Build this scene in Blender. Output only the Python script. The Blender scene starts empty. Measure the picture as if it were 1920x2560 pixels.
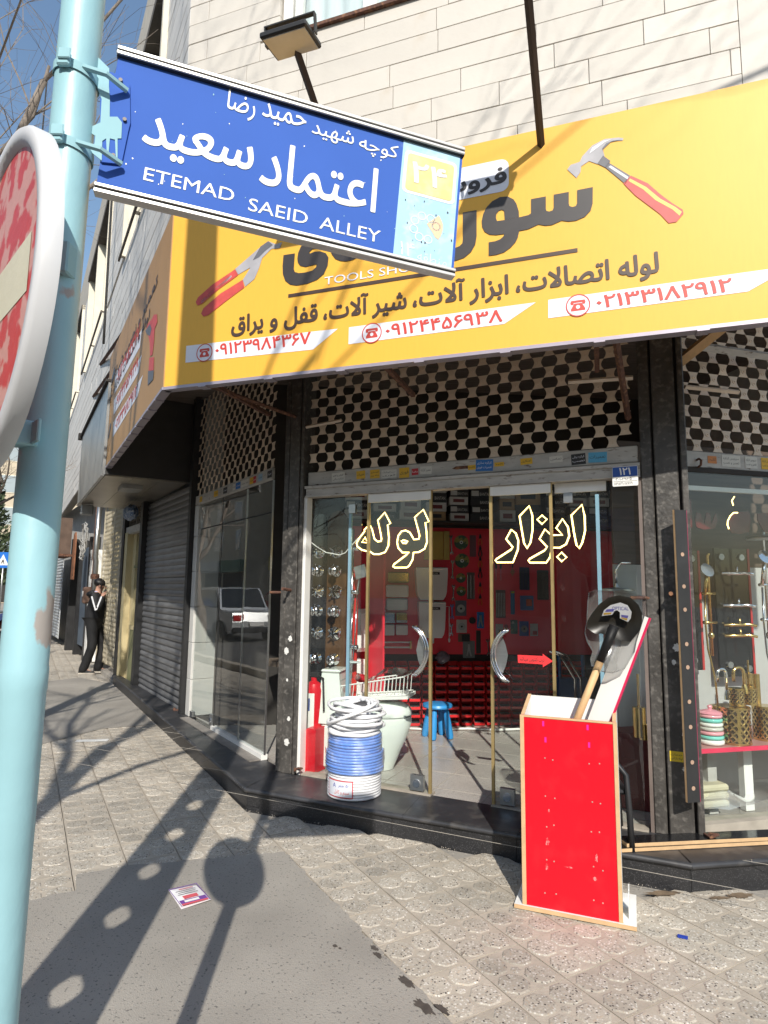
import bpy, math, random
import numpy as np
from mathutils.geometry import delaunay_2d_cdt
from mathutils import Matrix, Vector
random.seed(7)
R = math.radians
S = bpy.context.scene
COL = S.collection

# ------------------------------------------------------------------ camera
CF, CH = 1560.0, 1.6                      # focal length in photo pixels (photo 1920 x 2560), eye height
cam_d = bpy.data.cameras.new('camera'); cam = bpy.data.objects.new('camera', cam_d); COL.objects.link(cam)
cam_d.sensor_fit = 'VERTICAL'; cam_d.sensor_height = 36.0; cam_d.lens = CF / 2560.0 * 36.0
cam_d.clip_start = 0.05; cam_d.clip_end = 600.0
_p, _r = math.atan(.125), R(.7)
FWD = Vector((0, math.cos(_p), math.sin(_p)))
_u0 = Vector((0, -math.sin(_p), math.cos(_p))); _r0 = Vector((1, 0, 0))
RT = _r0 * math.cos(_r) + _u0 * math.sin(_r); UP = _u0 * math.cos(_r) - _r0 * math.sin(_r)
CP = Vector((0, 0, CH))
cm = Matrix((RT, UP, -FWD)).transposed().to_4x4(); cm.translation = CP
cam.matrix_world = cm
S.camera = cam
cam_d.dof.use_dof = False

# ------------------------------------------------------------------ light
SUN_AZ, SUN_EL = 3.6, 36.5                # degrees: sun stands behind the camera, a little to its right
w = bpy.data.worlds.new('World'); S.world = w; w.use_nodes = True
nt = w.node_tree; bg = nt.nodes['Background']
sky = nt.nodes.new('ShaderNodeTexSky'); sky.sky_type = 'NISHITA'; sky.sun_disc = False
sky.sun_elevation = R(SUN_EL); sky.sun_rotation = R(180 - SUN_AZ)
sky.air_density = 1.5; sky.dust_density = 1.0; sky.ozone_density = 3.0
nt.links.new(sky.outputs[0], bg.inputs[0]); bg.inputs[1].default_value = 0.15
sd = bpy.data.lights.new('sun', 'SUN'); sd.energy = 5.0; sd.angle = R(.53); sd.color = (1, .95, .86)
so = bpy.data.objects.new('sun', sd); COL.objects.link(so)
to_sun = Vector((math.sin(R(SUN_AZ)) * math.cos(R(SUN_EL)), -math.cos(R(SUN_AZ)) * math.cos(R(SUN_EL)), math.sin(R(SUN_EL))))
so.rotation_euler = to_sun.to_track_quat('Z', 'Y').to_euler()
S.view_settings.view_transform = 'Standard'; S.view_settings.look = 'None'
S.view_settings.exposure = 0.14; S.view_settings.gamma = 1.0; S.view_settings.use_curve_mapping = False
S.render.engine = 'CYCLES'
S.cycles.max_bounces = 10; S.cycles.transparent_max_bounces = 24; S.cycles.glossy_bounces = 4
S.cycles.caustics_reflective = False; S.cycles.caustics_refractive = False
S.cycles.sample_clamp_indirect = 6.0

# ------------------------------------------------------------------ helpers: frames
def ray(x, y):
    return RT * ((x - 960) / CF) - UP * ((y - 1280) / CF) + FWD
class Fr:
    """local frame of an upright plane: x along it, y into it (away from the street), z up"""
    def __init__(s, x, y, az, z=0.0):
        s.o = Vector((x, y, z)); s.az = R(az)
        s.dx = Vector((math.cos(s.az), math.sin(s.az), 0)); s.dy = Vector((-math.sin(s.az), math.cos(s.az), 0))
        s.M = Matrix.Translation(s.o) @ Matrix.Rotation(s.az, 4, 'Z')
    def px(s, x, y, w=0.0):
        d = ray(x, y); q = s.o + s.dy * w
        t = (q - CP).dot(s.dy) / d.dot(s.dy); P = CP + d * t - s.o
        return (P.dot(s.dx), P.z)
    def W(s, u, w, z): return s.o + s.dx * u + s.dy * w + Vector((0, 0, z))
    def loc(s, P): q = Vector(P) - s.o; return (q.dot(s.dx), q.dot(s.dy), q.z)
    def sub(s, u, w, z, daz=0.0):
        P = s.W(u, w, z); return Fr(P.x, P.y, math.degrees(s.az) + daz, P.z)
def gpx(x, y, z=0.0):
    d = ray(x, y); t = (z - CP.z) / d.z; P = CP + d * t
    return (P.x, P.y)
W0 = Fr(0, 0, 0)
# measured planes of the corner shop
FF = Fr(-.64, 5.16, -25.8)      # door facet: glass line, u 0 .. 2.58
LF = Fr(-.93, 5.44, -56.5)      # facet along the street, u runs from far (negative) to 0 at the corner
RF = Fr(1.95, 4.04, 14.0)       # right facet
BF = Fr(-1.58, 4.29, -19.2)     # big yellow board, front
BL = Fr(-3.42, 7.48, -60.05)    # yellow board, street side: u 0 (far) .. 3.68 (corner)
UF = Fr(-1.97, 5.50, -19.35)    # marble wall above the shop
UL = Fr(-1.97, 5.50, -59.6)     # upper facade along the street, u negative to the far end
KF = Fr(.28, 7.07, 5.25)        # back wall of the shop
SF = Fr(-.49, 1.12, 15.6)       # street name plate
XF = Fr(.735, 3.40, -21.5)      # red box
ST = .15                        # height of the granite step

# ------------------------------------------------------------------ helpers: things, parts
def prop(o, label=None, cat=None, group=None, kind=None):
    if label: o['label'] = label
    if cat: o['category'] = cat
    if group: o['group'] = group
    if kind: o['kind'] = kind
    return o
def thing(name, label, cat, fr=W0, p=(0, 0, 0), rz=0.0, group=None, kind=None):
    o = bpy.data.objects.new(name, None); COL.objects.link(o); o.empty_display_size = .1
    o.matrix_world = fr.M @ Matrix.Translation(p) @ Matrix.Rotation(R(rz), 4, 'Z')
    return prop(o, label, cat, group, kind)
class MB:
    def __init__(s): s.v = []; s.f = []; s.m = []; s.cm = 0
    def add(s, vs, fs, M=None):
        n = len(s.v)
        for p in vs:
            p = Vector(p)
            if M is not None: p = M @ p
            s.v.append(p)
        for f in fs: s.f.append([i + n for i in f]); s.m.append(s.cm)
        return s
    def box(s, x0, x1, y0, y1, z0, z1, M=None):
        return s.add([(x0, y0, z0), (x1, y0, z0), (x1, y1, z0), (x0, y1, z0), (x0, y0, z1), (x1, y0, z1), (x1, y1, z1), (x0, y1, z1)],
                     [(0, 3, 2, 1), (4, 5, 6, 7), (0, 1, 5, 4), (1, 2, 6, 5), (2, 3, 7, 6), (3, 0, 4, 7)], M)
    def bbox(s, x0, x1, y0, y1, z0, z1, b=.01, M=None):
        """box with chamfered edges"""
        b = min(b, (x1 - x0) * .49, (y1 - y0) * .49, (z1 - z0) * .49)
        X = (x0, x1); Y = (y0, y1); Z = (z0, z1); vs = []; idx = {}
        for i in (0, 1):
            for j in (0, 1):
                for k in (0, 1):
                    a, c, d = X[i], Y[j], Z[k]; sx, sy, sz = (b, -b)[i], (b, -b)[j], (b, -b)[k]
                    for ax, p in enumerate(((a, c + sy, d + sz), (a + sx, c, d + sz), (a + sx, c + sy, d))):
                        idx[i, j, k, ax] = len(vs); vs.append(p)
        g = lambda i, j, k, a: idx[i, j, k, a]
        fs = []
        for i in (0, 1): q = [g(i, 0, 0, 0), g(i, 1, 0, 0), g(i, 1, 1, 0), g(i, 0, 1, 0)]; fs.append(q if i else q[::-1])
        for j in (0, 1): q = [g(0, j, 0, 1), g(1, j, 0, 1), g(1, j, 1, 1), g(0, j, 1, 1)]; fs.append(q[::-1] if j else q)
        for k in (0, 1): q = [g(0, 0, k, 2), g(1, 0, k, 2), g(1, 1, k, 2), g(0, 1, k, 2)]; fs.append(q if k else q[::-1])
        for j in (0, 1):
            for k in (0, 1): fs.append([g(0, j, k, 1), g(1, j, k, 1), g(1, j, k, 2), g(0, j, k, 2)])
        for i in (0, 1):
            for k in (0, 1): fs.append([g(i, 0, k, 0), g(i, 1, k, 0), g(i, 1, k, 2), g(i, 0, k, 2)])
        for i in (0, 1):
            for j in (0, 1): fs.append([g(i, j, 0, 0), g(i, j, 1, 0), g(i, j, 1, 1), g(i, j, 0, 1)])
        for i in (0, 1):
            for j in (0, 1):
                for k in (0, 1): fs.append([g(i, j, k, 0), g(i, j, k, 1), g(i, j, k, 2)])
        return s.add(vs, fs, M)
    def prism(s, poly, y0, y1, M=None):
        """polygon in x,z extruded along y"""
        n = len(poly)
        a = sum(poly[i][0] * poly[(i + 1) % n][1] - poly[(i + 1) % n][0] * poly[i][1] for i in range(n))
        if a < 0: poly = poly[::-1]
        vs = [(p[0], y0, p[1]) for p in poly] + [(p[0], y1, p[1]) for p in poly]
        fs = [list(range(n)), list(range(2 * n - 1, n - 1, -1))]
        for i in range(n): j = (i + 1) % n; fs.append((j, i, n + i, n + j))
        return s.add(vs, fs, M)
    def slab(s, poly, z0, z1, M=None):
        """polygon in x,y extruded along z"""
        n = len(poly)
        a = sum(poly[i][0] * poly[(i + 1) % n][1] - poly[(i + 1) % n][0] * poly[i][1] for i in range(n))
        if a < 0: poly = poly[::-1]
        vs = [(p[0], p[1], z0) for p in poly] + [(p[0], p[1], z1) for p in poly]
        fs = [list(range(n - 1, -1, -1)), list(range(n, 2 * n))]
        for i in range(n): j = (i + 1) % n; fs.append((i, j, n + j, n + i))
        return s.add(vs, fs, M)
    def sheet(s, poly, y=0.0, M=None):
        n = len(poly)
        a = sum(poly[i][0] * poly[(i + 1) % n][1] - poly[(i + 1) % n][0] * poly[i][1] for i in range(n))
        if a < 0: poly = poly[::-1]
        return s.add([(p[0], y, p[1]) for p in poly], [list(range(n))], M)
    def flat(s, poly, z=0.0, M=None):
        n = len(poly)
        a = sum(poly[i][0] * poly[(i + 1) % n][1] - poly[(i + 1) % n][0] * poly[i][1] for i in range(n))
        if a < 0: poly = poly[::-1]
        return s.add([(p[0], p[1], z) for p in poly], [list(range(n))], M)
    def tube(s, pts, r, n=8, closed=False, M=None):
        pts = [Vector(p) for p in pts]; m = len(pts); rs = r if isinstance(r, (list, tuple)) else [r] * m
        vs = []; fs = []; ref = None
        for i, p in enumerate(pts):
            a = pts[i - 1] if (i or closed) else p; b = pts[(i + 1) % m] if (i < m - 1 or closed) else p
            t = (b - a); t = t.normalized() if t.length > 1e-9 else Vector((0, 0, 1))
            if ref is None: ref = Vector((0, 0, 1)) if abs(t.z) < .9 else Vector((1, 0, 0))
            x = (ref - t * ref.dot(t)); x = x.normalized() if x.length > 1e-6 else t.orthogonal().normalized()
            ref = x; y = t.cross(x)
            for k in range(n): q = 2 * math.pi * k / n; vs.append(p + (x * math.cos(q) + y * math.sin(q)) * rs[i])
        for i in range(m if closed else m - 1):
            j = (i + 1) % m
            for k in range(n): l = (k + 1) % n; fs.append((i * n + k, i * n + l, j * n + l, j * n + k))
        if not closed: fs.append(list(range(n - 1, -1, -1))); fs.append([(m - 1) * n + k for k in range(n)])
        return s.add(vs, fs, M)
    def lathe(s, prof, n=24, c=(0, 0, 0), M=None, sx=1.0, sy=1.0):
        vs = []; fs = []; m = len(prof)
        for r, z in prof:
            for k in range(n): q = 2 * math.pi * k / n; vs.append((c[0] + r * math.cos(q) * sx, c[1] + r * math.sin(q) * sy, c[2] + z))
        for i in range(m - 1):
            for k in range(n): l = (k + 1) % n; fs.append((i * n + k, i * n + l, (i + 1) * n + l, (i + 1) * n + k))
        if prof[0][0] > 1e-6: fs.append(list(range(n - 1, -1, -1)))
        if prof[-1][0] > 1e-6: fs.append([(m - 1) * n + k for k in range(n)])
        return s.add(vs, fs, M)
    def ball(s, c, rx, ry=None, rz=None, n=14, k=8, M=None):
        ry = ry or rx; rz = rz or rx
        T = Matrix.Translation(c) @ Matrix.Diagonal((rx, ry, rz, 1))
        if M is not None: T = M @ T
        return s.lathe([(max(1e-7, math.sin(math.pi * i / k)), -math.cos(math.pi * i / k)) for i in range(k + 1)], n, (0, 0, 0), T)
    def disc(s, cx, cz, r, y0, y1, n=20, M=None, rz=None):
        rz = rz or r
        return s.prism([(cx + r * math.cos(2 * math.pi * i / n), cz + rz * math.sin(2 * math.pi * i / n)) for i in range(n)], y0, y1, M)
    def mesh(s, name, mats, smooth=False):
        me = bpy.data.meshes.new(name); me.from_pydata([tuple(v) for v in s.v], [], s.f)
        for m in (mats if isinstance(mats, (list, tuple)) else [mats]): me.materials.append(m)
        if any(s.m): me.polygons.foreach_set('material_index', s.m)
        if smooth:
            me.polygons.foreach_set('use_smooth', [True] * len(me.polygons))
            if smooth is not True: me.set_sharp_from_angle(angle=R(smooth))
        me.update(); return me
    def build(s, name, mats, parent=None, smooth=False, fr=None, p=None, label=None, cat=None, group=None, kind=None):
        return place(s.mesh(name, mats, smooth), name, parent, fr, p, 0, label, cat, group, kind)
def place(me, name, parent=None, fr=None, p=None, rz=0.0, label=None, cat=None, group=None, kind=None, M=None):
    o = bpy.data.objects.new(name, me); COL.objects.link(o)
    X = M if M is not None else Matrix.Identity(4)
    if p is not None: X = Matrix.Translation(p) @ Matrix.Rotation(R(rz), 4, 'Z') @ X
    if fr is not None: X = fr.M @ X
    if parent is not None: o.parent = parent
    o.matrix_local = X
    return prop(o, label, cat, group, kind)
def copy_tree(o, parent=None):
    c = o.copy(); COL.objects.link(c); c.parent = parent
    for ch in list(o.children): copy_tree(ch, c)
    return c

# ------------------------------------------------------------------ helpers: materials
def mat(name, col, rough=.6, metal=0.0, var=.12, scale=6.0, bump=0.0, bscale=None, col2=None, mix=(.45, .6), mscale=None,
        spec=None, rnd=0.0, emit=0.0, alpha=1.0, trans=0.0, stretch=None, coat=0.0, det=4.0):
    """procedural paint: base colour with noise variation, an optional second colour in worn patches, fine relief"""
    m = bpy.data.materials.new(name); m.use_nodes = True; t = m.node_tree; N = t.nodes; L = t.links
    b = N['Principled BSDF']; b.inputs['Roughness'].default_value = rough; b.inputs['Metallic'].default_value = metal
    if spec is not None: b.inputs['Specular IOR Level'].default_value = spec
    if coat: b.inputs['Coat Weight'].default_value = coat
    if trans: b.inputs['Transmission Weight'].default_value = trans
    b.inputs['Alpha'].default_value = alpha
    tc = N.new('ShaderNodeTexCoord'); src = tc.outputs['Object']
    if stretch:
        mp = N.new('ShaderNodeMapping'); mp.inputs['Scale'].default_value = stretch; L.new(src, mp.inputs[0]); src = mp.outputs[0]
    def noise(sc, d=det):
        n = N.new('ShaderNodeTexNoise'); n.inputs['Scale'].default_value = sc; n.inputs['Detail'].default_value = d
        L.new(src, n.inputs['Vector']); return n
    n1 = noise(scale)
    r = N.new('ShaderNodeMapRange'); r.inputs[1].default_value = .25; r.inputs[2].default_value = .75
    r.inputs[3].default_value = 1 - var; r.inputs[4].default_value = 1 + var; L.new(n1.outputs[0], r.inputs[0])
    v = r.outputs[0]
    if rnd:
        oi = N.new('ShaderNodeObjectInfo'); rr = N.new('ShaderNodeMapRange'); rr.inputs[3].default_value = 1 - rnd; rr.inputs[4].default_value = 1 + rnd
        L.new(oi.outputs['Random'], rr.inputs[0]); mu = N.new('ShaderNodeMath'); mu.operation = 'MULTIPLY'
        L.new(v, mu.inputs[0]); L.new(rr.outputs[0], mu.inputs[1]); v = mu.outputs[0]
    hs = N.new('ShaderNodeHueSaturation'); hs.inputs['Color'].default_value = (*col, 1); L.new(v, hs.inputs['Value'])
    c = hs.outputs[0]
    if col2:
        n2 = noise(mscale or scale * 2.3, 6); cr = N.new('ShaderNodeMapRange'); cr.inputs[1].default_value = mix[0]; cr.inputs[2].default_value = mix[1]
        L.new(n2.outputs[0], cr.inputs[0]); mx = N.new('ShaderNodeMix'); mx.data_type = 'RGBA'
        L.new(cr.outputs[0], mx.inputs[0]); L.new(c, mx.inputs[6]); mx.inputs[7].default_value = (*col2, 1); c = mx.outputs[2]
    L.new(c, b.inputs['Base Color'])
    if emit: L.new(c, b.inputs['Emission Color']); b.inputs['Emission Strength'].default_value = emit
    if bump:
        n3 = noise(bscale or scale * 4); bp = N.new('ShaderNodeBump'); bp.inputs['Strength'].default_value = bump; bp.inputs['Distance'].default_value = .01
        L.new(n3.outputs[0], bp.inputs['Height']); L.new(bp.outputs[0], b.inputs['Normal'])
    return m
def glassmat(name, tint=(.93, .97, .95), ior=1.5, rough=0.0, dirt=.04, gain=1.0):
    """thin pane: mirror by Fresnel on the outer face, clear behind; dust as a faint diffuse film"""
    m = bpy.data.materials.new(name); m.use_nodes = True; t = m.node_tree; N = t.nodes; L = t.links
    N.remove(N['Principled BSDF']); out = N['Material Output']
    tr = N.new('ShaderNodeBsdfTransparent'); tr.inputs[0].default_value = (*tint, 1)
    gl = N.new('ShaderNodeBsdfGlossy'); gl.inputs['Roughness'].default_value = rough; gl.inputs[0].default_value = (1, 1, 1, 1)
    df = N.new('ShaderNodeBsdfDiffuse'); df.inputs[0].default_value = (.75, .75, .72, 1)
    tc = N.new('ShaderNodeTexCoord'); n = N.new('ShaderNodeTexNoise'); n.inputs['Scale'].default_value = 3.0; n.inputs['Detail'].default_value = 8
    L.new(tc.outputs['Object'], n.inputs['Vector'])
    mr = N.new('ShaderNodeMapRange'); mr.inputs[1].default_value = .35; mr.inputs[2].default_value = .8; mr.inputs[3].default_value = dirt * .3; mr.inputs[4].default_value = dirt * 1.6
    L.new(n.outputs[0], mr.inputs[0])
    n2 = N.new('ShaderNodeTexNoise'); n2.inputs['Scale'].default_value = 1.3; n2.inputs['Detail'].default_value = 1
    L.new(tc.outputs['Object'], n2.inputs['Vector']); bp = N.new('ShaderNodeBump'); bp.inputs['Strength'].default_value = .06; bp.inputs['Distance'].default_value = .05
    L.new(n2.outputs[0], bp.inputs['Height']); L.new(bp.outputs[0], gl.inputs['Normal'])
    fr = N.new('ShaderNodeFresnel'); fr.inputs[0].default_value = ior
    g2 = N.new('ShaderNodeMath'); g2.operation = 'MULTIPLY'; g2.inputs[1].default_value = 1.7 * gain; g2.use_clamp = True; L.new(fr.outputs[0], g2.inputs[0])
    m1 = N.new('ShaderNodeMixShader'); L.new(mr.outputs[0], m1.inputs[0]); L.new(tr.outputs[0], m1.inputs[1]); L.new(df.outputs[0], m1.inputs[2])
    m2 = N.new('ShaderNodeMixShader'); L.new(g2.outputs[0], m2.inputs[0]); L.new(m1.outputs[0], m2.inputs[1]); L.new(gl.outputs[0], m2.inputs[2])
    ge = N.new('ShaderNodeNewGeometry'); tb = N.new('ShaderNodeBsdfTransparent')
    m3 = N.new('ShaderNodeMixShader'); L.new(ge.outputs['Backfacing'], m3.inputs[0]); L.new(m2.outputs[0], m3.inputs[1]); L.new(tb.outputs[0], m3.inputs[2])
    L.new(m3.outputs[0], out.inputs[0]); return m
def emat(name, col, s):
    m = bpy.data.materials.new(name); m.use_nodes = True; b = m.node_tree.nodes['Principled BSDF']
    b.inputs['Base Color'].default_value = (*col, 1); b.inputs['Emission Color'].default_value = (*col, 1); b.inputs['Emission Strength'].default_value = s
    return m
def terrazzo(name, base, chips, scale, bump=.5, rough=.8, rnd=.06, dark=.35):
    """washed aggregate: coloured chips in cement"""
    m = bpy.data.materials.new(name); m.use_nodes = True; t = m.node_tree; N = t.nodes; L = t.links
    b = N['Principled BSDF']; b.inputs['Roughness'].default_value = rough
    tc = N.new('ShaderNodeTexCoord'); src = N.new('ShaderNodeVectorMath'); src.operation = 'ADD'
    oi = N.new('ShaderNodeObjectInfo'); L.new(tc.outputs['Object'], src.inputs[0]); L.new(oi.outputs['Location'], src.inputs[1])
    v = N.new('ShaderNodeTexVoronoi'); v.inputs['Scale'].default_value = scale; L.new(src.outputs[0], v.inputs['Vector'])
    sp = N.new('ShaderNodeSeparateColor'); L.new(v.outputs['Color'], sp.inputs[0])
    cr = N.new('ShaderNodeValToRGB'); cr.color_ramp.interpolation = 'CONSTANT'; el = cr.color_ramp.elements
    while len(el) < len(chips): el.new(.5)
    for e, (pos, c) in zip(el, chips): e.position = pos; e.color = (*c, 1)
    L.new(sp.outputs[0], cr.inputs[0])
    ds = N.new('ShaderNodeMapRange'); ds.inputs[1].default_value = .38; ds.inputs[2].default_value = .55; L.new(v.outputs['Distance'], ds.inputs[0])
    mx = N.new('ShaderNodeMix'); mx.data_type = 'RGBA'; L.new(ds.outputs[0], mx.inputs[0]); L.new(cr.outputs[0], mx.inputs[6]); mx.inputs[7].default_value = (*base, 1)
    n = N.new('ShaderNodeTexNoise'); n.inputs['Scale'].default_value = 2.2; n.inputs['Detail'].default_value = 6; L.new(src.outputs[0], n.inputs['Vector'])
    mr = N.new('ShaderNodeMapRange'); mr.inputs[1].default_value = .3; mr.inputs[2].default_value = .7; mr.inputs[3].default_value = 1 - dark * .6; mr.inputs[4].default_value = 1 + dark * .35; L.new(n.outputs[0], mr.inputs[0])
    rr = N.new('ShaderNodeMapRange'); rr.inputs[3].default_value = 1 - rnd; rr.inputs[4].default_value = 1 + rnd; L.new(oi.outputs['Random'], rr.inputs[0])
    mu = N.new('ShaderNodeMath'); mu.operation = 'MULTIPLY'; L.new(mr.outputs[0], mu.inputs[0]); L.new(rr.outputs[0], mu.inputs[1])
    hs = N.new('ShaderNodeHueSaturation'); L.new(mx.outputs[2], hs.inputs['Color']); L.new(mu.outputs[0], hs.inputs['Value']); L.new(hs.outputs[0], b.inputs['Base Color'])
    bp = N.new('ShaderNodeBump'); bp.inputs['Strength'].default_value = bump; bp.inputs['Distance'].default_value = .004; bp.invert = True
    L.new(v.outputs['Distance'], bp.inputs['Height']); L.new(bp.outputs[0], b.inputs['Normal'])
    return m

# ------------------------------------------------------------------ helpers: Persian lettering
_FM = {}
def _reg(chars, base, n=4):
    c = base
    for ch in chars: _FM[ch] = tuple(c + i for i in range(n)); c += n
_reg('ا', 0xFE8D, 2); _reg('آ', 0xFE81, 2); _reg('ب', 0xFE8F); _reg('ت', 0xFE95); _reg('جحخ', 0xFE9D); _reg('دذرز', 0xFEA9, 2)
_reg('سشصضطظعغفق', 0xFEB1); _reg('لمن', 0xFEDD); _reg('ه', 0xFEE9); _reg('و', 0xFEED, 2)
_reg('پ', 0xFB56); _reg('چ', 0xFB7A); _reg('ژ', 0xFB8A, 2); _reg('ک', 0xFB8E); _reg('گ', 0xFB92); _reg('ی', 0xFBFC)
def shape(s):
    out = []; i = 0
    dual = lambda ch: ch in _FM and len(_FM[ch]) == 4
    prev = False
    while i < len(s):
        ch = s[i]
        if ch == 'ل' and i + 1 < len(s) and s[i + 1] in 'اآ':
            out.append(chr({'ا': 0xFEFB, 'آ': 0xFEF5}[s[i + 1]] + (1 if prev else 0))); prev = False; i += 2; continue
        if ch in _FM:
            f = _FM[ch]; nxt = i + 1 < len(s) and s[i + 1] in _FM and len(f) == 4
            k = (3 if nxt else 1) if prev else (2 if nxt else 0)
            out.append(chr(f[k])); prev = nxt
        else: out.append(ch); prev = False
        i += 1
    out = out[::-1]; res = []; run = []
    for ch in out:
        if ch in '۰۱۲۳۴۵۶۷۸۹': run.append(ch)
        else: res += run[::-1]; run = []; res.append(ch)
    return ''.join(res + run[::-1])
_TC = {}
def tmesh(s, bold=0.0, ext=0.0):
    """lettering as a triangle mesh in the x,z plane, 1 unit font size (outlines filled by winding number)"""
    if (s, bold, ext) in _TC: return _TC[s, bold, ext]
    c = bpy.data.curves.new('t', 'FONT'); c.body = s if s.isascii() else shape(s); c.offset = bold; c.dimensions = '2D'; c.fill_mode = 'NONE'; c.resolution_u = 3
    o = bpy.data.objects.new('t', c); COL.objects.link(o)
    dg = bpy.context.evaluated_depsgraph_get(); me = o.evaluated_get(dg).to_mesh()
    V = [Vector((v.co.x, v.co.y)) for v in me.vertices]; E = [tuple(e.vertices) for e in me.edges]
    o.evaluated_get(dg).to_mesh_clear(); bpy.data.objects.remove(o); bpy.data.curves.remove(c)
    # follow each outline in one direction
    nb = {}
    for p, q in E: nb.setdefault(p, []).append(q); nb.setdefault(q, []).append(p)
    seen = set(); loops = []
    for st in range(len(V)):
        if st in seen or len(nb.get(st, [])) != 2: continue
        L = [st]; seen.add(st); cur = min(nb[st]) if st + 1 not in nb[st] else st + 1
        while cur not in seen:
            seen.add(cur); L.append(cur); nx = [k for k in nb[cur] if k not in seen]
            if not nx: break
            cur = nx[0]
        loops.append(L)
    ed = [(L[i], L[(i + 1) % len(L)]) for L in loops for i in range(len(L))]
    r_ = delaunay_2d_cdt(V, ed, [], 0, 1e-6)
    W, T = r_[0], r_[2]
    A = np.array([[V[p].x, V[p].y] for p, q in ed]); B = np.array([[V[q].x, V[q].y] for p, q in ed])
    C = np.array([[sum(W[i].x for i in t) / 3, sum(W[i].y for i in t) / 3] for t in T])
    px_, py_ = C[:, :1], C[:, 1:]
    cr = (B[:, 0] - A[:, 0]) * (py_ - A[:, 1]) - (px_ - A[:, 0]) * (B[:, 1] - A[:, 1])
    wn = ((A[:, 1] <= py_) & (B[:, 1] > py_) & (cr > 0)).sum(1) - ((A[:, 1] > py_) & (B[:, 1] <= py_) & (cr < 0)).sum(1)
    fs = [tuple(t) for t, k in zip(T, wn) if k != 0]
    vs = [(v.x, 0.0, v.y) for v in W]
    x0 = min(v[0] for v in vs); x1 = max(v[0] for v in vs); z0 = min(v[2] for v in vs); z1 = max(v[2] for v in vs)
    _TC[s, bold, ext] = (vs, fs, x0, x1, z0, z1); return _TC[s, bold, ext]
def text(s, u0, u1, zb, zt, y, m, parent=None, fr=None, p=None, bold=0.0, fit='box', name='lettering', label=None):
    """lettering filling u0..u1; fit='box': ink box zb..zt, fit='line': baseline zb and tall-letter top zt; bold thickens the strokes"""
    lat = s.isascii(); vs, fs, x0, x1, z0, z1 = tmesh(s, bold if lat else 0.0)
    bd = 0.0 if lat else bold
    x0 -= bd; x1 += bd; z0 -= bd; z1 += bd
    kx = (u1 - u0) / (x1 - x0)
    kz = (zt - zb) / (z1 - z0) if fit == 'box' else (zt - zb) / .714
    b = MB(); sub = z0 if fit == 'box' else 0.0
    for i, (dx, dz) in enumerate([(0, 0)] if not bd else [(0, 0), (1, 0), (-1, 0), (0, 1), (0, -1), (.7, .7), (-.7, .7), (.7, -.7), (-.7, -.7)]):
        b.add([(u0 + (v[0] + dx * bd - x0) * kx, y - .00004 * i, zb + (v[2] + dz * bd - sub) * kz) for v in vs], fs)
    return b.build(name, m, parent, fr=fr, p=p, label=label)
# ------------------------------------------------------------------ materials
M_cement = mat('cement', (.30, .275, .24), .92, var=.25, scale=1.6, bump=.4, bscale=60)
M_asph = mat('asphalt', (.30, .275, .24), .9, var=.20, scale=1.4, bump=.4, bscale=170, col2=(.13, .12, .11), mix=(.60, .68), mscale=75)
M_road = mat('road asphalt', (.085, .083, .08), .92, var=.2, scale=.7, bump=.5, bscale=120)
CH_ = [(0, (.46, .42, .355)), (.30, (.37, .33, .275)), (.5, (.60, .56, .50)), (.70, (.22, .195, .165)), (.84, (.06, .05, .045)), (.91, (.42, .34, .26))]
M_terr = terrazzo('washed aggregate', (.41, .365, .30), CH_, 105, .25, .85, .10, .45)
M_tile = mat('tile cement', (.40, .35, .285), .9, var=.20, scale=5, bump=.25, bscale=80, rnd=.10, col2=(.33, .285, .225), mix=(.5, .85), mscale=3)
M_gran = terrazzo('black granite', (.022, .022, .024), [(0, (.016, .016, .018)), (.5, (.03, .03, .033)), (.8, (.065, .065, .07)), (.93, (.11, .11, .115))], 230, .05, .42, .08, .5)
M_gpol = mat('polished granite', (.035, .035, .038), .42, var=.45, scale=4, col2=(.12, .11, .10), mix=(.52, .8), mscale=7, bump=.05, rnd=.1)
M_nose = mat('granite edge', (.03, .03, .032), .3, var=.3, scale=9)
M_floor = terrazzo('shop floor', (.40, .37, .34), [(0, (.37, .345, .315)), (.5, (.47, .44, .405)), (.85, (.18, .165, .15))], 160, .03, .3, .08)
M_marble = mat('cream marble', (.575, .535, .478), .6, var=.06, scale=2.0, col2=(.52, .455, .375), mix=(.60, .85), mscale=3.4, bump=.10, bscale=20, rnd=.045)
M_joint = mat('wall mortar', (.42, .385, .335), .95, var=.1)
M_siding = mat('white stone strip', (.62, .60, .57), .6, var=.06, scale=3, rnd=.05)
M_cream = mat('cream window paint', (.70, .64, .52), .5, var=.06)
M_reveal = mat('brown window reveal', (.10, .085, .07), .8, var=.2)
M_blk = mat('worn black paint', (.060, .055, .050), .5, var=.5, scale=7, col2=(.165, .152, .137), mix=(.52, .78), mscale=30, bump=.35, bscale=40)
M_blk2 = mat('black paint', (.02, .02, .021), .5, var=.3, scale=6, bump=.1)
M_rust = mat('rusty steel', (.10, .045, .03), .85, var=.4, scale=14, col2=(.25, .12, .06), mix=(.5, .7), bump=.3)
M_shut = mat('cream shutter enamel', (.70, .58, .46), .5, var=.16, scale=5, col2=(.09, .06, .045), mix=(.66, .76), mscale=13, bump=.15, rnd=.13)
M_rail = mat('grey-white rail paint', (.45, .43, .40), .55, var=.2, scale=6, col2=(.14, .10, .075), mix=(.60, .72), mscale=16, bump=.15, stretch=(1, 1, 3))
M_alum = mat('brushed aluminium', (.42, .43, .43), .34, metal=.9, var=.12, scale=3, stretch=(1, 1, 14))
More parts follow.
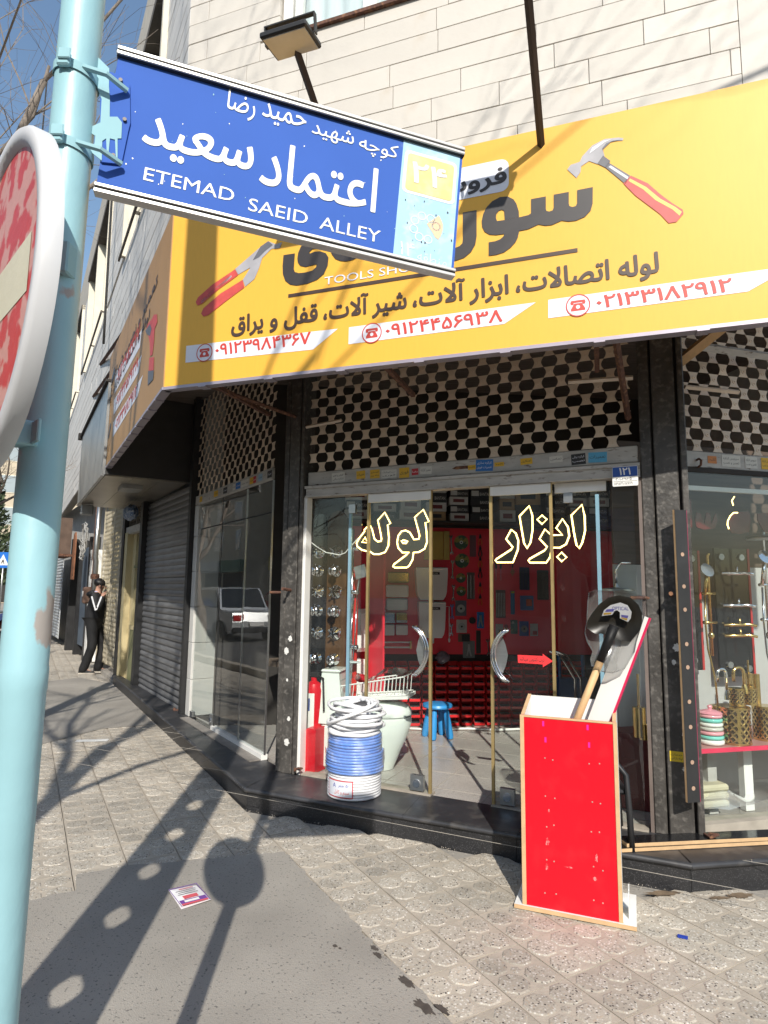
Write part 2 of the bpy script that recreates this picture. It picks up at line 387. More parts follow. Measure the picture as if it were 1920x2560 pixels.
M_slat = mat('grey shutter slat', (.17, .17, .175), .42, metal=.25, var=.3, scale=2.5, stretch=(1, 1, 6), rnd=.18, bump=.15, bscale=9)
M_canopy = mat('grey composite panel', (.33, .335, .33), .36, metal=.35, var=.08, scale=1.2)
M_white = mat('white paint', (.78, .77, .74), .45, var=.05)
M_chrome = mat('chrome', (.82, .82, .83), .09, metal=1.0, var=.02)
M_gold = mat('gold metal', (.74, .52, .20), .22, metal=1.0, var=.15)
M_goldtrim = mat('brass door trim', (.42, .31, .14), .45, metal=.6, var=.2, scale=8)
M_red = mat('red lacquer', (.62, .006, .018), .34, var=.06, scale=3, col2=(.50, .02, .03), mix=(.52, .9), mscale=9, bump=.05, bscale=5, spec=.3)
M_redwall = mat('red display wall', (.78, .035, .06), .45, var=.08, scale=2)
M_bin = mat('red plastic', (.66, .018, .022), .42, var=.08, rnd=.15)
M_mdf = mat('raw fibreboard edge', (.56, .37, .20), .85, var=.12, scale=20)
M_wood = mat('pale wood', (.62, .40, .20), .6, var=.15, scale=3, stretch=(9, 9, 1))
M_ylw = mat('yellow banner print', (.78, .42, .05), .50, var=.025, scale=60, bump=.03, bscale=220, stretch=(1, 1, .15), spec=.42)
M_ylw_shade = mat('shaded banner print', (.42, .235, .085), .5, var=.05, scale=2.2)  # darker copy of the banner yellow: shade on the return is in the colour
M_ink = mat('dark grey print', (.035, .03, .03), .5, var=.05)
M_inkbrown = mat('dark brown print', (.055, .03, .02), .5, var=.05)
M_inkred = mat('red print', (.55, .05, .035), .5, var=.05)
M_wprint = mat('white print', (.72, .73, .80), .5, var=.02)
M_aluedge = mat('banner edge profile', (.36, .32, .37), .4, metal=.4, var=.1)
M_dark = mat('dark interior paint', (.035, .03, .027), .8, var=.2)
M_wallint = mat('grey interior wall', (.42, .41, .39), .8, var=.2)
M_wallr = mat('maroon interior panel', (.13, .018, .02), .5, var=.15)
M_ceil = mat('brown ceiling boards', (.16, .13, .11), .7, var=.3, scale=3, stretch=(1, 9, 1))
M_glass = glassmat('shop glass', (.92, .96, .94), gain=.75, dirt=.010)
M_glassL = glassmat('street side glass', (.90, .94, .93), gain=.75, dirt=.025)
M_carglass = mat('dark car glass', (.015, .018, .02), .08, var=.05, scale=.5, spec=.5)
M_winglass = mat('window glass', (.30, .34, .36), .03, var=.1, scale=.5, spec=.9)
M_curtain = mat('pale curtain', (.62, .67, .70), .7, var=.08, scale=3, stretch=(6, 6, .4))
M_cream2 = mat('yellow-cream shopfront', (.56, .47, .27), .6, var=.12, scale=4)
M_olive = mat('olive door panel', (.20, .20, .10), .55, var=.12)
M_plast = mat('black plastic', (.018, .018, .02), .4, var=.1)
M_rub = mat('rubber', (.02, .02, .02), .8, var=.1)
M_ceram = mat('white ceramic', (.80, .80, .77), .12, var=.02, coat=.3)
M_green = mat('pale green ceramic', (.76, .80, .755), .15, var=.02, coat=.3)
M_led = emat('warm led', (1.0, .72, .24), 5.0)
M_acryl = mat('black acrylic', (.012, .012, .012), .2, var=.05)
M_card = mat('kraft carton', (.36, .24, .13), .8, var=.1)
M_cardk = mat('black carton', (.022, .022, .024), .6, var=.1)
M_cardw = mat('white carton', (.55, .54, .52), .7, var=.08)
M_film = glassmat('clear plastic film', (.92, .92, .92), gain=2.2, rough=.16, dirt=.42)
M_wrap = glassmat('tight clear wrap', (.96, .96, .97), gain=1.0, rough=.15, dirt=.06)

# ------------------------------------------------------------------ sky dome is the world; ground
g = MB(); g.flat([(-150, -60), (60, -60), (60, 260), (-150, 260)], -.02)
g.build('ground', M_cement, kind='structure')
TG = Fr(-.58, 4.06, -60.4)                     # paving grid, follows the street
kerb_off = 2.25                                # kerb line lies this far from the facade
KD = Vector((-.513, .859, 0)); KN = Vector((-.859, -.513, 0)); KP = Vector((-.98, 4.8, 0))
def kp(t, off, z=0.0): P = KP + KD * t + KN * off; return (P.x, P.y, z)
r = MB(); r.add([kp(-14, kerb_off + .16, -.012), kp(120, kerb_off + .16, -.012), kp(120, 12.5, -.012), kp(-14, 12.5, -.012)], [(0, 3, 2, 1)])
r.build('road', M_road, kind='structure')
road_far = MB(); road_far.add([kp(-14, 12.6, -.01), kp(120, 12.6, -.01), kp(120, 15.2, -.01), kp(-14, 15.2, -.01)], [(0, 3, 2, 1)])
road_far.build('far_pavement', M_cement, kind='structure')
kerb = bpy.data.objects.new('kerb', None); COL.objects.link(kerb); kerb['kind'] = 'structure'
kb = MB().bbox(0, .98, 0, .16, -.02, .11, .012); kme = kb.mesh('kerb_stone', M_tile)
for i in range(46):
    P = KP + KD * (-6 + i) + KN * kerb_off
    place(kme, 'kerb_stone', kerb, M=Matrix.Translation(P) @ Matrix.Rotation(math.atan2(KD.y, KD.x), 4, 'Z'))
# asphalt repairs in the pavement
patch1 = [(-.585, 4.055), (-1.47, 3.83), (-1.69, 3.72), (-1.61, 3.53), (-1.9, 3.36), (-2.5, 2.6), (-1.6, .2), (-.2, -.6), (2.1, -.66), (.28, 2.54)]
patch2 = [gpx(*q) for q in [(60, 1872), (254, 1822), (384, 1811), (340, 1765), (283, 1711), (200, 1694), (110, 1704)]]
def ragged(poly, amp, step):
    out = []; rr = random.Random(3)
    for i, a in enumerate(poly):
        b = poly[(i + 1) % len(poly)]; L = math.hypot(b[0] - a[0], b[1] - a[1]); n = max(1, int(L / step))
        for k in range(n):
            t = k / n; j = 0 if k == 0 else amp
            out.append((a[0] + (b[0] - a[0]) * t + rr.uniform(-j, j), a[1] + (b[1] - a[1]) * t + rr.uniform(-j, j)))
    return out
for i, pt in enumerate((patch1, patch2)):
    a = MB(); a.flat(ragged(pt, .010, .035), .002 + i * .0005); a.build('asphalt_path', M_asph, kind='structure')
def inside(p, poly):
    c = False; n = len(poly)
    for i in range(n):
        a, b = poly[i], poly[i - 1]
        if (a[1] > p[1]) != (b[1] > p[1]) and p[0] < (b[0] - a[0]) * (p[1] - a[1]) / (b[1] - a[1]) + a[0]: c = not c
    return c
P1 = Vector((-.98, 4.80, 0)); P2 = Vector((1.69, 3.60, 0)); dR = Vector((math.cos(R(10)), math.sin(R(10)), 0))
step_zone = [tuple((P1 + KD * 40)[:2]), tuple(P1[:2]), tuple(P2[:2]), tuple((P2 + dR * 6)[:2]), (8, 40)]
pave = bpy.data.objects.new('pavement', None); COL.objects.link(pave); pave['kind'] = 'structure'
TS = .29
def tile_mesh(n):
    rr = random.Random(n); t = MB(); h = TS / 2 - .0025
    t.box(-h, h, -h, h, -.03, -.003); t.cm = 1
    q = TS / 4
    for sx in (-1, 1):
        for sy in (-1, 1):
            ro = .0700 + rr.uniform(-.002, .001); ri = ro - .007; cx = sx * (q - .0015); cy = sy * (q - .0015); dz = rr.uniform(-.0008, .0006)
            vs = [(cx + ro * math.cos(R(22.5 + 45 * k)), cy + ro * math.sin(R(22.5 + 45 * k)), -.003) for k in range(8)]
            vs += [(cx + ri * math.cos(R(22.5 + 45 * k)), cy + ri * math.sin(R(22.5 + 45 * k)), .0005 + dz) for k in range(8)]
            t.add(vs, [(k, (k + 1) % 8, 8 + (k + 1) % 8, 8 + k) for k in range(8)] + [list(range(8, 16))])
    ro = .024; vs = [(ro * math.cos(R(60 * k)), ro * math.sin(R(60 * k)), -.003) for k in range(6)] + [(.7 * ro * math.cos(R(60 * k)), .7 * ro * math.sin(R(60 * k)), -.001) for k in range(6)]
    t.add(vs, [(k, (k + 1) % 6, 6 + (k + 1) % 6, 6 + k) for k in range(6)] + [list(range(6, 12))])
    return t
TMB = [tile_mesh(k) for k in range(4)]; TME = [t.mesh('paving_tile', [M_tile, M_terr]) for t in TMB]
cand = []
for i in range(-62, 14):
    for j in range(-16, 16):
        P = TG.W((i + .5) * TS, (j + .5) * TS, 0)
        v = P - CP; z = v.dot(FWD)
        if z < .6: continue
        X = 960 + CF * v.dot(RT) / z; Y = 1280 - CF * v.dot(UP) / z
        if not (-260 < X < 2150 and Y < 2900) or z > 18: continue
        off = (P - KP).dot(KN)
        if off > kerb_off - .1: continue
        if inside((P.x, P.y), step_zone) and inside(tuple((P + Vector((.1, .1, 0)))[:2]), step_zone): continue
        if any(inside((P.x, P.y), q) for q in (patch1, patch2)) and all(inside((P + TG.dx * a + TG.dy * b).to_tuple()[:2], patch1) or inside((P + TG.dx * a + TG.dy * b).to_tuple()[:2], patch2) for a in (-.14, .14) for b in (-.14, .14)): continue
        cand.append((z, P))
cand.sort(key=lambda q: q[0])
rest = MB(); rr = random.Random(5)
for k, (z, P) in enumerate(cand):
    T = Matrix.Translation(P + Vector((0, 0, rr.uniform(-.0015, .0005)))) @ Matrix.Rotation(TG.az + R(90 * rr.randrange(4) + rr.uniform(-.4, .4)), 4, 'Z') @ Matrix.Rotation(R(rr.uniform(-.35, .35)), 4, 'X')
    if k < 290: place(TME[k % 4], 'paving_tile', pave, M=T)
    else:
        tb = TMB[k % 4]; n0 = len(rest.m); rest.add(tb.v, tb.f, T); rest.m[n0:] = tb.m
if rest.v: rest.build('paving_tile', [M_tile, M_terr], pave, kind='stuff')
# stains and bits on the pavement
def blob(cx, cy, rx, ry, ang, seed, n=26, jag=.28):
    rr = random.Random(seed); pts = []
    for k in range(n):
        a = 2 * math.pi * k / n; q = 1 + rr.uniform(-jag, jag); x = rx * q * math.cos(a); y = ry * q * math.sin(a)
        pts.append((cx + x * math.cos(ang) - y * math.sin(ang), cy + x * math.sin(ang) + y * math.cos(ang)))
    return pts
M_stain = mat('oil stain', (.075, .062, .052), .75, var=.3, scale=30)
st = MB()
for k, (x, y, rx, ry) in enumerate([(1017, 2457, .045, .018), (1060, 2520, .055, .022), (1105, 2525, .035, .014), (838, 2367, .013, .01), (945, 2390, .03, .012), (935, 2372, .025, .012), (850, 2373, .008, .006)]):
    cx, cy = gpx(x, y); st.flat(blob(cx, cy, rx, ry, R(-55), k), .0042)
st.build('oil_stains', M_stain, kind='stuff')
M_soil = mat('dried mud', (.17, .12, .075), .95, var=.3, scale=25)
st = MB()
for k, (x, y, rx, ry) in enumerate([(1655, 2235, .09, .025), (1850, 2240, .08, .025), (1800, 2246, .05, .016)]):
    cx, cy = gpx(x, y); st.flat(blob(cx, cy, rx, ry, R(5), k + 20), .0044)
st.build('dried_mud', M_soil, kind='stuff')

gr = MB(); rr = random.Random(77)                    # grit and crumbs, thickest along the asphalt edge and the step
for k in range(900):
    if k % 3 == 0: a_, b_ = (-.585, 4.055), (.28, 2.54); t_ = rr.random(); x = a_[0] + (b_[0] - a_[0]) * t_ + rr.gauss(0, .03); y = a_[1] + (b_[1] - a_[1]) * t_ + rr.gauss(0, .03)
    elif k % 3 == 1: t_ = rr.random(); x = P1[0] + (P2[0] - P1[0]) * t_ - abs(rr.gauss(0, .03)); y = P1[1] + (P2[1] - P1[1]) * t_ - abs(rr.gauss(0, .05)) - .01
    else: x, y = rr.uniform(-2.2, 2.4), rr.uniform(2.4, 5)
    if inside((x, y), step_zone): continue
    s_ = rr.uniform(.0012, .0040); gr.add([(x - s_, y - s_, .0), (x + s_, y - s_ * .6, .0), (x + s_ * .3, y + s_, .0), (x, y, .0015 + s_ * .9)], [(0, 1, 3), (1, 2, 3), (2, 0, 3)])
gr.build('grit', mat('grit', (.34, .30, .25), .9, var=.5, scale=60), kind='stuff')
# ------------------------------------------------------------------ granite step round the corner
step = thing('granite_step', 'polished black granite step running round the corner shop', 'step', W0, (P1.x, P1.y, 0))
sp = lambda me, name: None
def S_(mb, name, m, kind=None): return mb.build(name, m, step, p=(-P1.x, -P1.y, 0), kind=kind)
ndF = (P2 - P1).normalized()
ov = .022
def offs(P, n, d): return P + n * d
nL = Vector((-.859, -.513, 0)); nF = Vector((ndF.y, -ndF.x, 0)); nR = Vector((dR.y, -dR.x, 0))
def isect(p, d, q, e):
    den = d.x * e.y - d.y * e.x; t = ((q.x - p.x) * e.y - (q.y - p.y) * e.x) / den; return p + d * t
A1 = isect(P1 + nL * ov, KD, P1 + nF * ov, ndF); A2 = isect(P2 + nF * ov, ndF, P2 + nR * ov, dR)
# riser slabs
def riser(a, b, n, name='riser_slab'):
    d = (b - a); L = d.length; d.normalize()
    q = MB(); e = .0015
    c = [a + d * e, b - d * e]; th = .02
    vs = [c[0], c[1], c[1] - n * th, c[0] - n * th]
    q.add([(v.x, v.y, -.03) for v in vs] + [(v.x, v.y, ST - .032) for v in vs], [(3, 2, 1, 0), (4, 5, 6, 7), (0, 1, 5, 4), (1, 2, 6, 5), (2, 3, 7, 6), (3, 0, 4, 7)])
    S_(q, name, M_gran)
Lj = [0, .62, 1.25, 1.9, 2.6, 3.4, 4.2, 5.05, 5.9, 6.8]
for i in range(len(Lj) - 1): riser(P1 + KD * Lj[i + 1], P1 + KD * Lj[i], nL)
Fj = [0, 1.16, 1.98, (P2 - P1).length]
for i in range(3): riser(P1 + ndF * Fj[i], P1 + ndF * Fj[i + 1], nF)
Rj = [0, .92, 1.9, 3.0]
for i in range(3): riser(P2 + dR * Rj[i], P2 + dR * Rj[i + 1], nR)
# tread slabs with rounded nosing
def tread(o0, o1, i0, i1, n, seed):
    q = MB(); d = (o1 - o0).normalized(); e = .001
    o0 = o0 + d * e; o1 = o1 - d * e; i0 = i0 + d * e; i1 = i1 - d * e
    b = .008
    prof = [(-.006, ST - .03), (0, ST - .022), (0, ST - .014), (-.004, ST - .006), (-.010, ST - .002), (-.018, ST)]
    vs = []
    for off, z in prof: vs += [(*(o0 + n * off)[:2], z), (*(o1 + n * off)[:2], z)]
    vs += [(*i0[:2], ST), (*i1[:2], ST), (*i1[:2], ST - .03), (*i0[:2], ST - .03)]
    fs = [(2 * k, 2 * k + 1, 2 * k + 3, 2 * k + 2) for k in range(6)] + [(12, 13, 14, 15), (15, 14, 1, 0), (0, 2, 4, 6, 8, 10, 12, 15), (1, 14, 13, 11, 9, 7, 5, 3)]
    q.add(vs, fs); S_(q, 'tread_slab', M_gpol)
gl0 = Vector(LF.W(0, 0, 0)[:] ); 
def LG(t):   # glass line point opposite distance t along the left step
    return Vector(LF.W(-t * .98, 0, 0)[:])
CORN = Vector((-.80, 5.28, 0))
Lt = [0, .95, 1.75, 2.55, 3.35, 4.2, 5.05, 5.9, 6.8]
for i in range(len(Lt) - 1):
    a, b = Lt[i], Lt[i + 1]
    tread(A1 + KD * b, A1 + KD * a, LG(b), LG(a) if a > 0 else CORN, nL, i)
FG = lambda u: Vector(FF.W(u, 0, 0)[:])
Ft = [(0, CORN, 0), (.55, FG(.42), .55), (1.25, FG(1.05), 0), (2.0, FG(1.8), 0), ((A2 - A1).length, FG(2.62), 0)]
for i in range(4): tread(A1 + ndF * Ft[i][0], A1 + ndF * Ft[i + 1][0], Ft[i][1], Ft[i + 1][1], nF, 20 + i)
RG = lambda u: Vector(RF.W(u, 0, 0)[:])
Rt = [(0, FG(2.62)), (.7, RG(.55)), (1.6, RG(1.4)), (3.0, RG(2.8))]
for i in range(3): tread(A2 + dR * Rt[i][0], A2 + dR * Rt[i + 1][0], Rt[i][1], Rt[i + 1][1], nR, 30 + i)
# lower stone ledges of the next shops
M_ledge = mat('worn stone ledge', (.34, .31, .27), .8, var=.2, scale=4, bump=.2)
for k, (t0, t1, h, dpt) in enumerate([(6.85, 9.3, .06, .5), (15.2, 17.6, .16, .75), (17.9, 20.5, .28, .9)]):
    a, b = P1 + KD * t0, P1 + KD * t1; i0, i1 = a - nL * dpt, b - nL * dpt
    q = MB(); q.slab([a[:2], b[:2], i1[:2], i0[:2]], -.02, h)
    S_(q, 'stone_ledge', M_ledge)
# ------------------------------------------------------------------ the corner building
bld = thing('corner_building', 'cream stone corner building with a tool shop on its ground floor', 'building', UF, (0, 0, 0))
def rel(fr, base=UF): return base.M.inverted() @ fr.M
def B_(mb, name, m, fr=UF, parent=None, smooth=False, kind=None):
    return place(mb.mesh(name, m, smooth), name, parent or bld, M=rel(fr), kind=kind)
ROW = .207; Z0 = 6.04 - ROW * 10
# front wall above the shop: backing, slabs, window
bk = MB(); WU0, WU1, WZ0, WZ1 = 1.01, 3.6, 6.64, 8.7
bk.box(.03, WU0, .03, .28, 3.92, 9.8); bk.box(WU1, 6.2, .03, .28, 3.92, 9.8); bk.box(WU0, WU1, .03, .28, 3.92, WZ0); bk.box(WU0, WU1, .03, .28, WZ1, 9.8)
wallF = B_(bk, 'stone_wall', M_joint)
def slabs(parent, fr, u0, u1, z0, z1, lo, hi, m, hole=None, seed=1, th=.03, y=0.0, gap=.0018, ref=None, base=UF):
    rr = random.Random(seed); n = int(math.ceil((z1 - z0) / ROW))
    for i in range(n):
        a = z0 + i * ROW + gap; b = min(z0 + (i + 1) * ROW - gap, z1); u = u0 - rr.uniform(0, lo)
        while u < u1:
            L = rr.uniform(lo, hi); s0, s1 = max(u, u0) + gap, min(u + L, u1) - gap; u += L
            if s1 - s0 < .06: continue
            segs = [(s0, s1, a, b)]
            for h in (hole or []):
                out = []
                for (x0, x1, c, d) in segs:
                    if x1 <= h[0] or x0 >= h[1] or d <= h[2] + .01 or c >= h[3] - .01: out.append((x0, x1, c, d)); continue
                    if c < h[2] - .02: out.append((x0, x1, c, h[2])); continue
                    if d > h[3] + .02: out.append((x0, x1, h[3], d)); continue
                    if x0 < h[0] - .04: out.append((x0, h[0], c, d))
                    if x1 > h[1] + .04: out.append((h[1], x1, c, d))
                segs = out
            for (x0, x1, c, d) in segs:
                q = MB(); j = rr.uniform(-.002, .002); cx, cz = (x0 + x1) / 2, (c + d) / 2
                q.bbox(x0 - cx, x1 - cx, y + j, y + th + j, c - cz, d - cz, .003)
                place(q.mesh('stone_slab', m), 'stone_slab', parent, p=(cx, 0, cz))
slabs(wallF, UF, 0, 4.7, Z0, Z0 + 19 * ROW, .55, 1.3, M_marble, [(WU0, WU1, WZ0, WZ1)], 4)
q = MB(); q.box(0, WU0, 0, .03, Z0 + 19 * ROW + .002, 9.8); q.box(4.702, 6.2, 0, .03, 3.92, 9.8); q.box(WU0, 4.7, 0, .03, WZ1, 9.8); B_(q, 'upper_stone', M_marble)
# front window
win = bpy.data.objects.new('window', None); COL.objects.link(win); win.parent = bld
q = MB(); q.box(WU0, WU1, -.035, .10, WZ0 - .035, WZ0 - .003); q.build('sill', M_rust, win)
q = MB()
for a, b in ((WU0 + .002, WU0 + .10), (WU0 + .125, WU0 + .20), (WU0 + .80, WU0 + .93), (WU1 - .1, WU1 - .002)): q.bbox(a, b, .05, .12, WZ0, WZ1, .006)
q.box(WU0, WU1, .06, .12, WZ0, WZ0 + .05); q.box(WU0, WU1, .06, .12, WZ1 - .06, WZ1)
q.build('frame', M_white, win)
q = MB(); q.box(WU0 + .1, WU1 - .1, .085, .09, WZ0 + .05, WZ1 - .06); q.build('pane', M_glass, win)
q = MB(); n = 60
vs = []
for k in range(n + 1):
    u = WU0 + .1 + (WU1 - WU0 - .2) * k / n; y = .17 + .02 * math.sin(k * 1.3) + .008 * math.sin(k * 3.1); vs += [(u, y, WZ0 + .03), (u, y, WZ1)]
q.add(vs, [(2 * k, 2 * k + 2, 2 * k + 3, 2 * k + 1) for k in range(n)]); q.build('curtain', M_curtain, win, smooth=True)
# street-side upper facade
SW = [(-4.0, -1.3, 6.55, 9.0), (-10.2, -6.3, 6.62, 9.0), (-15.5, -11.9, 6.62, 9.0)]
bk = MB(); zs = [3.92, 6.55, 9.0, 10.6]
us = [-22.0] + [x for w_ in sorted(SW) for x in w_[:2]] + [-.03]
for i in range(0, len(us), 2): bk.box(us[i], us[i + 1], .03, .28, 3.92, 10.6)
for w_ in SW: bk.box(w_[0], w_[1], .03, .28, 3.92, w_[2]); bk.box(w_[0], w_[1], .03, .28, w_[3], 10.6)
wallL = B_(bk, 'side_wall', M_joint, UL)
slabs(wallL, UL, -17, -.0, Z0 - ROW, Z0 + 24 * ROW, 2.8, 4.4, M_siding, SW, 9, gap=.004)
for w_ in SW:
    wn = bpy.data.objects.new('window', None); COL.objects.link(wn); wn.parent = bld; wn.matrix_local = rel(UL)
    q = MB()
    for a, b in ((w_[0], w_[0] + .09), (w_[1] - .09, w_[1]), (w_[0] * .5 + w_[1] * .5 - .05, w_[0] * .5 + w_[1] * .5 + .05)): q.box(a + .002, b - .002, -.06, .16, w_[2], w_[3])
    q.box(w_[0] + .09, w_[1] - .09, .08, .16, w_[2], w_[2] + .06); q.build('frame', M_cream, wn)
    q = MB(); q.box(w_[0] + .002, w_[1] - .002, -.085, .20, w_[3] - .12, w_[3] - .002); q.build('head', M_reveal, wn); q = MB(); q.box(w_[0] - .03, w_[1] + .03, -.09, -.062, w_[2] - .05, w_[2] - .005); q.build('sill', M_reveal, wn)
    q = MB(); q.box(w_[0] + .09, w_[1] - .09, .11, .118, w_[2] + .06, w_[3] - .12); q.build('pane', M_winglass, wn)
# soffit, ceiling, back and side walls of the shop
def poly3(*pp): return [tuple(Vector(p)[:2]) for p in pp]
q = MB(); q.slab(poly3(UL.W(-12, .02, 0), UF.W(0.02, .02, 0), UF.W(6.2, .02, 0), RF.W(4.0, 3.4, 0), KF.W(-2.6, 2.2, 0), LF.W(-12, 3.5, 0)), 3.93, 3.99)
place(q.mesh('ceiling', M_ceil), 'ceiling', bld, M=UF.M.inverted())
q = MB(); q.slab(poly3(LF.W(-2.38, .05, 0), CORN + Vector((.02, .05, 0)), FF.W(.0, .01, 0), FF.W(2.62, .01, 0), RF.W(2.9, .03, 0), KF.W(3.1, 0, 0), KF.W(-2.05, 0, 0)), ST - .05, ST - .0035)
q.build('shop_floor', M_floor, kind='structure')
fj = MB()                                            # floor tile joints: dark strips let in flush
for k in range(-4, 6):
    a = FF.W(.3 * 1, 0, 0)
    fj.box(-3, 3.1, -.0015 + k * .4, .0015 + k * .4, ST - .0034, ST - .0012)
fj2 = MB()
for k in range(-7, 8): fj2.box(-.0015 + k * .4, .0015 + k * .4, -1.2, 1.9, ST - .0034, ST - .001)
FLR = Fr(.4, 5.75, -25.8)
for b_ in (fj, fj2): place(b_.mesh('floor_joint', M_cement), 'floor_joint', bld, M=rel(FLR), kind='stuff')
q = MB(); q.box(-2.1, 3.2, .02, .14, 0, 3.93); B_(q, 'back_wall', M_dark, KF)
lw0 = LF.W(-2.42, .02, 0)
q = MB(); q.slab(poly3(lw0, lw0 - LF.dx * .1, lw0 - LF.dx * .1 + LF.dy * 2.6, lw0 + LF.dy * 2.6), 0, 3.93); place(q.mesh('side_partition', M_wallint), 'side_partition', bld, M=UF.M.inverted())
rw0 = RF.W(2.2, .02, 0)
q = MB(); q.slab(poly3(rw0, rw0 + RF.dx * .1, rw0 + RF.dx * .1 + RF.dy * 3.4, rw0 + RF.dy * 3.4), 0, 3.93); place(q.mesh('end_partition', M_wallint), 'end_partition', bld, M=UF.M.inverted())
# white marble jamb beside the glass door, far end of the street-side window
q = MB()
for k in range(6): q.bbox(-2.385, -2.24, -.02, .32, ST + k * .41 + .002, min(ST + (k + 1) * .41, 2.57) - .002, .004)
B_(q, 'marble_jamb', mat('white marble', (.62, .61, .58), .45, var=.08, scale=4, col2=(.40, .38, .35), mix=(.6, .85), mscale=4), LF)
q = MB()
q.box(-2.56, -2.5, -.05, .06, 0.1, 2.9); q.box(-2.485, -2.40, -.07, .06, .1, 3.9); q.box(-2.62, -2.57, -.03, .06, .1, 2.9)
B_(q, 'shutter_guide', M_blk2, LF)
q = MB(); q.box(-5.06, -4.93, -.06, .08, .05, 2.95); B_(q, 'shutter_guide', M_blk2, LF)

# steel columns either side of the door
def column(name, label, fr, u0, u1, y0, z1, m=M_blk):
    t = thing(name, label, 'steel column', fr, (u0, 0, ST))
    W = u1 - u0; zb = 0; h = z1 - ST
    q = MB(); q.bbox(W * .30, W * .80, y0 + .005, .10, zb, h, .006); q.build('web', m, t)
    q = MB(); q.bbox(0, W * .26, y0 + .02, .12, zb, h, .006); q.build('flange', m, t)
    q = MB(); q.bbox(W * .86, W, y0 + .0, .12, zb, h, .006); q.build('flange', m, t)
    q = MB(); q.box(W * .26, W * .30, y0 + .06, .1, zb, h); q.box(W * .80, W * .86, y0 + .05, .1, zb, h); q.build('groove', M_dark, t)
    return t
colL = column('steel_column', 'worn black steel column left of the tool shop door', FF, -.215, -.012, -.06, 3.93)
colR = column('steel_column', 'worn black steel column between the door and the right window', FF, 2.585, 2.86, -.05, 3.93)
for t, W in ((colL, .20), (colR, .27)):              # base brackets, hooks
    q = MB(); q.tube([(W + .0, -.05, .05), (W + .03, -.10, .05), (W + .06, -.10, .07), (W + .07, -.06, .06), (W + .02, -.04, .05)], .009, 6); q.build('lug', M_rust, t)
    q = MB(); q.tube([(.02, -.02, 1.42), (-.09, -.06, 1.42)], .011, 8); q.build('hook_bar', M_rust, t)
    q = MB(); q.tube([(W * .55, -.05, 1.44), (W * .55, -.17, 1.45)], .013, 8); q.build('hook_bar', M_rust, t)
rr = random.Random(12)
M_paper = mat('torn white paper', (.66, .65, .62), .85, var=.15, scale=40, col2=(.08, .08, .08), mix=(.62, .7), mscale=60)
for t, W, y0, zs_ in ((colL, .203, -.06, [1.05, .95, .72, .42, .24]), (colR, .275, -.05, [1.12, 1.03, .60, .40])):
    for k, z in enumerate(zs_):
        s_ = rr.uniform(.012, .034); cx = W * rr.uniform(.4, .7)
        pts = [(cx + a, z + b) for a, b in blob(0, 0, s_ * .8, s_, 0, k + 50, 22, .22)]
        q = MB(); q.prism(pts, y0 + .0035, y0 + .0049); q.build('paper_scrap', M_paper, t)
q = MB(); q.box(.10, .175, -.0472, -.0451, .44, .50); sk = q.build('sticker', mat('yellow sticker', (.72, .52, .03), .5, var=.05), colR)
text('خدمات', .105, .17, .475, .49, -.0476, M_ink, sk); text('لوله بازکنی', .105, .17, .45, .468, -.0476, M_ink, sk)

# ------------------------------------------------------------------ lattice shutters
def link_mesh():
    q = MB(); a, b, h = .0405, .024, .0385; pts = []
    for k in range(7):
        t = -1 + 2 * k / 6; pts.append((b + (a - b) * (t * t) ** .9, t * h))
    poly = pts + [(-x, z) for x, z in pts[::-1]]
    q.prism(poly, -.004, .0)
    vs = []; n = 10
    for r_, y in ((.013, -.004), (.011, -.0075), (.0085, -.0075), (.0065, -.0045)):
        vs += [(r_ * math.cos(2 * math.pi * k / n), y, r_ * .95 * math.sin(2 * math.pi * k / n) - .002) for k in range(n)]
    fs = [(i * n + k, i * n + (k + 1) % n, (i + 1) * n + (k + 1) % n, (i + 1) * n + k) for i in range(3) for k in range(n)] + [[3 * n + k for k in range(n)]]
    q.add(vs, [f[::-1] for f in fs]); return q
LINK = link_mesh().mesh('shutter_link', M_shut)
PX_, PZ_ = .163, .0785
def lattice(label, fr, u0, u1, z0, z1, y=0.0, rail=True, lim=300, group=None):
    t = thing('lattice_shutter', label, 'shutter', fr, (u0, y, z0), group=group)
    j = 0; z = .115 + PZ_ / 2
    rs = random.Random(int(u0 * 100) + 77)
    while z + z0 < z1:
        u = PX_ * (.5 if j % 2 else 1.0) - PX_ * .25
        while u < u1 - u0 - .02:
            place(LINK, 'shutter_link', t, M=Matrix.Translation((u, rs.uniform(-.002, .002), z)) @ Matrix.Rotation(R(rs.uniform(-1.2, 1.2)), 4, 'Y') @ Matrix.Rotation(R(rs.uniform(-5, 2)), 4, 'X'))
            u += PX_
        j += 1; z += PZ_
    q = MB(); q.bbox(0, u1 - u0, -.018, .012, 0, .112, .006); r_ = q.build('bottom_rail', M_rail, t)
    return t, r_
shF, rlF = lattice('cream lattice shutter rolled up above the shop door', FF, .01, 2.57, 2.455, 3.72, .0)
shL, rlL = lattice('cream lattice shutter above the street-side shop window', LF, -2.39, -.12, 2.575, 3.86, .0)
shR, rlR = lattice('cream lattice shutter above the right window', RF, .02, 1.45, 2.43, 3.45, .01)
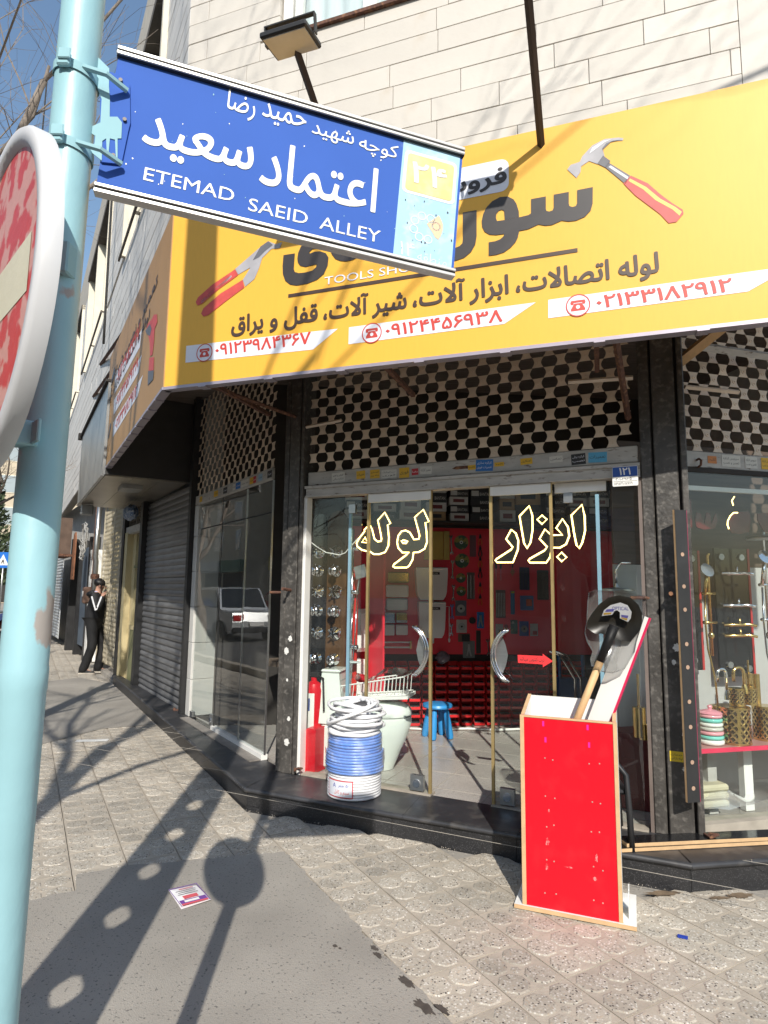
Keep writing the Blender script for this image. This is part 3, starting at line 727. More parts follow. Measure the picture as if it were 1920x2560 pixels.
# stickers on the shutter rails
def sticker(par, u, z, w_, h_, c, lines, y=-.0195, ink=M_ink, tilt=0.0):
    q = MB(); q.box(-w_ / 2, w_ / 2, -.0008, 0, -h_ / 2, h_ / 2)
    o = place(q.mesh('sticker', mat('sticker paper', c, .55, var=.06, scale=30)), 'sticker', par, M=Matrix.Translation((u, y, z)) @ Matrix.Rotation(R(tilt), 4, 'Y'))
    for k, s_ in enumerate(lines):
        hh = h_ / (len(lines) + .6); zc = h_ / 2 - hh * (k + .8)
        text(s_, -w_ * .42, w_ * .42, zc - hh * .30, zc + hh * .36, -.0012, ink, o)
    return o
cw, cy_, cb, cr_, ck = (.62, .60, .55), (.72, .43, .03), (.03, .16, .48), (.50, .03, .04), (.03, .03, .03)
F2 = lambda x: FF.px(x, 1180)[0] - .01
for x, w_, h_, c, ls in [(849, .12, .075, cw, ['تعویض و تعمیر', 'کرکره برقی']), (905, .08, .065, cy_, ['تعمیرات']), (940, .085, .07, cy_, ['کلیدسازی', 'شبانه روزی']), (975, .13, .065, cw, ['درب اتوماتیک', 'فوری']),
                         (1013, .085, .08, cy_, ['فوری']), (1040, .055, .05, cr_, ['رضا']), (1067, .095, .06, cw, ['تعمیر کرکره']), (1182, .06, .035, cy_, ['کلید']), (1213, .13, .085, cb, ['کرکره سازی', 'تعمیرات فوری']), (1250, .07, .03, cy_, ['کلید']),
                         (1318, .085, .045, cy_, ['آهنگری']), (1392, .09, .045, cw, ['تماس']), (1448, .095, .075, ck, ['کرکره برقی', 'نصب']), (1496, .12, .07, (.10, .38, .60), ['تعمیرات'])]:
    sticker(rlF, F2(x), .055 + random.uniform(-.008, .008), w_, h_, c, ls, ink=M_wprint if c in (cb, cr_, ck) else M_ink, tilt=random.uniform(-3, 3))
L2 = lambda x: LF.px(x, 1215)[0] + 2.39
for x, w_, c in [(508, .10, cy_), (545, .14, cy_), (568, .12, ck), (590, .08, cw), (600, .13, cb), (612, .13, cw), (622, .09, cw), (633, .09, cy_), (641, .07, cr_), (655, .10, (.3, .45, .6)), (678, .1, ck)]:
    sticker(rlL, L2(x), .055, w_, .065, c, ['تعمیرات'], ink=M_wprint if c in (cb, cr_, ck) else M_ink)
R2 = lambda x: RF.px(x, 1155)[0] - .02
for x, w_, h_, c in [(1778, .07, .05, (.55, .2, .05)), (1825, .15, .08, cw), (1875, .10, .08, cw), (1915, .10, .08, cy_)]:
    sticker(rlR, R2(x), .06, w_, h_, c, ['سرویس کرکره', 'تعمیر و نصب'] if w_ > .08 else ['کلید'])
q = MB(); q.tube([(.10, -.03, .0), (.10, -.055, .01), (.10, -.06, .04), (.10, -.04, .055), (.10, -.02, .05)], .008, 6); q.build('pull_ring', M_rust, shR)
q = MB(); q.prism([(1.27, .05), (1.30, .042), (1.48, .042), (1.50, .055), (1.48, .066), (1.30, .066)], -.0195, -.017); q.build('key_slot', M_rust, rlF)
# lintels and door head
q = MB(); q.bbox(.0, 2.58, -.035, .08, 2.358, 2.445, .008); q.box(0, 2.58, -.05, -.034, 2.425, 2.446); q.box(.0, 2.58, -.042, .05, 2.355, 2.366); B_(q, 'door_lintel', M_rail, FF)
q = MB(); q.box(-.012, .016, -.03, .05, ST, 2.355); B_(q, 'door_post', M_white, FF)
q = MB(); q.box(2.562, 2.585, -.02, .05, ST, 2.355); B_(q, 'door_post', mat('pinkish grey post', (.16, .125, .11), .6, var=.2), FF)
q = MB(); q.box(.03, 1.12, -.035, .06, ST - .003, ST + .012); q.box(1.56, 2.55, -.035, .06, ST - .003, ST + .012); B_(q, 'door_threshold', mat('worn sill stone', (.34, .30, .25), .8, var=.3, scale=12), FF)
q = MB(); q.box(-1.45, -.12, -.03, .03, ST, ST + .045); B_(q, 'window_sill', M_white, LF); q = MB(); q.box(-2.2, -.12, -.13, -.031, ST + .001, ST + .010); B_(q, 'sill_strip', mat('grey sill marble', (.22, .20, .18), .5, var=.25, scale=8), LF)
q = MB(); q.box(-.05, 2.2, -.06, .06, ST + .001, ST + .06); B_(q, 'window_sill', mat('dusty cream sill', (.40, .36, .30), .7, var=.25, scale=7), RF)
q = MB(); q.box(-.04, 2.2, .03, .05, 2.285, 2.315); B_(q, 'light_strip', M_white, RF)
q = MB(); q.box(-.04, 2.2, -.02, .05, 2.40, 2.43); B_(q, 'window_head', M_dark, RF)
# side braces under the board
def brace(label, a, b, r=.022, m=M_rust, group=None):
    t = thing('steel_brace', label, 'strut', W0, a, group=group)
    d = Vector(b) - Vector(a); q = MB(); q.tube([(0, 0, 0), d], r, 4); q.build('square_tube', m, t); return t
brace('rusty strut slanting from the right column up under the yellow board', FF.W(2.52, -.03, 2.75), BF.W(3.02, .1, 3.02), .02)
brace('thin rusty bar from the left column to the back of the yellow board', FF.W(-.1, 0, 3.05), BF.W(.25, .1, 3.05), .016)
brace('cream tube stub jutting from the right column in front of the lattice', FF.W(2.56, -.05, 3.02), FF.W(2.15, -.10, 3.03), .016, M_shut)
brace('cream tube stub jutting from the right column over the right lattice', RF.W(.02, -.05, 2.96), RF.W(.42, -.08, 2.95), .016, M_shut)
brace('thick rusty white pipe under the right end of the yellow board', RF.W(.1, -.12, 3.22), RF.W(1.6, -.1, 3.2), .03, M_rail)
brace('old timber offcut wedged between the right column and the board', RF.W(-.02, -.05, 3.12), RF.W(.14, -.3, 3.3), .04, M_wood)
brace('short cream tube stub jutting from the left column before the lattice', FF.W(.0, -.05, 2.95), FF.W(.36, -.09, 2.96), .014, M_shut)
# ------------------------------------------------------------------ the yellow shop board
brd = thing('shop_board', 'large yellow tool shop board wrapping the corner, painted with a hammer', 'signboard', BF, (0, 0, 3.01))
bpy.context.view_layer.update()
bz = -3.01
BH = 1.34; BW = 4.9
q = MB(); q.box(0, BW, 0, .05, 0, BH); q.build('front_banner', M_ylw, brd)
relL = BF.M.inverted() @ BL.M
BLp = bpy.data.objects.new('side_banner', None)
q = MB(); q.prism([(0, 0), (3.69, 0), (3.69, BH), (-.12, BH + .12)], 0, .05)
sb = place(q.mesh('side_banner', M_ylw_shade), 'side_banner', brd, M=Matrix.Translation((0, 0, bz)) @ relL @ Matrix.Translation((0, 0, 3.01)))
q = MB(); q.box(.0, BW, -.006, .06, -.022, -.001)
for k in range(9): q.box(.3 + k * .52, .36 + k * .52, -.010, .06, -.03, -.023)
q.build('edge_profile', M_aluedge, brd)
q = MB(); q.box(0, 3.69, -.006, .06, -.022, -.001)
for k in range(12): q.box(.1 + k * .3, .125 + k * .3, -.010, .06, -.03, -.023)
q.build('edge_profile', M_aluedge, sb)
q = MB()                                          # steel frame behind the banner
for z in (.02, BH - .05): q.box(.05, BW - .05, .06, .09, z, z + .03)
for k in range(7): q.box(.05 + k * .78, .08 + k * .78, .06, .09, .05, BH - .05)
for k in range(4): q.box(.3 + k * 1.3, .33 + k * 1.3, .09, .95 - k * .15, .02, .05)
q.build('back_frame', M_rust, brd)
b0 = lambda x, y: (lambda a: (a[0], a[1] - 3.01))(BF.px(x, y))
bL = lambda x, y: (lambda a: (a[0], a[1] - 3.01))(BL.px(x, y))
def pr(pts, m, name, y=-.002, f=b0, par=None):
    q = MB(); q.sheet([f(*p) for p in pts], y); return q.build(name, m, par or brd)
# white name tag and its lettering
za, zb_ = b0(1200, 398)[1], b0(1200, 478)[1]
u1 = b0(1272, 440)[0]; u0 = b0(1000, 460)[0]
def rrect(u0, u1, z0, z1, r, n=5):
    out = []
    for cx, cz, a in ((u1 - r, z1 - r, 0), (u0 + r, z1 - r, 90), (u0 + r, z0 + r, 180), (u1 - r, z0 + r, 270)):
        for k in range(n + 1): out.append((cx + r * math.cos(R(a + 90 * k / n)), cz + r * math.sin(R(a + 90 * k / n))))
    return out
zt_, zq = b0(1262, 397)[1], b0(1262, 478)[1]
q = MB(); q.sheet(rrect(u0, u1, zq, zt_, .05), -.002); q.build('name_tag', M_wprint, brd)
text('فروشگاه', u0 + .06, b0(1267, 430)[0], zq + .02, zt_ - .035, -.004, M_ink, brd, bold=.03)
# shop name: only the letters the street plate leaves in view
zA = lambda x, y: (1120 + x * .24111, 440 + y * .24111)
zB = lambda x, y: (680 + x * .24111, 560 + y * .24111)
pr([zA(*p) for p in [(1502, 118), (1340, 150), (1340, 285), (1325, 315), (1290, 325), (1260, 315), (1253, 290), (1253, 168), (1097, 197), (1097, 330), (1085, 360), (1050, 372), (1022, 365), (1015, 345), (1015, 215), (862, 243), (862, 390), (835, 408), (738, 432),
    (590, 460), (510, 470), (498, 440), (503, 395), (530, 362), (560, 352), (583, 365), (590, 459), (737.5, 431), (735, 370), (710, 290), (680, 245), (620, 215), (540, 222), (460, 265), (400, 330), (365, 400), (350, 470), (355, 530), (380, 580), (430, 610), (500, 615), (585, 603), (575, 630), (540, 660), (490, 680), (423, 690), (423, 830), (500, 820), (580, 795), (650, 745), (700, 690), (725, 640), (740, 572), (830, 555), (940, 505), (1010, 518), (1080, 510), (1180, 465), (1250, 475), (1330, 465), (1420, 425), (1480, 360), (1500, 290)]], M_ink, 'lettering', -.004)
pr([zA(*p) for p in [(298, 357), (155, 382), (155, 660), (150, 700), (120, 730), (70, 750), (-60, 770), (-60, 890), (85, 880), (170, 850), (240, 790), (285, 710), (298, 630)]], M_ink, 'lettering', -.004)
pr([zB(*p) for p in [(240, 307), (122, 325), (112, 440), (115, 520), (140, 590), (190, 630), (260, 640), (370, 620), (470, 580), (540, 520), (580, 430), (588, 350), (560, 305), (500, 285), (440, 290), (395, 310), (390, 295), (420, 265), (470, 255), (560, 250), (600, 180), (340, 190), (300, 240), (275, 300), (265, 360), (270, 400), (295, 435), (350, 448), (420, 430), (465, 420), (460, 450), (420, 485), (350, 505), (280, 512), (240, 500), (228, 470)]], M_ink, 'lettering', -.004)
pr([zB(*p) for p in [(610, 285), (625, 320), (660, 365), (710, 385), (770, 390), (840, 375), (890, 345), (900, 250), (620, 240)]], M_ink, 'lettering', -.004)
text('TOOLS SHOP', b0(812, 700)[0], b0(1050, 672)[0], b0(900, 699)[1], b0(900, 679)[1], -.004, M_wprint, brd, bold=.02)
za = b0(721, 740)
q = MB(); e = b0(1444, 626); zc = (za[1] + e[1]) / 2; q.sheet([(za[0], zc - .012), (e[0], zc - .012), (e[0], zc + .012), (za[0], zc + .012)], -.003); q.build('rule', M_inkbrown, brd)
zb1, zt1 = b0(1273, 733)[1], b0(1273, 687)[1]
for s_, xa, xb in [('لوله اتصالات،', 1290, 1650), ('ابزار آلات،', 1032, 1272), ('شیر آلات،', 810, 1018), ('قفل و یراق', 582, 797)]:
    text(s_, b0(xa, 745)[0], b0(xb, 720)[0], zb1, zt1, -.004, M_inkbrown, brd, bold=.028, fit='line')
def phone(cx, cy, rpx):
    u, z = b0(cx, cy); r = abs(b0(cx + rpx, cy)[0] - u); n = 28
    q = MB(); ring = []
    q.disc(u, z, r, -.0036, -.0034, n); q.build('phone_disc', M_wprint, brd)
    q = MB(); vs = [(u + r * k * math.cos(2 * math.pi * i / n), -.0046, z + r * k * math.sin(2 * math.pi * i / n)) for k in (1, .9) for i in range(n)]
    q.add(vs, [(i, (i + 1) % n, n + (i + 1) % n, n + i) for i in range(n)])
    q.sheet([(u - .62 * r, z + .28 * r), (u - .55 * r, z + .45 * r), (u + .55 * r, z + .45 * r), (u + .62 * r, z + .28 * r), (u + .58 * r, z + .08 * r), (u + .36 * r, z + .08 * r), (u + .34 * r, z + .25 * r), (u - .34 * r, z + .25 * r), (u - .36 * r, z + .08 * r), (u - .58 * r, z + .08 * r)], -.0046)
    q.sheet([(u - .3 * r, z + .18 * r), (u + .3 * r, z + .18 * r), (u + .58 * r, z - .3 * r), (u + .58 * r, z - .48 * r), (u - .58 * r, z - .48 * r), (u - .58 * r, z - .3 * r)], -.0046)
    q.build('phone_symbol', M_inkred, brd)
    q = MB(); q.disc(u, z - .15 * r, .17 * r, -.0056, -.0054, 14); q.build('phone_dial', M_wprint, brd)
BZ = [b0(871, 861)[1], b0(872, 818)[1]]
for pts, s_, xa, xb, ph in [([(466, 865), (845, 822), (783, 874), (464, 907)], '۰۹۱۲۳۹۸۴۳۶۷', 540, 778, (512, 882, 20)),
                            ([(872.6, 818.6), (1340, 756), (1261, 810), (871.5, 861)], '۰۹۱۲۴۴۵۶۹۳۸', 964, 1257, (930, 833, 25)),
                            ([(1370.7, 750), (1985, 664), (1870, 729), (1370.7, 796)], '۰۲۱۳۳۱۸۲۹۱۲', 1494, 1836, (1445, 764, 31))]:
    pr(pts, M_wprint, 'number_bar'); mid = b0((xa + xb) / 2, (pts[0][1] + pts[2][1]) / 2)[1]
    z0 = b0(pts[0][0], pts[0][1])[1]; z1 = b0(pts[3][0], pts[3][1])[1]
    text(s_, b0(xa, 860)[0], b0(xb, 820)[0], z1 + (z0 - z1) * .17, z1 + (z0 - z1) * .86, -.004, M_inkred, brd, bold=.02); phone(*ph)
# printed hammer and pliers
h3 = lambda x, y: (1280 + x * .38577, y * .38577)
M_steelp = mat('printed steel grey', (.36, .35, .37), .5, var=.18, scale=7); M_steeld = mat('printed steel dark', (.12, .12, .135), .5, var=.2, scale=9)
M_steell = mat('printed steel light', (.62, .62, .65), .5, var=.05); M_hred = mat('printed grip red', (.55, .07, .06), .5, var=.2, scale=16); M_hyel = mat('printed grip yellow', (.80, .55, .12), .5, var=.1)
for pts, m in [([(722, 898), (690, 893), (600, 903), (520, 945), (455, 1015), (440, 1050), (405, 1062), (380, 1070), (358, 1100), (418, 1155), (445, 1115), (448, 1080), (500, 1045), (553, 1065), (600, 1010), (583, 965), (610, 930), (660, 915), (718, 912)], M_steelp),
               ([(715, 907), (640, 922), (590, 970), (600, 1005), (585, 965), (610, 930), (655, 913)], M_steeld), ([(590, 1010), (638, 1045), (610, 1090), (553, 1062)], M_steeld),
               ([(625, 1055), (765, 1140), (735, 1195), (603, 1085)], M_steeld), ([(640, 1075), (755, 1150), (748, 1165), (625, 1085)], M_steell), ([(520, 960), (590, 915), (650, 903), (600, 925), (555, 960), (500, 1000)], M_steell),
               ([(770, 1140), (880, 1190), (960, 1260), (1040, 1320), (1105, 1360), (1112, 1385), (1065, 1440), (1015, 1448), (960, 1390), (800, 1270), (745, 1215), (722, 1190)], M_hred),
               ([(765, 1160), (870, 1215), (960, 1290), (1060, 1345), (1100, 1375), (1085, 1400), (1040, 1360), (930, 1300), (850, 1230), (755, 1175)], M_hyel)]:
    pr([h3(*p) for p in pts], m, 'hammer_print', -.003 - .0007 * (m is not M_steelp) - .0006 * (m in (M_steell, M_hyel)))
h4 = lambda x, y: (x * .38577, 640 + y * .38577)
h5 = lambda x, y: (640 + x * .38577, y * .38577)
for pts, m in [([(1270, 300), (1285, 270), (1380, 185), (1525, 88), (1545, 125), (1420, 215), (1310, 312), (1282, 322)], M_hred), ([(1305, 375), (1320, 340), (1430, 245), (1575, 155), (1585, 205), (1470, 290), (1350, 385), (1320, 393)], M_hred),
               ([(1525, 85), (1600, 20), (1680, -50), (1740, -95), (1790, -75), (1830, -88), (1815, -50), (1760, -45), (1700, 15), (1680, 80), (1650, 150), (1590, 200), (1575, 155), (1625, 75), (1545, 122)], M_steelp),
               ([(1690, -60), (1740, -95), (1770, -70), (1720, -30), (1680, 10), (1640, 30)], M_steeld), ([(1300, 300), (1400, 205), (1500, 125), (1505, 135), (1410, 220), (1310, 305)], M_steell)]:
    pr([h4(*p) for p in pts], m, 'pliers_print', -.003 - .0008 * (m is not M_steelp))
# street side print
for pts, s_ in [([(288, 935), (356, 822), (350, 868), (287, 984)], '۰۹۱۲۳۹۸۴۳۶۷'), ([(285, 1001), (355, 887), (347, 931), (284.5, 1038)], '۰۹۱۲۴۴۵۶۹۳۸'), ([(283.5, 1056), (358, 937), (345, 990), (282.5, 1093)], '۰۲۱۳۳۱۸۲۹۱۲')]:
    P = [(lambda a: (a[0], a[1] - 3.01))(BL.px(*p)) for p in pts]
    q = MB(); q.sheet(P, -.002); q.build('number_bar', M_wprint, sb)
    z0, z1 = P[3][1], P[0][1]; text(s_, P[0][0] + .25, P[2][0] - .05, z0 + (z1 - z0) * .2, z1 - (z1 - z0) * .2, -.004, M_inkred, sb, bold=.02)
text('تعمیر و نصب شیرآلات', .15, 3.2, .96, 1.10, -.004, M_inkbrown, sb, bold=.02); text('لوله و اتصالات ابزارآلات', .3, 2.9, .80, .92, -.004, M_inkbrown, sb, bold=.02)
DR = lambda x, y: (x * .38577, 640 + y * .38577)
for pts, m in [([(960, 440), (985, 410), (1000, 380), (1020, 378), (1022, 430), (1005, 470), (1000, 560), (990, 640), (975, 650), (972, 560), (960, 500), (945, 490)], M_hred), ([(970, 660), (1000, 655), (998, 740), (965, 745)], M_hred), ([(962, 745), (1000, 742), (995, 800), (960, 838)], M_steeld), ([(945, 485), (975, 440), (985, 470), (975, 520), (955, 505)], M_steeld),
               ([(715, 830), (745, 715), (748, 740), (725, 835)], M_steeld), ([(690, 1000), (700, 890), (725, 850), (715, 960), (705, 1050)], M_steeld), ([(700, 1180), (715, 1080), (722, 1090), (706, 1185)], M_steeld)]:
    P = [(lambda a: (a[0], a[1] - 3.01))(BL.px(*DR(*p))) for p in pts]; q = MB(); q.sheet(P, -.003 - .0008 * (m is M_steeld)); q.build('drill_print', m, sb)

cv = MB(); cv.slab(poly3(BL.W(.1, .06, 0), BL.W(3.66, .06, 0), BF.W(.02, .055, 0), BF.W(BW, .055, 0), UF.W(5.2, -.03, 0), UF.W(.0, -.04, 0), UL.W(-3.9, -.04, 0)), 4.24, 4.25)
place(cv.mesh('sun_block_sheet', M_dark), 'sun_block_sheet', brd, M=brd.matrix_world.inverted())  # unseen sheet, added to stop sun leaking in between board and wall
# ------------------------------------------------------------------ floodlights on the board
def floodlight(label, u, tilt):
    t = thing('floodlight', label, 'floodlight', BF, (u, .03, 4.33), group=None)
    top = (0, -.80, .33)
    q = MB(); q.tube([(0, 0, -.1), top], .022, 4); q.build('post', mat('dark brown post', (.035, .02, .016), .6), t)
    hd = bpy.data.objects.new('lamp_head', None); COL.objects.link(hd); hd.parent = t
    hd.matrix_local = Matrix.Translation((top[0], top[1], top[2] - .04)) @ Matrix.Rotation(R(tilt), 4, 'X') @ Matrix.Scale(.74, 4)
    q = MB(); q.bbox(-.19, .19, -.14, .14, -.02, .025, .01)
    for k in range(9): q.box(-.15 + k * .036, -.14 + k * .036, -.1, .1, .025, .045)
    q.build('housing', M_blk2, hd)
    q = MB(); q.box(-.17, .17, -.12, .12, -.028, -.0205); q.build('lens', mat('lamp lens', (.55, .56, .56), .15), hd)
    q = MB(); q.box(-.21, -.20, -.02, .02, .0, .14); q.box(.20, .21, -.02, .02, .0, .14); q.box(-.21, .21, -.02, .02, .14, .15); q.build('bracket', M_blk2, hd)
    return t
floodlight('black floodlight on a leaning post above the left of the yellow board', BF.px(859, 445)[0], 10)
floodlight('floodlight post rising from the middle of the yellow board top', BF.px(1352, 325)[0], 10)
for k, (a, b, lab) in enumerate([(UL.W(-6.8, .0, 5.55), BL.W(1.3, .04, 4.33), 'rusty strut from the side wall to the board, upper one by the pole'), (UL.W(-7.6, 0, 4.85), BL.W(.3, .04, 4.3), 'rusty strut from the side wall to the board, lower one by the pole')]):
    pass
# ------------------------------------------------------------------ street name plate on its pole
M_pole = mat('pale blue pole paint', (.30, .51, .555), .42, var=.06, scale=8, col2=(.36, .32, .29), mix=(.63, .655), mscale=8, bump=.22, bscale=18, stretch=(1, 1, .7))
M_blue = mat('blue enamel', (.050, .125, .45), .7, var=.05, scale=5, col2=(.25, .30, .45), mix=(.70, .85), mscale=9, spec=.12)
M_lblue = mat('pale blue reflective', (.34, .56, .72), .6, var=.08, scale=14, col2=(.55, .68, .78), mix=(.5, .8))
M_lyel = mat('faded yellow reflective', (.66, .56, .22), .45, var=.08, scale=10, col2=(.72, .66, .42), mix=(.45, .8))
M_wl = mat('white sheeting', (.74, .74, .70), .45, var=.04)
M_peach = mat('peach sheeting', (.72, .50, .32), .45, var=.05)
M_ghost = mat('ghosted white letters', (.56, .69, .78), .45, var=.1)
M_band = mat('blue painted band', (.30, .50, .55), .75, var=.06, spec=.15)
M_rivet = mat('dull rivet', (.07, .06, .055), .5, metal=.4, var=.2)
PR = .038; PO = Vector((-.625, 1.092, 0)); LEAN = .0085
pole = thing('sign_pole', 'tall pale blue steel pole with peeling paint carrying both signs', 'pole', W0, PO)
pole.matrix_world = Matrix.Translation(PO) @ Matrix.Rotation(LEAN, 4, 'Y')
q = MB(); q.lathe([(PR, -.1), (PR, 1.42), (PR + .0012, 1.425), (PR + .0012, 1.46), (PR, 1.465), (PR, 3.35)], 40); q.build('shaft', M_pole, pole, smooth=35)
q = MB(); q.lathe([(PR + .001, 3.35), (PR - .004, 3.37), (.001, 3.38)], 40); q.build('cap', M_pole, pole, smooth=35)
SA = R(4.6)
sg = thing('street_name_plate', 'blue street name plate with Persian and English lettering, fixed to the pole', 'street sign', SF, (-.05, 0, 2.66))
sg.matrix_world = SF.M @ Matrix.Translation((-.055, 0, 2.66)) @ Matrix.Rotation(SA, 4, 'Y')
Minv = sg.matrix_world.inverted()
def sp_(x, y, w=0.0):                       # photo point -> plate coordinates
    o = sg.matrix_world.translation; M3 = sg.matrix_world.to_3x3(); n = M3 @ Vector((0, 1, 0))
    o2 = o + n * w; d = ray(x, y); t = (o2 - CP).dot(n) / d.dot(n); P = Minv @ (CP + d * t); return (P.x, P.z)
c00, c10, c01, c11 = sp_(253, 482), sp_(1138, 695), sp_(285, 115), sp_(1152, 380)
H_ = .31; 
zt = (c01[1] + c11[1]) / 2; zb = (c00[1] + c10[1]) / 2; xl = (c00[0] + c01[0]) / 2; xr = (c10[0] + c11[0]) / 2
rw = .011
q = MB(); q.box(xl, xr, 0, .004, zb + rw, zt - rw); q.build('plate', M_blue, sg)
M_anod = mat('anodised rail', (.56, .545, .52), .4, metal=.45, var=.15, scale=5)
for zc_, s_, nm in ((zt, -1, 'top_rail'), (zb, 1, 'bottom_rail')):
    q = MB(); q.box(xl - .002, xr + .002, -.006, .012, min(zc_, zc_ + s_ * .017), max(zc_, zc_ + s_ * .017)); rl_ = q.build(nm, M_blk2, sg)
    for e0, e1, y0 in ((-.003, .0045, -.009), (.0085, .0155, -.010)):
        q = MB(); a_, b_ = sorted((zc_ + s_ * e0, zc_ + s_ * e1)); q.bbox(xl - .002, xr + .002, y0, .013 if e0 < 0 else -.0055, a_, b_, .0012); q.build('rail_lip', M_anod, rl_)
pxs = lambda x, y: sp_(x, y)
D0 = sp_(998, 470)[0]
q = MB(); q.box(D0, xr - .006, -.0009, -.0004, zb + rw * 1.5, zt - rw * 1.5); q.build('number_field', M_lblue, sg)
a = sp_(1005, 480); b = sp_(1138, 390)
f0, f1 = sp_(1003, 482)[0], sp_(1136, 500)[0]; g1 = sp_(1010, 366)[1]; g0 = sp_(1130, 515)[1]
q = MB(); q.sheet(rrect(f0, f1, g0 + .002, g1 - .006, .012), -.0014); q.build('number_frame', M_wl, sg)
q = MB(); q.sheet(rrect(f0 + .007, f1 - .007, g0 + .009, g1 - .013, .008), -.0019); q.build('number_panel', M_lyel, sg)
text('۲۴', sp_(1028, 430)[0], sp_(1118, 430)[0], g0 + .03, g1 - .030, -.0024, M_wl, sg, bold=.02)
# municipality ring and wedge
cx, cz = sp_(1062, 570); r0 = .027
for k in range(8):
    a_ = R(20 + 45 * k)
    if k in (7,): continue
    q = MB(); n = 12; ax, az = cx + r0 * math.cos(a_), cz + r0 * math.sin(a_)
    q.add([(ax + s_ * math.cos(2 * math.pi * i / n), -.0014, az + s_ * math.sin(2 * math.pi * i / n)) for s_ in (.0105, .0078) for i in range(n)], [(i, (i + 1) % n, n + (i + 1) % n, n + i) for i in range(n)])
    q.build('emblem_ring', M_ghost, sg)
P = [sp_(*p) for p in [(960 + x * .1447, 360 + y * .1447) for x, y in [(735, 1385), (945, 1238), (990, 1330), (1015, 1400), (1010, 1500), (980, 1590), (935, 1660), (880, 1620), (830, 1530), (775, 1450)]]]
q = MB(); q.sheet(P, -.0014); q.build('emblem_wedge', M_peach, sg)
text('منطقه', sp_(1043, 640)[0], sp_(1117, 650)[0], sp_(1080, 660)[1], sp_(1080, 636)[1], -.0014, M_ghost, sg)
text('۱۴', sp_(999, 620)[0], sp_(1037, 620)[0], sp_(1015, 640)[1], sp_(1015, 606)[1], -.0014, M_ghost, sg)
# lettering
Z = lambda x, y: sp_(x, y)[1]
X = lambda x, y: sp_(x, y)[0]
zbl, ztl = Z(940, 500), Z(940, 428)
text('اعتماد', X(650, 430), X(944, 470), Z(800, 505) + .004, Z(730, 366) + .002, -.001, M_wl, sg, bold=.012)
text('سعید', X(356, 340), X(634, 400), Z(470, 415), Z(405, 297), -.001, M_wl, sg, bold=.016)
for s_, xa, xb, ya, yb in [('کوچه', 896, 996, 397, 352), ('شهید', 778, 886, 358, 316), ('حمید', 654, 767, 320, 270), ('رضا', 567, 640, 298, 230)]:
    text(s_, X(xa, (ya + yb) / 2), X(xb, (ya + yb) / 2), Z((xa + xb) / 2, ya) , Z((xa + xb) / 2, yb) , -.001, M_wl, sg, bold=.004)
for s_, xa, xb, yl, yt in [('ETEMAD', 357, 590, 478, 446), ('SAEID', 620, 772, 545, 513), ('ALLEY', 798, 953, 590, 559)]:
    xm = (xa + xb) / 2
    z0_, z1_ = Z(xm, (yl if True else 0) + 0), Z(xm, yt)
    text(s_, X(xa, yt + 10), X(xb, yt + 10), min(z0_, z1_), max(z0_, z1_), -.001, M_wl, sg, bold=.022)
# bracket leaf with rivets, bands
lf = [sp_(*p) for p in [(x * .3164 + 200, y * .3164) for x, y in [(165, 560), (270, 590), (330, 620), (395, 680), (400, 980), (385, 1040), (335, 1280), (310, 1305), (170, 1290), (160, 1000)]]]
q = MB(); q.prism(lf, -.0045, -.0005); br = q.build('bracket_leaf', M_blue, sg)
q = MB(); lp = [sp_(*p) for p in [(x * .3164 + 200, y * .3164) for x, y in [(130, 480), (150, 475), (235, 560), (232, 700), (240, 800), (238, 940), (300, 940), (335, 985), (330, 1110), (300, 1110), (300, 1290), (288, 1290), (280, 1120), (240, 1110), (228, 1240), (216, 1240), (210, 1110), (180, 1130), (176, 1285), (70, 1200), (75, 1180), (120, 1150), (125, 1090), (80, 1060), (90, 1020), (165, 985), (175, 800), (130, 690), (120, 600)]]]
q.prism(lp, -.0062, -.0046); q.build('bracket_arm', M_band, sg)
for x, y in ((325, 655), (357, 965), (268, 1247)):
    u, z = sp_(200 + x * .3164, y * .3164); q = MB(); q.disc(u, z, .0038, -.009, -.004, 10); q.build('rivet', M_rivet, sg)
rr = random.Random(4)
for k in range(34):
    u, z = rr.uniform(xl + .02, D0), rr.uniform(zb + .03, zt - .03); s_ = rr.uniform(.0006, .0016)
    q = MB(); q.sheet([(u + a, z + b) for a, b in blob(0, 0, s_, s_ * 1.5, 0, k, 7)], -.0007); q.build('paint_fleck', M_wl if k % 3 else M_band, sg)
for k in range(16):
    u, z = rr.uniform(D0 + .01, xr - .01), rr.uniform(zb + .03, zb + .16); s_ = rr.uniform(.0006, .0018)
    q = MB(); q.sheet([(u + a, z + b) for a, b in blob(0, 0, s_, s_ * 1.5, 0, k, 7)], -.0021); q.build('paint_chip', M_blk2, sg)
pz = lambda y: (CP + ray(190, y) * (1.06 / ray(190, y).y)).z
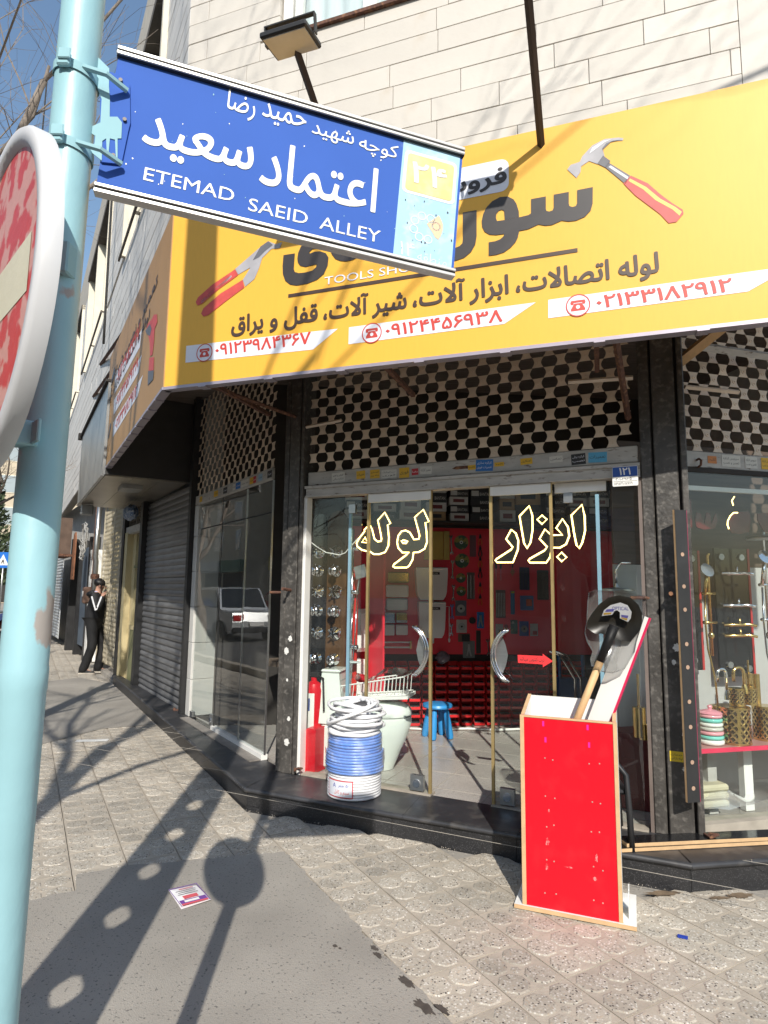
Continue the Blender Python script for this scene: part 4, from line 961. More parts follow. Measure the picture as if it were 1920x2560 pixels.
for z_, tl in ((pz(163), 8), (pz(352), 4)):
    q = MB(); n = 28; rr_ = PR + .002; vs = []
    for k in range(n):
        a_ = 2 * math.pi * k / n; dz = .006 * math.cos(a_) 
        for r_ in (rr_, rr_ + .0015):
            for h in (-.009, .009): vs.append((r_ * math.cos(a_), r_ * math.sin(a_), z_ + h - dz))
    fs = []
    for k in range(n):
        j = (k + 1) % n; A = 4 * k; B = 4 * j
        fs += [(A + 2, B + 2, B + 3, A + 3), (A + 1, A + 3, B + 3, B + 1), (A, B, B + 2, A + 2)]
    q.add(vs, fs); bd = q.build('clamp_band', M_band, pole, smooth=40)
    q = MB(); q.bbox(-.014, .010, -PR - .012, -PR - .001, z_ - .013, z_ + .014, .003); q.bbox(-.010, .014, -PR - .016, -PR - .012, z_ - .004, z_ + .018, .002); q.build('clamp_buckle', M_band, pole)
    q = MB(); q.tube([(PR * .7, -PR * .75, z_), (PR + .03, -.022, z_ - .008), (PR + .055, .012, z_ - .012)], .006, 6); q.build('clamp_tongue', M_band, pole)
q = MB(); q.bbox(PR * .55, PR * .55 + .016, -PR - .006, -.01, 2.155, 2.215, .003); q.build('lug', M_band, pole)

# ------------------------------------------------------------------ no-entry sign on the same pole
DC = PO + Vector((-.040, -.075, 2.075)); ND = Vector((-.72, -.69, 0)).normalized()
dsg = thing('no_entry_sign', 'round faded red and white no-entry sign on the blue pole', 'road sign', W0, DC)
az_ = math.degrees(math.atan2(ND.x, -ND.y)) * 1.0
dsg.matrix_world = Matrix.Translation(DC) @ Matrix.Rotation(math.atan2(-ND.x, ND.y) + math.pi, 4, 'Z')
M_nred = mat('faded red sheeting', (.50, .045, .04), .4, var=.1, scale=6, col2=(.56, .27, .23), mix=(.48, .53), mscale=17, bump=.1, bscale=50)
M_ncr = mat('cream sheeting', (.60, .56, .42), .45, var=.05, scale=10, bump=.06, bscale=90)
M_nrim = mat('grey-white sign rim', (.56, .56, .57), .4, var=.06)
DR_ = .29
q = MB(); q.disc(0, 0, DR_ - .018, -.004, .002, 56); q.build('face', M_nred, dsg)
q = MB(); w_, h_ = .205, .047; q.sheet([(-w_, -h_), (w_, -h_), (w_, h_), (-w_, h_)], -.0048); q.build('white_bar', M_ncr, dsg)
n = 64; q = MB(); prof = [(DR_ - .032, -.004), (DR_ - .024, -.013), (DR_ - .006, -.013), (DR_, -.006), (DR_, .016), (DR_ - .012, .016), (DR_ - .014, .003)]
vs = [(r_ * math.cos(2 * math.pi * k / n), y, r_ * math.sin(2 * math.pi * k / n)) for r_, y in prof for k in range(n)]
fs = [(i * n + k, (i + 1) * n + k, (i + 1) * n + (k + 1) % n, i * n + (k + 1) % n) for i in range(len(prof) - 1) for k in range(n)]
q.add(vs, [f[::-1] for f in fs]); q.build('rim', M_nrim, dsg, smooth=50)
for z_ in (.185, -.215):
    q = MB(); q.bbox(-.02, .02, .004, .075, z_ - .022, z_ + .022, .003); q.bbox(-.05, .055, .062, .068, z_ - .02, z_ + .02, .002); q.build('bracket', M_band, dsg)
q = MB(); q.disc(.05, .19, .004, .06, .072, 10); q.build('bolt', M_rivet, dsg)

# ------------------------------------------------------------------ concrete utility pole beside the camera (its shade crosses the picture)
up = thing('utility_pole', 'pierced concrete power pole standing at the kerb', 'utility pole', W0, (-1.13, .95, 0), rz=3.0)
M_conc = mat('pole concrete', (.34, .33, .31), .9, var=.15, scale=4, bump=.3)
q = MB(); HT = 9.2; wd = lambda z: .205 - .0125 * z     # half width
n = 14; zs = [0, .55]; z = .62
holes = []
for zc_ in (1.30, 1.72, 2.09, 2.49, 2.90): holes.append((zc_ - .10, zc_ + .10))
for s_ in (-1, 1):
    q.add([(s_ * wd(0), -.09, 0), (s_ * wd(0) * .36, -.09, 0), (s_ * wd(0) * .36, .09, 0), (s_ * wd(0), .09, 0), (s_ * wd(HT), -.06, HT), (s_ * wd(HT) * .3, -.06, HT), (s_ * wd(HT) * .3, .06, HT), (s_ * wd(HT), .06, HT)],
          [(0, 3, 2, 1), (4, 5, 6, 7), (0, 1, 5, 4), (1, 2, 6, 5), (2, 3, 7, 6), (3, 0, 4, 7)])
q.build('rib', M_conc, up)
prev = 0
q = MB()
def webseg(z0, z1):
    a, b = wd(z0) * .5, wd(z1) * .5; q.add([(-a, -.04, z0), (a, -.04, z0), (a, .04, z0), (-a, .04, z0), (-b, -.04, z1), (b, -.04, z1), (b, .04, z1), (-b, .04, z1)], [(0, 3, 2, 1), (4, 5, 6, 7), (0, 1, 5, 4), (1, 2, 6, 5), (2, 3, 7, 6), (3, 0, 4, 7)])
for (a, b) in holes:
    webseg(prev, a)
    for s_ in (-1, 1):                       # rounded corners of the opening
        for zz, dz in ((a, 1), (b, -1)):
            ww = wd(zz) * .38; q.add([(s_ * ww, y, zz) for y in (-.04, .04)] + [(s_ * ww * .25, y, zz) for y in (-.04, .04)] + [(s_ * ww * .72, y, zz + dz * .045) for y in (-.04, .04)] + [(s_ * ww, y, zz + dz * .11) for y in (-.04, .04)],
                  [(0, 2, 4, 6), (7, 5, 3, 1), (2, 3, 5, 4), (4, 5, 7, 6)])
    prev = b
webseg(prev, HT); q.build('web', M_conc, up)
q = MB(); q.box(-.9, .9, -.11, -.05, 8.3, 8.42); q.build('cross_arm', M_rust, up)
for k in (-.8, -.3, .3, .8):
    q = MB(); q.lathe([(.03, 0), (.05, .04), (.03, .07), (.05, .1), (.02, .14)], 12, (k, -.08, 8.42)); q.build('insulator', M_ceram, up)
def cable(label, a, b, sag, r=.011, n=14, cat='cable', group=None):
    a = Vector(a); b = Vector(b); pts = []
    for k in range(n + 1):
        t = k / n; P = (b - a) * t; pts.append(P - Vector((0, 0, sag * 4 * t * (1 - t))))
    q = MB(); q.tube(pts, r, 6); o = q.build('overhead_cable', M_rub, None, smooth=True, p=a); return prop(o, label, cat, group)
cable('thick overhead cable running from the power pole past the marble wall', (-1.4, .9, 7.4), (9, -1.2, 9.6), .25, .02)
cable('black cable hanging down the side facade behind the blue sign', UL.W(-5.6, -.12, 10.4), UL.W(-5.2, -.1, 5.6), .0, .022, 10)
cable('thin cable crossing the sky left of the blue pole', (-5.2, 8.6, 9.2), (-4.6, 7.6, 3.4), .0, .012, 8)
bb = brace('rusty strut from the side wall to the yellow board, the upper one', UL.W(-6.6, .0, 5.7), BL.W(2.2, .06, 4.28), .028)
bb = brace('rusty strut from the side wall to the yellow board, the lower one', UL.W(-7.6, 0, 5.35), BL.W(.75, .06, 4.25), .028)

# ------------------------------------------------------------------ bare street trees
M_bark = mat('grey bark', (.20, .165, .135), .9, var=.3, scale=9, bump=.5, bscale=30)
def tree(label, x, y, h, seed, spread=.42, lean=(0, 0), trunk=.13, levels=5, first=2.0, dirs=None, group='bare street trees', cat='tree'):
    t = thing('bare_tree', label, cat, W0, (x, y, 0), group=group); rr = random.Random(seed)
    tk = MB(); br_ = MB(); tw = MB()
    def grow(P, D, L, r, lv):
        pts = [P]; d = D.normalized(); n = 4 if lv < 3 else 3
        for k in range(n):
            d = (d + Vector((rr.uniform(-1, 1), rr.uniform(-1, 1), rr.uniform(-.5, .8))) * (.13 + .05 * lv)).normalized(); pts.append(pts[-1] + d * L / n)
        rs = [r * (1 - .38 * k / n) for k in range(n + 1)]
        (tk if lv == 0 else br_ if lv < 3 else tw).tube(pts, rs, 8 if lv == 0 else 6 if lv < 3 else 3)
        if lv >= levels: return
        kids = rr.randint(3, 4) if lv < 3 else rr.randint(3, 5)
        for k in range(kids):
            i = rr.randint(1 if lv else n - 1, n); a_ = rr.uniform(0, 6.283); sp2 = rr.uniform(.45, 1.0) * (1.15 if lv > 1 else spread * 1.6)
            o = d.orthogonal().normalized(); o = Matrix.Rotation(a_, 3, d) @ o
            nd = (d + o * sp2 + Vector((0, 0, .22))).normalized(); grow(pts[i], nd, L * rr.uniform(.55, .8), rs[i] * rr.uniform(.5, .68), lv + 1)
    grow(Vector((0, 0, -.05)), Vector((lean[0], lean[1], 1)), first, trunk, 0)
    tk.build('trunk', M_bark, t, smooth=True); br_.build('limbs', M_bark, t, smooth=True); tw.build('twigs', M_bark, t, kind='stuff')
    return t
tree('bare tree at the kerb whose twigs reach in from the left', -4.15, 5.0, 8, 3, .5, (.10, .06), .12, 5, 4.3)
tree('bare tree by the kerb shading the grey roller shutter', -4.5, 3.2, 7, 8, .42, (.05, .1), .12, 5, 2.2)
tree('bare leaning tree beside the power pole shading the marble wall', -1.55, -.6, 9, 21, .42, (-.10, .05), .12, 5, 5.4)
tree('bare tree further up the street behind the no-entry sign', -9.6, 13.2, 9, 5, .5, (.1, -.1), .15, 5, 3.0)
# ------------------------------------------------------------------ glass doors
def pane(mb): return mb
def gdoor(label, u0, u1, w, z1=2.352, trim=None, strip=True, lock=None, group='glass door leaves of the tool shop', tm=M_goldtrim):
    t = thing('glass_door', label, 'glass door', FF, (u0, w, ST + .012), group=group)
    W = u1 - u0; h = z1 - ST - .012
    q = MB(); q.box(0, W, 0, .01, .004, h); q.build('pane', M_glass, t)
    for s_ in (trim or ''):
        q = MB(); a = -.008 if s_ == 'l' else W - .012; q.box(a, a + .02, -.006, .016, 0, h); q.build('edge_trim', tm, t)
    if strip: q = MB(); q.box(.0, W, -.007, .017, h - .068, h); q.build('head_strip', M_white, t)
    if lock is not None:
        q = MB(); q.box(lock - .05, lock + .05, -.012, .022, .01, .115); lk = q.build('lock_plate', M_alum, t)
        q = MB(); q.disc(lock, .06, .028, -.020, -.012, 16); q.build('lock_cylinder', M_chrome, lk)
    return t
g1 = gdoor('fixed glass pane at the left end of the shop door', .035, .50, .03, 2.352, None, False)
g2 = gdoor('glass door leaf with brass edges and curved handle left of the opening', .58, 1.11, -.012, 2.352, 'lr', True, .43)
g3 = gdoor('glass door leaf with the red arrow right of the opening', 1.57, 2.0, -.012, 2.352, 'lr', True, .10)
g4 = gdoor('fixed glass pane at the right end of the shop door', 2.02, 2.36, .03, 2.352, None, True)
g5 = gdoor('narrow fixed glass pane beside the right steel column', 2.365, 2.53, .045, 2.352, None, False)
for t, u in ((g1, .36), (g4, .28)):
    q = MB(); q.box(u - .012, u + .012, -.004, .014, .0, 2.1); q.build('glass_edge', mat('bluish glass edge', (.20, .34, .42), .15, var=.1), t)
for t, u in ((g1, .38), (g4, .09)):
    q = MB(); q.box(u - .03, u + .03, -.014, .02, 2.05, 2.12); q.build('clip', M_alum, t)
def handle(t, cu, s_):
    pts = []
    for k in range(13):
        a = R(-62 + 124 * k / 12); pts.append((cu + s_ * (.13 - .19 * math.cos(a)) , -.055, 1.0 + .19 * math.sin(a) * 1.05))
    q = MB(); n = 12
    for off in (0, -.020):
        q.tube([(p[0] + s_ * off * -1.0, p[1], p[2]) for p in pts], .011, 8)
    q.build('curved_handle', M_chrome, t, smooth=True)
    q = MB(); pl = [(cu + s_ * .0, .86), (cu + s_ * -.02, .90), (cu + s_ * -.05, 1.0), (cu + s_ * -.02, 1.10), (cu, 1.14), (cu + s_ * .03, 1.07), (cu + s_ * .045, 1.0), (cu + s_ * .03, .93)]
    q.prism(pl, -.022, -.014); q.build('handle_plate', M_alum, t)
    for z in (.88, 1.12): q = MB(); q.tube([(cu - s_ * .005, -.055, z), (cu - s_ * .005, -.012, z)], .007, 8); q.build('handle_post', M_chrome, t)
handle(g2, .47, -1); handle(g3, .075, 1)
# street-side glass: a door leaf and two fixed panes with panes above
for k, (a, b, nm, lab) in enumerate([(-2.22, -1.43, 'glass_door', 'glass door leaf of the street-side window next to the marble jamb'), (-1.42, -.74, 'shop_window', 'middle fixed pane of the street-side shop window'), (-.735, -.115, 'shop_window', 'street-side window pane against the left steel column')]):
    t = thing(nm, lab, 'glass door' if k == 0 else 'shop window', LF, (a, -.005, ST + (.01 if k == 0 else .046)))
    W = b - a; z0 = ST + (.01 if k == 0 else .046)
    q = MB(); q.box(.002, W - .002, 0, .01, 0, 2.27 - z0); q.build('pane', M_glassL, t)
    q = MB(); q.box(.002, W - .002, 0, .01, 2.285 - z0, 2.57 - z0); q.build('upper_pane', M_glassL, t)
    q = MB(); q.box(0, W, -.002, .012, 2.272 - z0, 2.283 - z0); q.build('glass_joint', M_blk2, t)
    q = MB(); q.box(W - .004, W + .003, -.003, .013, 0, 2.57 - z0); q.build('glass_joint', M_blk2 if k == 0 else M_alum, t)
    if k == 0:
        q = MB(); q.box(W - .11, W - .02, -.014, .022, .02, .14); lk = q.build('lock_plate', M_alum, t); q = MB(); q.disc(W - .06, .08, .028, -.024, -.014, 14); q.build('lock_cylinder', M_chrome, lk)
        q = MB(); q.box(.0, .09, -.012, .022, 0.0, .06); q.box(.0, .09, -.012, .022, 2.05, 2.12); q.build('patch_hinge', M_alum, t)
t = thing('shop_window', 'large glass pane of the right hand window with gold ware behind', 'shop window', RF, (-.04, -.005, ST + .06))
q = MB(); q.box(0, 2.24, 0, .01, 0, 2.22); q.build('pane', M_glass, t)

# ------------------------------------------------------------------ lit letters behind the door glass
def zz(ox, oy, k): return lambda x, y: (ox + x * k, oy + y * k)
zn = zz(760, 1200, .20495); zm = zz(1060, 1200, .20495); zr = zz(1300, 1200, .22599)
LW = .10
def neon(label, f, outer, inner=None, dots=()):
    pts = [FF.px(*f(*p), LW) for p in outer]
    cx = sum(p[0] for p in pts) / len(pts); z0 = min(p[1] for p in pts)
    t = thing('neon_letter', label, 'neon letter', FF, (cx, LW, z0), group='lit letters behind the door glass')
    loc = lambda P: [(p[0] - cx, p[1] - z0) for p in P]
    O = loc(pts)
    ccx = sum(p[0] for p in O) / len(O); ccz = sum(p[1] for p in O) / len(O)
    q = MB(); q.sheet([(p[0] + (p[0] - ccx) * .04 + .004, p[1] + (p[1] - ccz) * .02) for p in O], .012); q.build('backing', M_acryl, t)
    for ring in [O] + ([loc([FF.px(*f(*p), LW) for p in inner])] if inner else []) :
        q = MB(); q.tube([(p[0], 0, p[1]) for p in ring], .0058, 6, closed=True); q.build('light_tube', M_led, t)
    for d in dots:
        D = loc([FF.px(*f(*p), LW) for p in d]); q = MB(); q.sheet(D, .012); q.build('backing', M_acryl, t)
        q = MB(); q.tube([(p[0], 0, p[1]) for p in D], .0058, 6, closed=True); q.build('light_tube', M_led, t)
    return t
neon('lit Persian letters lam and vav outlined in yellow light', zn, [(1455, 360), (1525, 510), (1480, 520), (1495, 640), (1500, 760), (1470, 840), (1400, 880), (1335, 885), (1325, 970), (1280, 1050), (1250, 1068), (1110, 1070), (1085, 1055), (1095, 1030), (1240, 920), (1280, 885), (1200, 885), (1150, 830), (1135, 760), (1150, 680), (1190, 625), (1240, 615), (1290, 640), (1320, 690), (1340, 725), (1400, 720), (1410, 680), (1390, 600), (1350, 455)],
     [(1185, 745), (1215, 733), (1265, 750), (1245, 772), (1205, 770)])
neon('lit Persian letters lam and heh outlined in yellow light, leftmost', zn, [(985, 395), (1055, 530), (1020, 548), (1035, 700), (1030, 800), (990, 880), (920, 905), (850, 905), (800, 870), (790, 845), (770, 870), (700, 850), (650, 810), (640, 770), (680, 700), (740, 625), (735, 610), (800, 540), (830, 600), (860, 720), (900, 752), (940, 745), (945, 720), (935, 650), (900, 490)],
     [(705, 760), (745, 700), (775, 765)])
neon('lit alef at the right end of the glowing word', zr, [(685, 272), (715, 400), (720, 560), (690, 690), (655, 758), (625, 720), (600, 600), (568, 390)])
neon('lit Persian letters beh and zeh with diamond dots', zr, [(470, 430), (530, 520), (545, 620), (510, 710), (440, 750), (345, 748), (335, 850), (290, 915), (110, 915), (92, 890), (110, 870), (270, 780), (300, 740), (215, 650), (275, 545), (345, 610), (470, 608), (400, 530)],
     None, [[(243, 390), (298, 435), (243, 490), (190, 437)], [(460, 800), (515, 855), (462, 902), (408, 850)]])
neon('lit alef in the middle of the glowing word', zm, [(1285, 315), (1320, 430), (1325, 600), (1300, 760), (1257, 835), (1220, 770), (1190, 600), (1165, 440)])
neon('lit reh at the left end of the right glowing word', zm, [(1065, 605), (1120, 650), (1150, 740), (1145, 850), (1085, 1005), (890, 1005), (870, 980), (890, 960), (1060, 850), (1082, 820), (1000, 720)])
q = MB(); pts = [FF.px(*zn(*p), .09) for p in [(60, 740), (150, 810), (270, 885), (330, 895), (430, 915), (500, 890), (560, 820), (660, 710)]]
prop(q.tube([(p[0], .09, p[1]) for p in pts], .004, 5).build('wire', M_white, None, fr=FF), 'white wire sagging behind the left glass to the lit letters', 'wire')
# red arrow sticker with writing
P = [FF.px(*p, -.018) for p in [(1294, 1637), (1357, 1640), (1356, 1634), (1382, 1653), (1357, 1668), (1357, 1661), (1295, 1657)]]
cx, cz = P[0]
ar = thing('arrow_sticker', 'red paper arrow with Persian writing stuck on the glass door', 'sign', FF, (cx, -.018, cz))
q = MB(); q.prism([(p[0] - cx, p[1] - cz) for p in P], 0, .001); q.build('paper', mat('red paper', (.75, .035, .04), .6), ar)
text('درب کشویی میباشد', .012, P[1][0] - cx + .01, -.045, -.008, -.001, M_ink, ar)

# ------------------------------------------------------------------ back of the shop
def K(x, y, w=0.0): return KF.px(x, y, w)
kw = thing('display_wall', 'red tool display board on the back wall of the shop', 'display board', KF, (-.75, 0, .90))
q = MB(); q.box(0, 3.3, -.03, .015, 0, 1.41)
q.build('board', M_redwall, kw)
q = MB(); q.box(0, 3.3, -.05, -.002, 1.41, 1.435); q.build('top_rail', M_dark, kw)
# red screw bins, one by one
def bin_mesh():
    q = MB(); w_, h, d = .0625, .078, .12; t_ = .004
    q.box(-w_, w_, -d, 0, 0, t_); q.box(-w_, w_, -.004, 0, 0, h)
    for s_ in (-1, 1): q.prism([(0, 0), (0, h), (-d * .72, h), (-d, h * .45), (-d, 0)], min(s_ * w_, s_ * (w_ - t_)), max(s_ * w_, s_ * (w_ - t_)), Matrix.Rotation(R(90), 4, 'Z') @ Matrix.Scale(-1, 4, (0, 1, 0)) if False else Matrix(((0, 1, 0, 0), (1, 0, 0, 0), (0, 0, 1, 0), (0, 0, 0, 1))))
    q.prism([(-w_, t_), (w_, t_), (w_, h * .45), (w_ * .72, h * .34), (-w_ * .72, h * .34), (-w_, h * .45)], -d, -d + .005)
    q.cm = 1; q.box(-w_ + .005, w_ - .005, -d + .006, -.005, t_, h * .42); return q
M_screws = mat('loose screws', (.12, .12, .125), .4, metal=.6, var=.7, scale=60, bump=.8, bscale=120)
BM_ = bin_mesh().mesh('screw_bin', [M_bin, M_screws])
for r_ in range(8):
    for c in range(17):
        u = -.36 + c * .1425
        o = place(BM_, 'screw_bin', None, fr=KF, p=(u, -.01, ST + .004 + r_ * .0845))
        prop(o, 'small red plastic screw bin in the rack on the back wall', 'bin', 'red screw bins on the back wall')
rk = thing('bin_rack', 'dark rail rack that holds the red screw bins', 'rack', KF, (-.45, .006, ST))
q = MB(); q.box(0, 2.5, 0, .012, 0, .75); q.build('back_plate', M_dark, rk)
q = MB(); q.box(-.02, 2.52, -.02, .012, .70, .745); q.build('shelf', M_dark, rk)
# helpers for hung goods
def hung(name, label, cat, x, y, group=None, w=-.032):
    u, z = K(x, y, w); return thing(name, label, cat, KF, (u, w, z), group=group)
def kpx(n): return n * .00455                      # photo pixels to metres at the back wall
def cistern(label, x0, x1, y0, y1, tag_):
    u0, z1 = K(x0, y0, -.03); u1, z0 = K(x1, y1, -.03); W = u1 - u0; h = z1 - z0
    t = thing('toilet_cistern', label, 'cistern', KF, ((u0 + u1) / 2, -.035, z0)); a = W / 2
    pf = [(-a, h), (a, h), (a, h * .86), (a * .93, h * .25), (a * .86, .04), (a * .7, 0), (-a * .7, 0), (-a * .86, .04), (-a * .93, h * .25), (-a, h * .86)]
    q = MB(); q.prism([(x, z) for x, z in pf], -.13, 0); q.build('tank', M_ceram, t)
    q = MB(); q.bbox(-a * 1.02, a * 1.02, -.14, 0, h * .97, h * 1.03, .012); q.build('lid', M_ceram, t)
    q = MB(); q.box(-.015, .085, -.134, -.1305, h * .80, h * .88); l_ = q.build('label', M_blk2, t)
    text(tag_, .0, .07, h * .82, h * .86, -.136, M_white, l_)
    q = MB(); q.lathe([(.03, -.06), (.03, 0)], 12, (0, -.065, 0)); q.build('outlet', M_white, t)
    return t
cistern('upper white cistern hung on the red wall', 1036, 1114, 1421, 1500, 'DUAL')
cl2 = cistern('lower white cistern with a pull cord on the red wall', 1043, 1109, 1506, 1593, 'DUAL')
q = MB(); q.tube([(.15, -.06, .34), (.20, -.06, .34), (.20, -.06, .0)], .0045, 5); q.lathe([(.008, -.05), (.014, -.02), (.005, .0)], 8, (.2, -.06, 0)); q.build('pull_cord', M_white, cl2)
def boxy(name, label, cat, x0, y0, x1, y1, m, d=.09, b=.008, extra=None, group=None):
    u0, z1 = K(x0, y0, -.03); u1, z0 = K(x1, y1, -.03)
    t = thing(name, label, cat, KF, ((u0 + u1) / 2, -.032, z0), group=group); a = (u1 - u0) / 2; h = z1 - z0
    q = MB(); q.bbox(-a, a, -d, 0, 0, h, b); q.build('body', m, t)
    if extra: extra(t, a, h, d)
    return t
def win_(t, a, h, d): q = MB(); q.box(-a * .2, a * .2, -d - .002, -d + .001, h * .3, h * .65); q.build('window_slot', M_blk2, t)
def lip(t, a, h, d): q = MB(); q.bbox(-a * 1.0, a * 1.0, -d - .012, -d + .002, h * .02, h * .25, .004); q.build('front_flap', M_chrome, t)
M_cgold = mat('gold mirror cover', (.62, .46, .14), .16, metal=1.0, var=.3, scale=12)
boxy('paper_dispenser', 'gold towel dispenser at the top of the dispenser column', 'dispenser', 968, 1430, 1020, 1457, M_cgold, .10, .012)
boxy('paper_dispenser', 'wide white towel dispenser under the gold one', 'dispenser', 965, 1462, 1018, 1493, M_white, .11, .012)
boxy('paper_dispenser', 'satin chrome towel dispenser below the wide white one', 'dispenser', 965, 1495, 1017, 1525, M_alum, .10, .012)
boxy('paper_dispenser', 'chrome roll holder left of the satin dispenser', 'dispenser', 931, 1511, 962, 1532, M_chrome, .08, .015)
boxy('paper_dispenser', 'white dispenser with a tall dark window', 'dispenser', 931, 1536, 961, 1569, M_white, .09, .008, win_)
boxy('paper_dispenser', 'small chrome tissue holder, left of a pair', 'dispenser', 960, 1531, 986, 1557, M_chrome, .07, .01, lip)
boxy('paper_dispenser', 'small gold tissue holder, right of a pair', 'dispenser', 989, 1531, 1016, 1556, M_cgold, .07, .01, lip)
boxy('paper_dispenser', 'plain white tissue box below the chrome holder', 'dispenser', 959, 1560, 985, 1588, M_white, .06, .008)
boxy('paper_dispenser', 'plain white tissue box below the gold holder', 'dispenser', 989, 1561, 1018, 1587, M_white, .06, .008)
t = hung('towel_rail', 'white double towel rail with gold ends on the red wall', 'towel rail', 955, 1617)
for z in (-.0, .055): q = MB(); q.tube([(0, -.06, z), (kpx(68), -.06, z)], .009, 8); q.build('bar', M_white, t)
for u in (0, kpx(68)): q = MB(); q.box(u - .01, u + .01, -.07, 0, -.012, .07); q.build('end_post', M_gold, t)
boxy('cover_plate', 'tall gold cabinet panel beside the cisterns', 'panel', 1060, 1328, 1108, 1400, mat('brushed gold sheet', (.42, .31, .10), .35, metal=.8, var=.2, scale=3), .02, .003)
boxy('cover_plate', 'narrow gold panel right of the tall gold panel', 'panel', 1109, 1328, 1123, 1400, mat('brushed gold strip', (.45, .34, .12), .35, metal=.8, var=.2, scale=3), .02, .003)
# wrenches, discs, pliers, cards
def wrench(label, x, y, L, tilt=0, m=M_chrome):
    t = hung('wrench', label, 'wrench', x, y, 'wrenches on the red wall'); a = L / 2
    poly = [(-.007, -a + .03), (-.018, -a + .02), (-.019, -a), (-.008, -a - .01), (-.006, -a + .012), (.006, -a + .012), (.008, -a - .01), (.019, -a), (.018, -a + .02), (.007, -a + .03), (.007, a - .03), (.018, a - .02), (.019, a), (.010, a + .01), (.006, a - .01), (-.006, a - .01), (-.010, a + .01), (-.019, a), (-.018, a - .02), (-.007, a - .03)]
    q = MB(); q.prism(poly, -.012, 0, Matrix.Rotation(R(tilt), 4, 'Y')); q.build('shank', m, t); return t
for k, (x, y, L, lab) in enumerate([(1128, 1362, .21, 'longest chrome wrench, top of the wrench column'), (1131, 1424, .20, 'chrome wrench second from the top of the wrench column'), (1133, 1482, .17, 'chrome wrench third from the top of the wrench column'), (1130, 1529, .15, 'blue-tinted wrench below the three chrome ones'), (1128, 1574, .12, 'shortest wrench at the bottom of the wrench column'), (1220, 1618, .17, 'chrome wrench low beside the door opening edge')]):
    wrench(lab, x, y, L, random.uniform(-5, 5), M_chrome if k != 3 else mat('blue wrench', (.15, .22, .5), .4, metal=.5))
M_gd = mat('grinding disc face', (.30, .24, .06), .6, var=.15, scale=20, col2=(.05, .10, .06), mix=(.47, .5), mscale=8)
for x, y, r_, lab in [(1153, 1356, 18, 'largest gold grinding disc, top of the disc column'), (1155, 1402, 18, 'gold grinding disc second from the top'), (1152, 1445, 12, 'small gold grinding disc third from the top'), (1153, 1478, 12, 'small gold grinding disc at the bottom of the column')]:
    t = hung('grinding_disc', lab, 'grinding disc', x, y, 'grinding discs on the red wall'); R_ = kpx(r_)
    q = MB(); q.disc(0, 0, R_, -.006, -.001, 28); q.build('disc', M_gd, t)
    q = MB(); q.disc(0, 0, R_ * .24, -.009, -.006, 14); q.build('hub_ring', M_white, t); q = MB(); q.disc(0, 0, R_ * .12, -.011, -.009, 10); q.build('hub_hole', M_dark, t)
M_or = mat('orange grip', (.62, .12, .02), .5)
def pliers(label, x, y, m, L=.12):
    t = hung('pliers', label, 'pliers', x, y, 'pliers hung in a column'); a = L / 2
    q = MB(); q.prism([(-.006, a), (0, a + .01), (.006, a), (.014, a * .45), (.010, a * .25), (-.010, a * .25), (-.014, a * .45)], -.014, 0); q.build('jaws', M_blk2, t)
    for s_ in (-1, 1): q = MB(); q.prism([(s_ * .002, a * .25), (s_ * .012, a * .2), (s_ * .026, -a * .5), (s_ * .020, -a), (s_ * .011, -a), (s_ * .015, -a * .5)], -.014, 0); q.build('grip', m, t)
    return t
for k, y in enumerate([1350, 1378, 1405, 1432, 1470, 1500]):
    pliers('black and orange pliers, number %s down the pliers column' % ('one', 'two', 'three', 'four', 'five', 'six')[k], 1200, y, M_or if k % 2 == 0 or k > 3 else M_blk2)
def card(name, label, cat, x0, y0, x1, y1, c, draw=None, group=None):
    u0, z1 = K(x0, y0, -.032); u1, z0 = K(x1, y1, -.032); t = thing(name, label, cat, KF, ((u0 + u1) / 2, -.032, z0), group=group); a = (u1 - u0) / 2; h = z1 - z0
    q = MB(); q.prism(rrect(-a, a, 0, h, min(a, h) * .12, 3), -.003, 0); q.build('card', mat('printed card', c, .45, var=.1), t)
    if draw: draw(t, a, h)
    return t
def d_disc(t, a, h): q = MB(); q.disc(0, h * .48, a * .7, -.010, -.003, 20); q.build('saw_blade', M_alum, t); q = MB(); q.disc(0, h * .48, a * .2, -.013, -.010, 12); q.build('hub', M_dark, t)
def d_pl(t, a, h):
    q = MB(); q.prism([(-.012, h * .8), (.012, h * .8), (.014, h * .5), (.03, h * .12), (.018, h * .1), (0, h * .45), (-.018, h * .1), (-.03, h * .12), (-.014, h * .5)], -.012, -.003); q.build('pliers', M_alum, t)
def d_many(n, m=M_alum, lo=.05, hi=.9):
    def f(t, a, h):
        for k in range(n):
            x = -a * .8 + 1.6 * a * k / max(1, n - 1); q = MB(); q.tube([(x, -.006, h * lo), (x * 1.03, -.006, h * hi)], .0035, 5); q.build('bit', m, t)
    return f
def d_patch(c, x0, x1, z0, z1):
    def f(t, a, h): q = MB(); q.prism([(a * x0, h * z0), (a * x1, h * z0), (a * x1, h * z1), (a * x0, h * z1)], -.012, -.003); q.build('tool_body', mat('tool body', c, .45, var=.1), t)
    return f
card('blister_card', 'saw blade in a clear pack under the grinding discs', 'tool pack', 1138, 1501, 1166, 1540, (.12, .13, .16), d_disc)
card('blister_card', 'white and red circular blade card low on the wall', 'tool pack', 1141, 1549, 1167, 1582, (.55, .50, .47), d_disc)
card('blister_card', 'light blue pliers card', 'tool pack', 1192, 1530, 1210, 1571, (.03, .18, .48), d_pl)
card('blister_card', 'ratchet and sockets strip right of the discs', 'tool pack', 1167, 1431, 1187, 1498, (.10, .09, .08), d_many(3, M_chrome))
card('blister_card', 'clear bag of fittings beside the largest disc', 'tool pack', 1174, 1338, 1190, 1392, (.16, .06, .07))
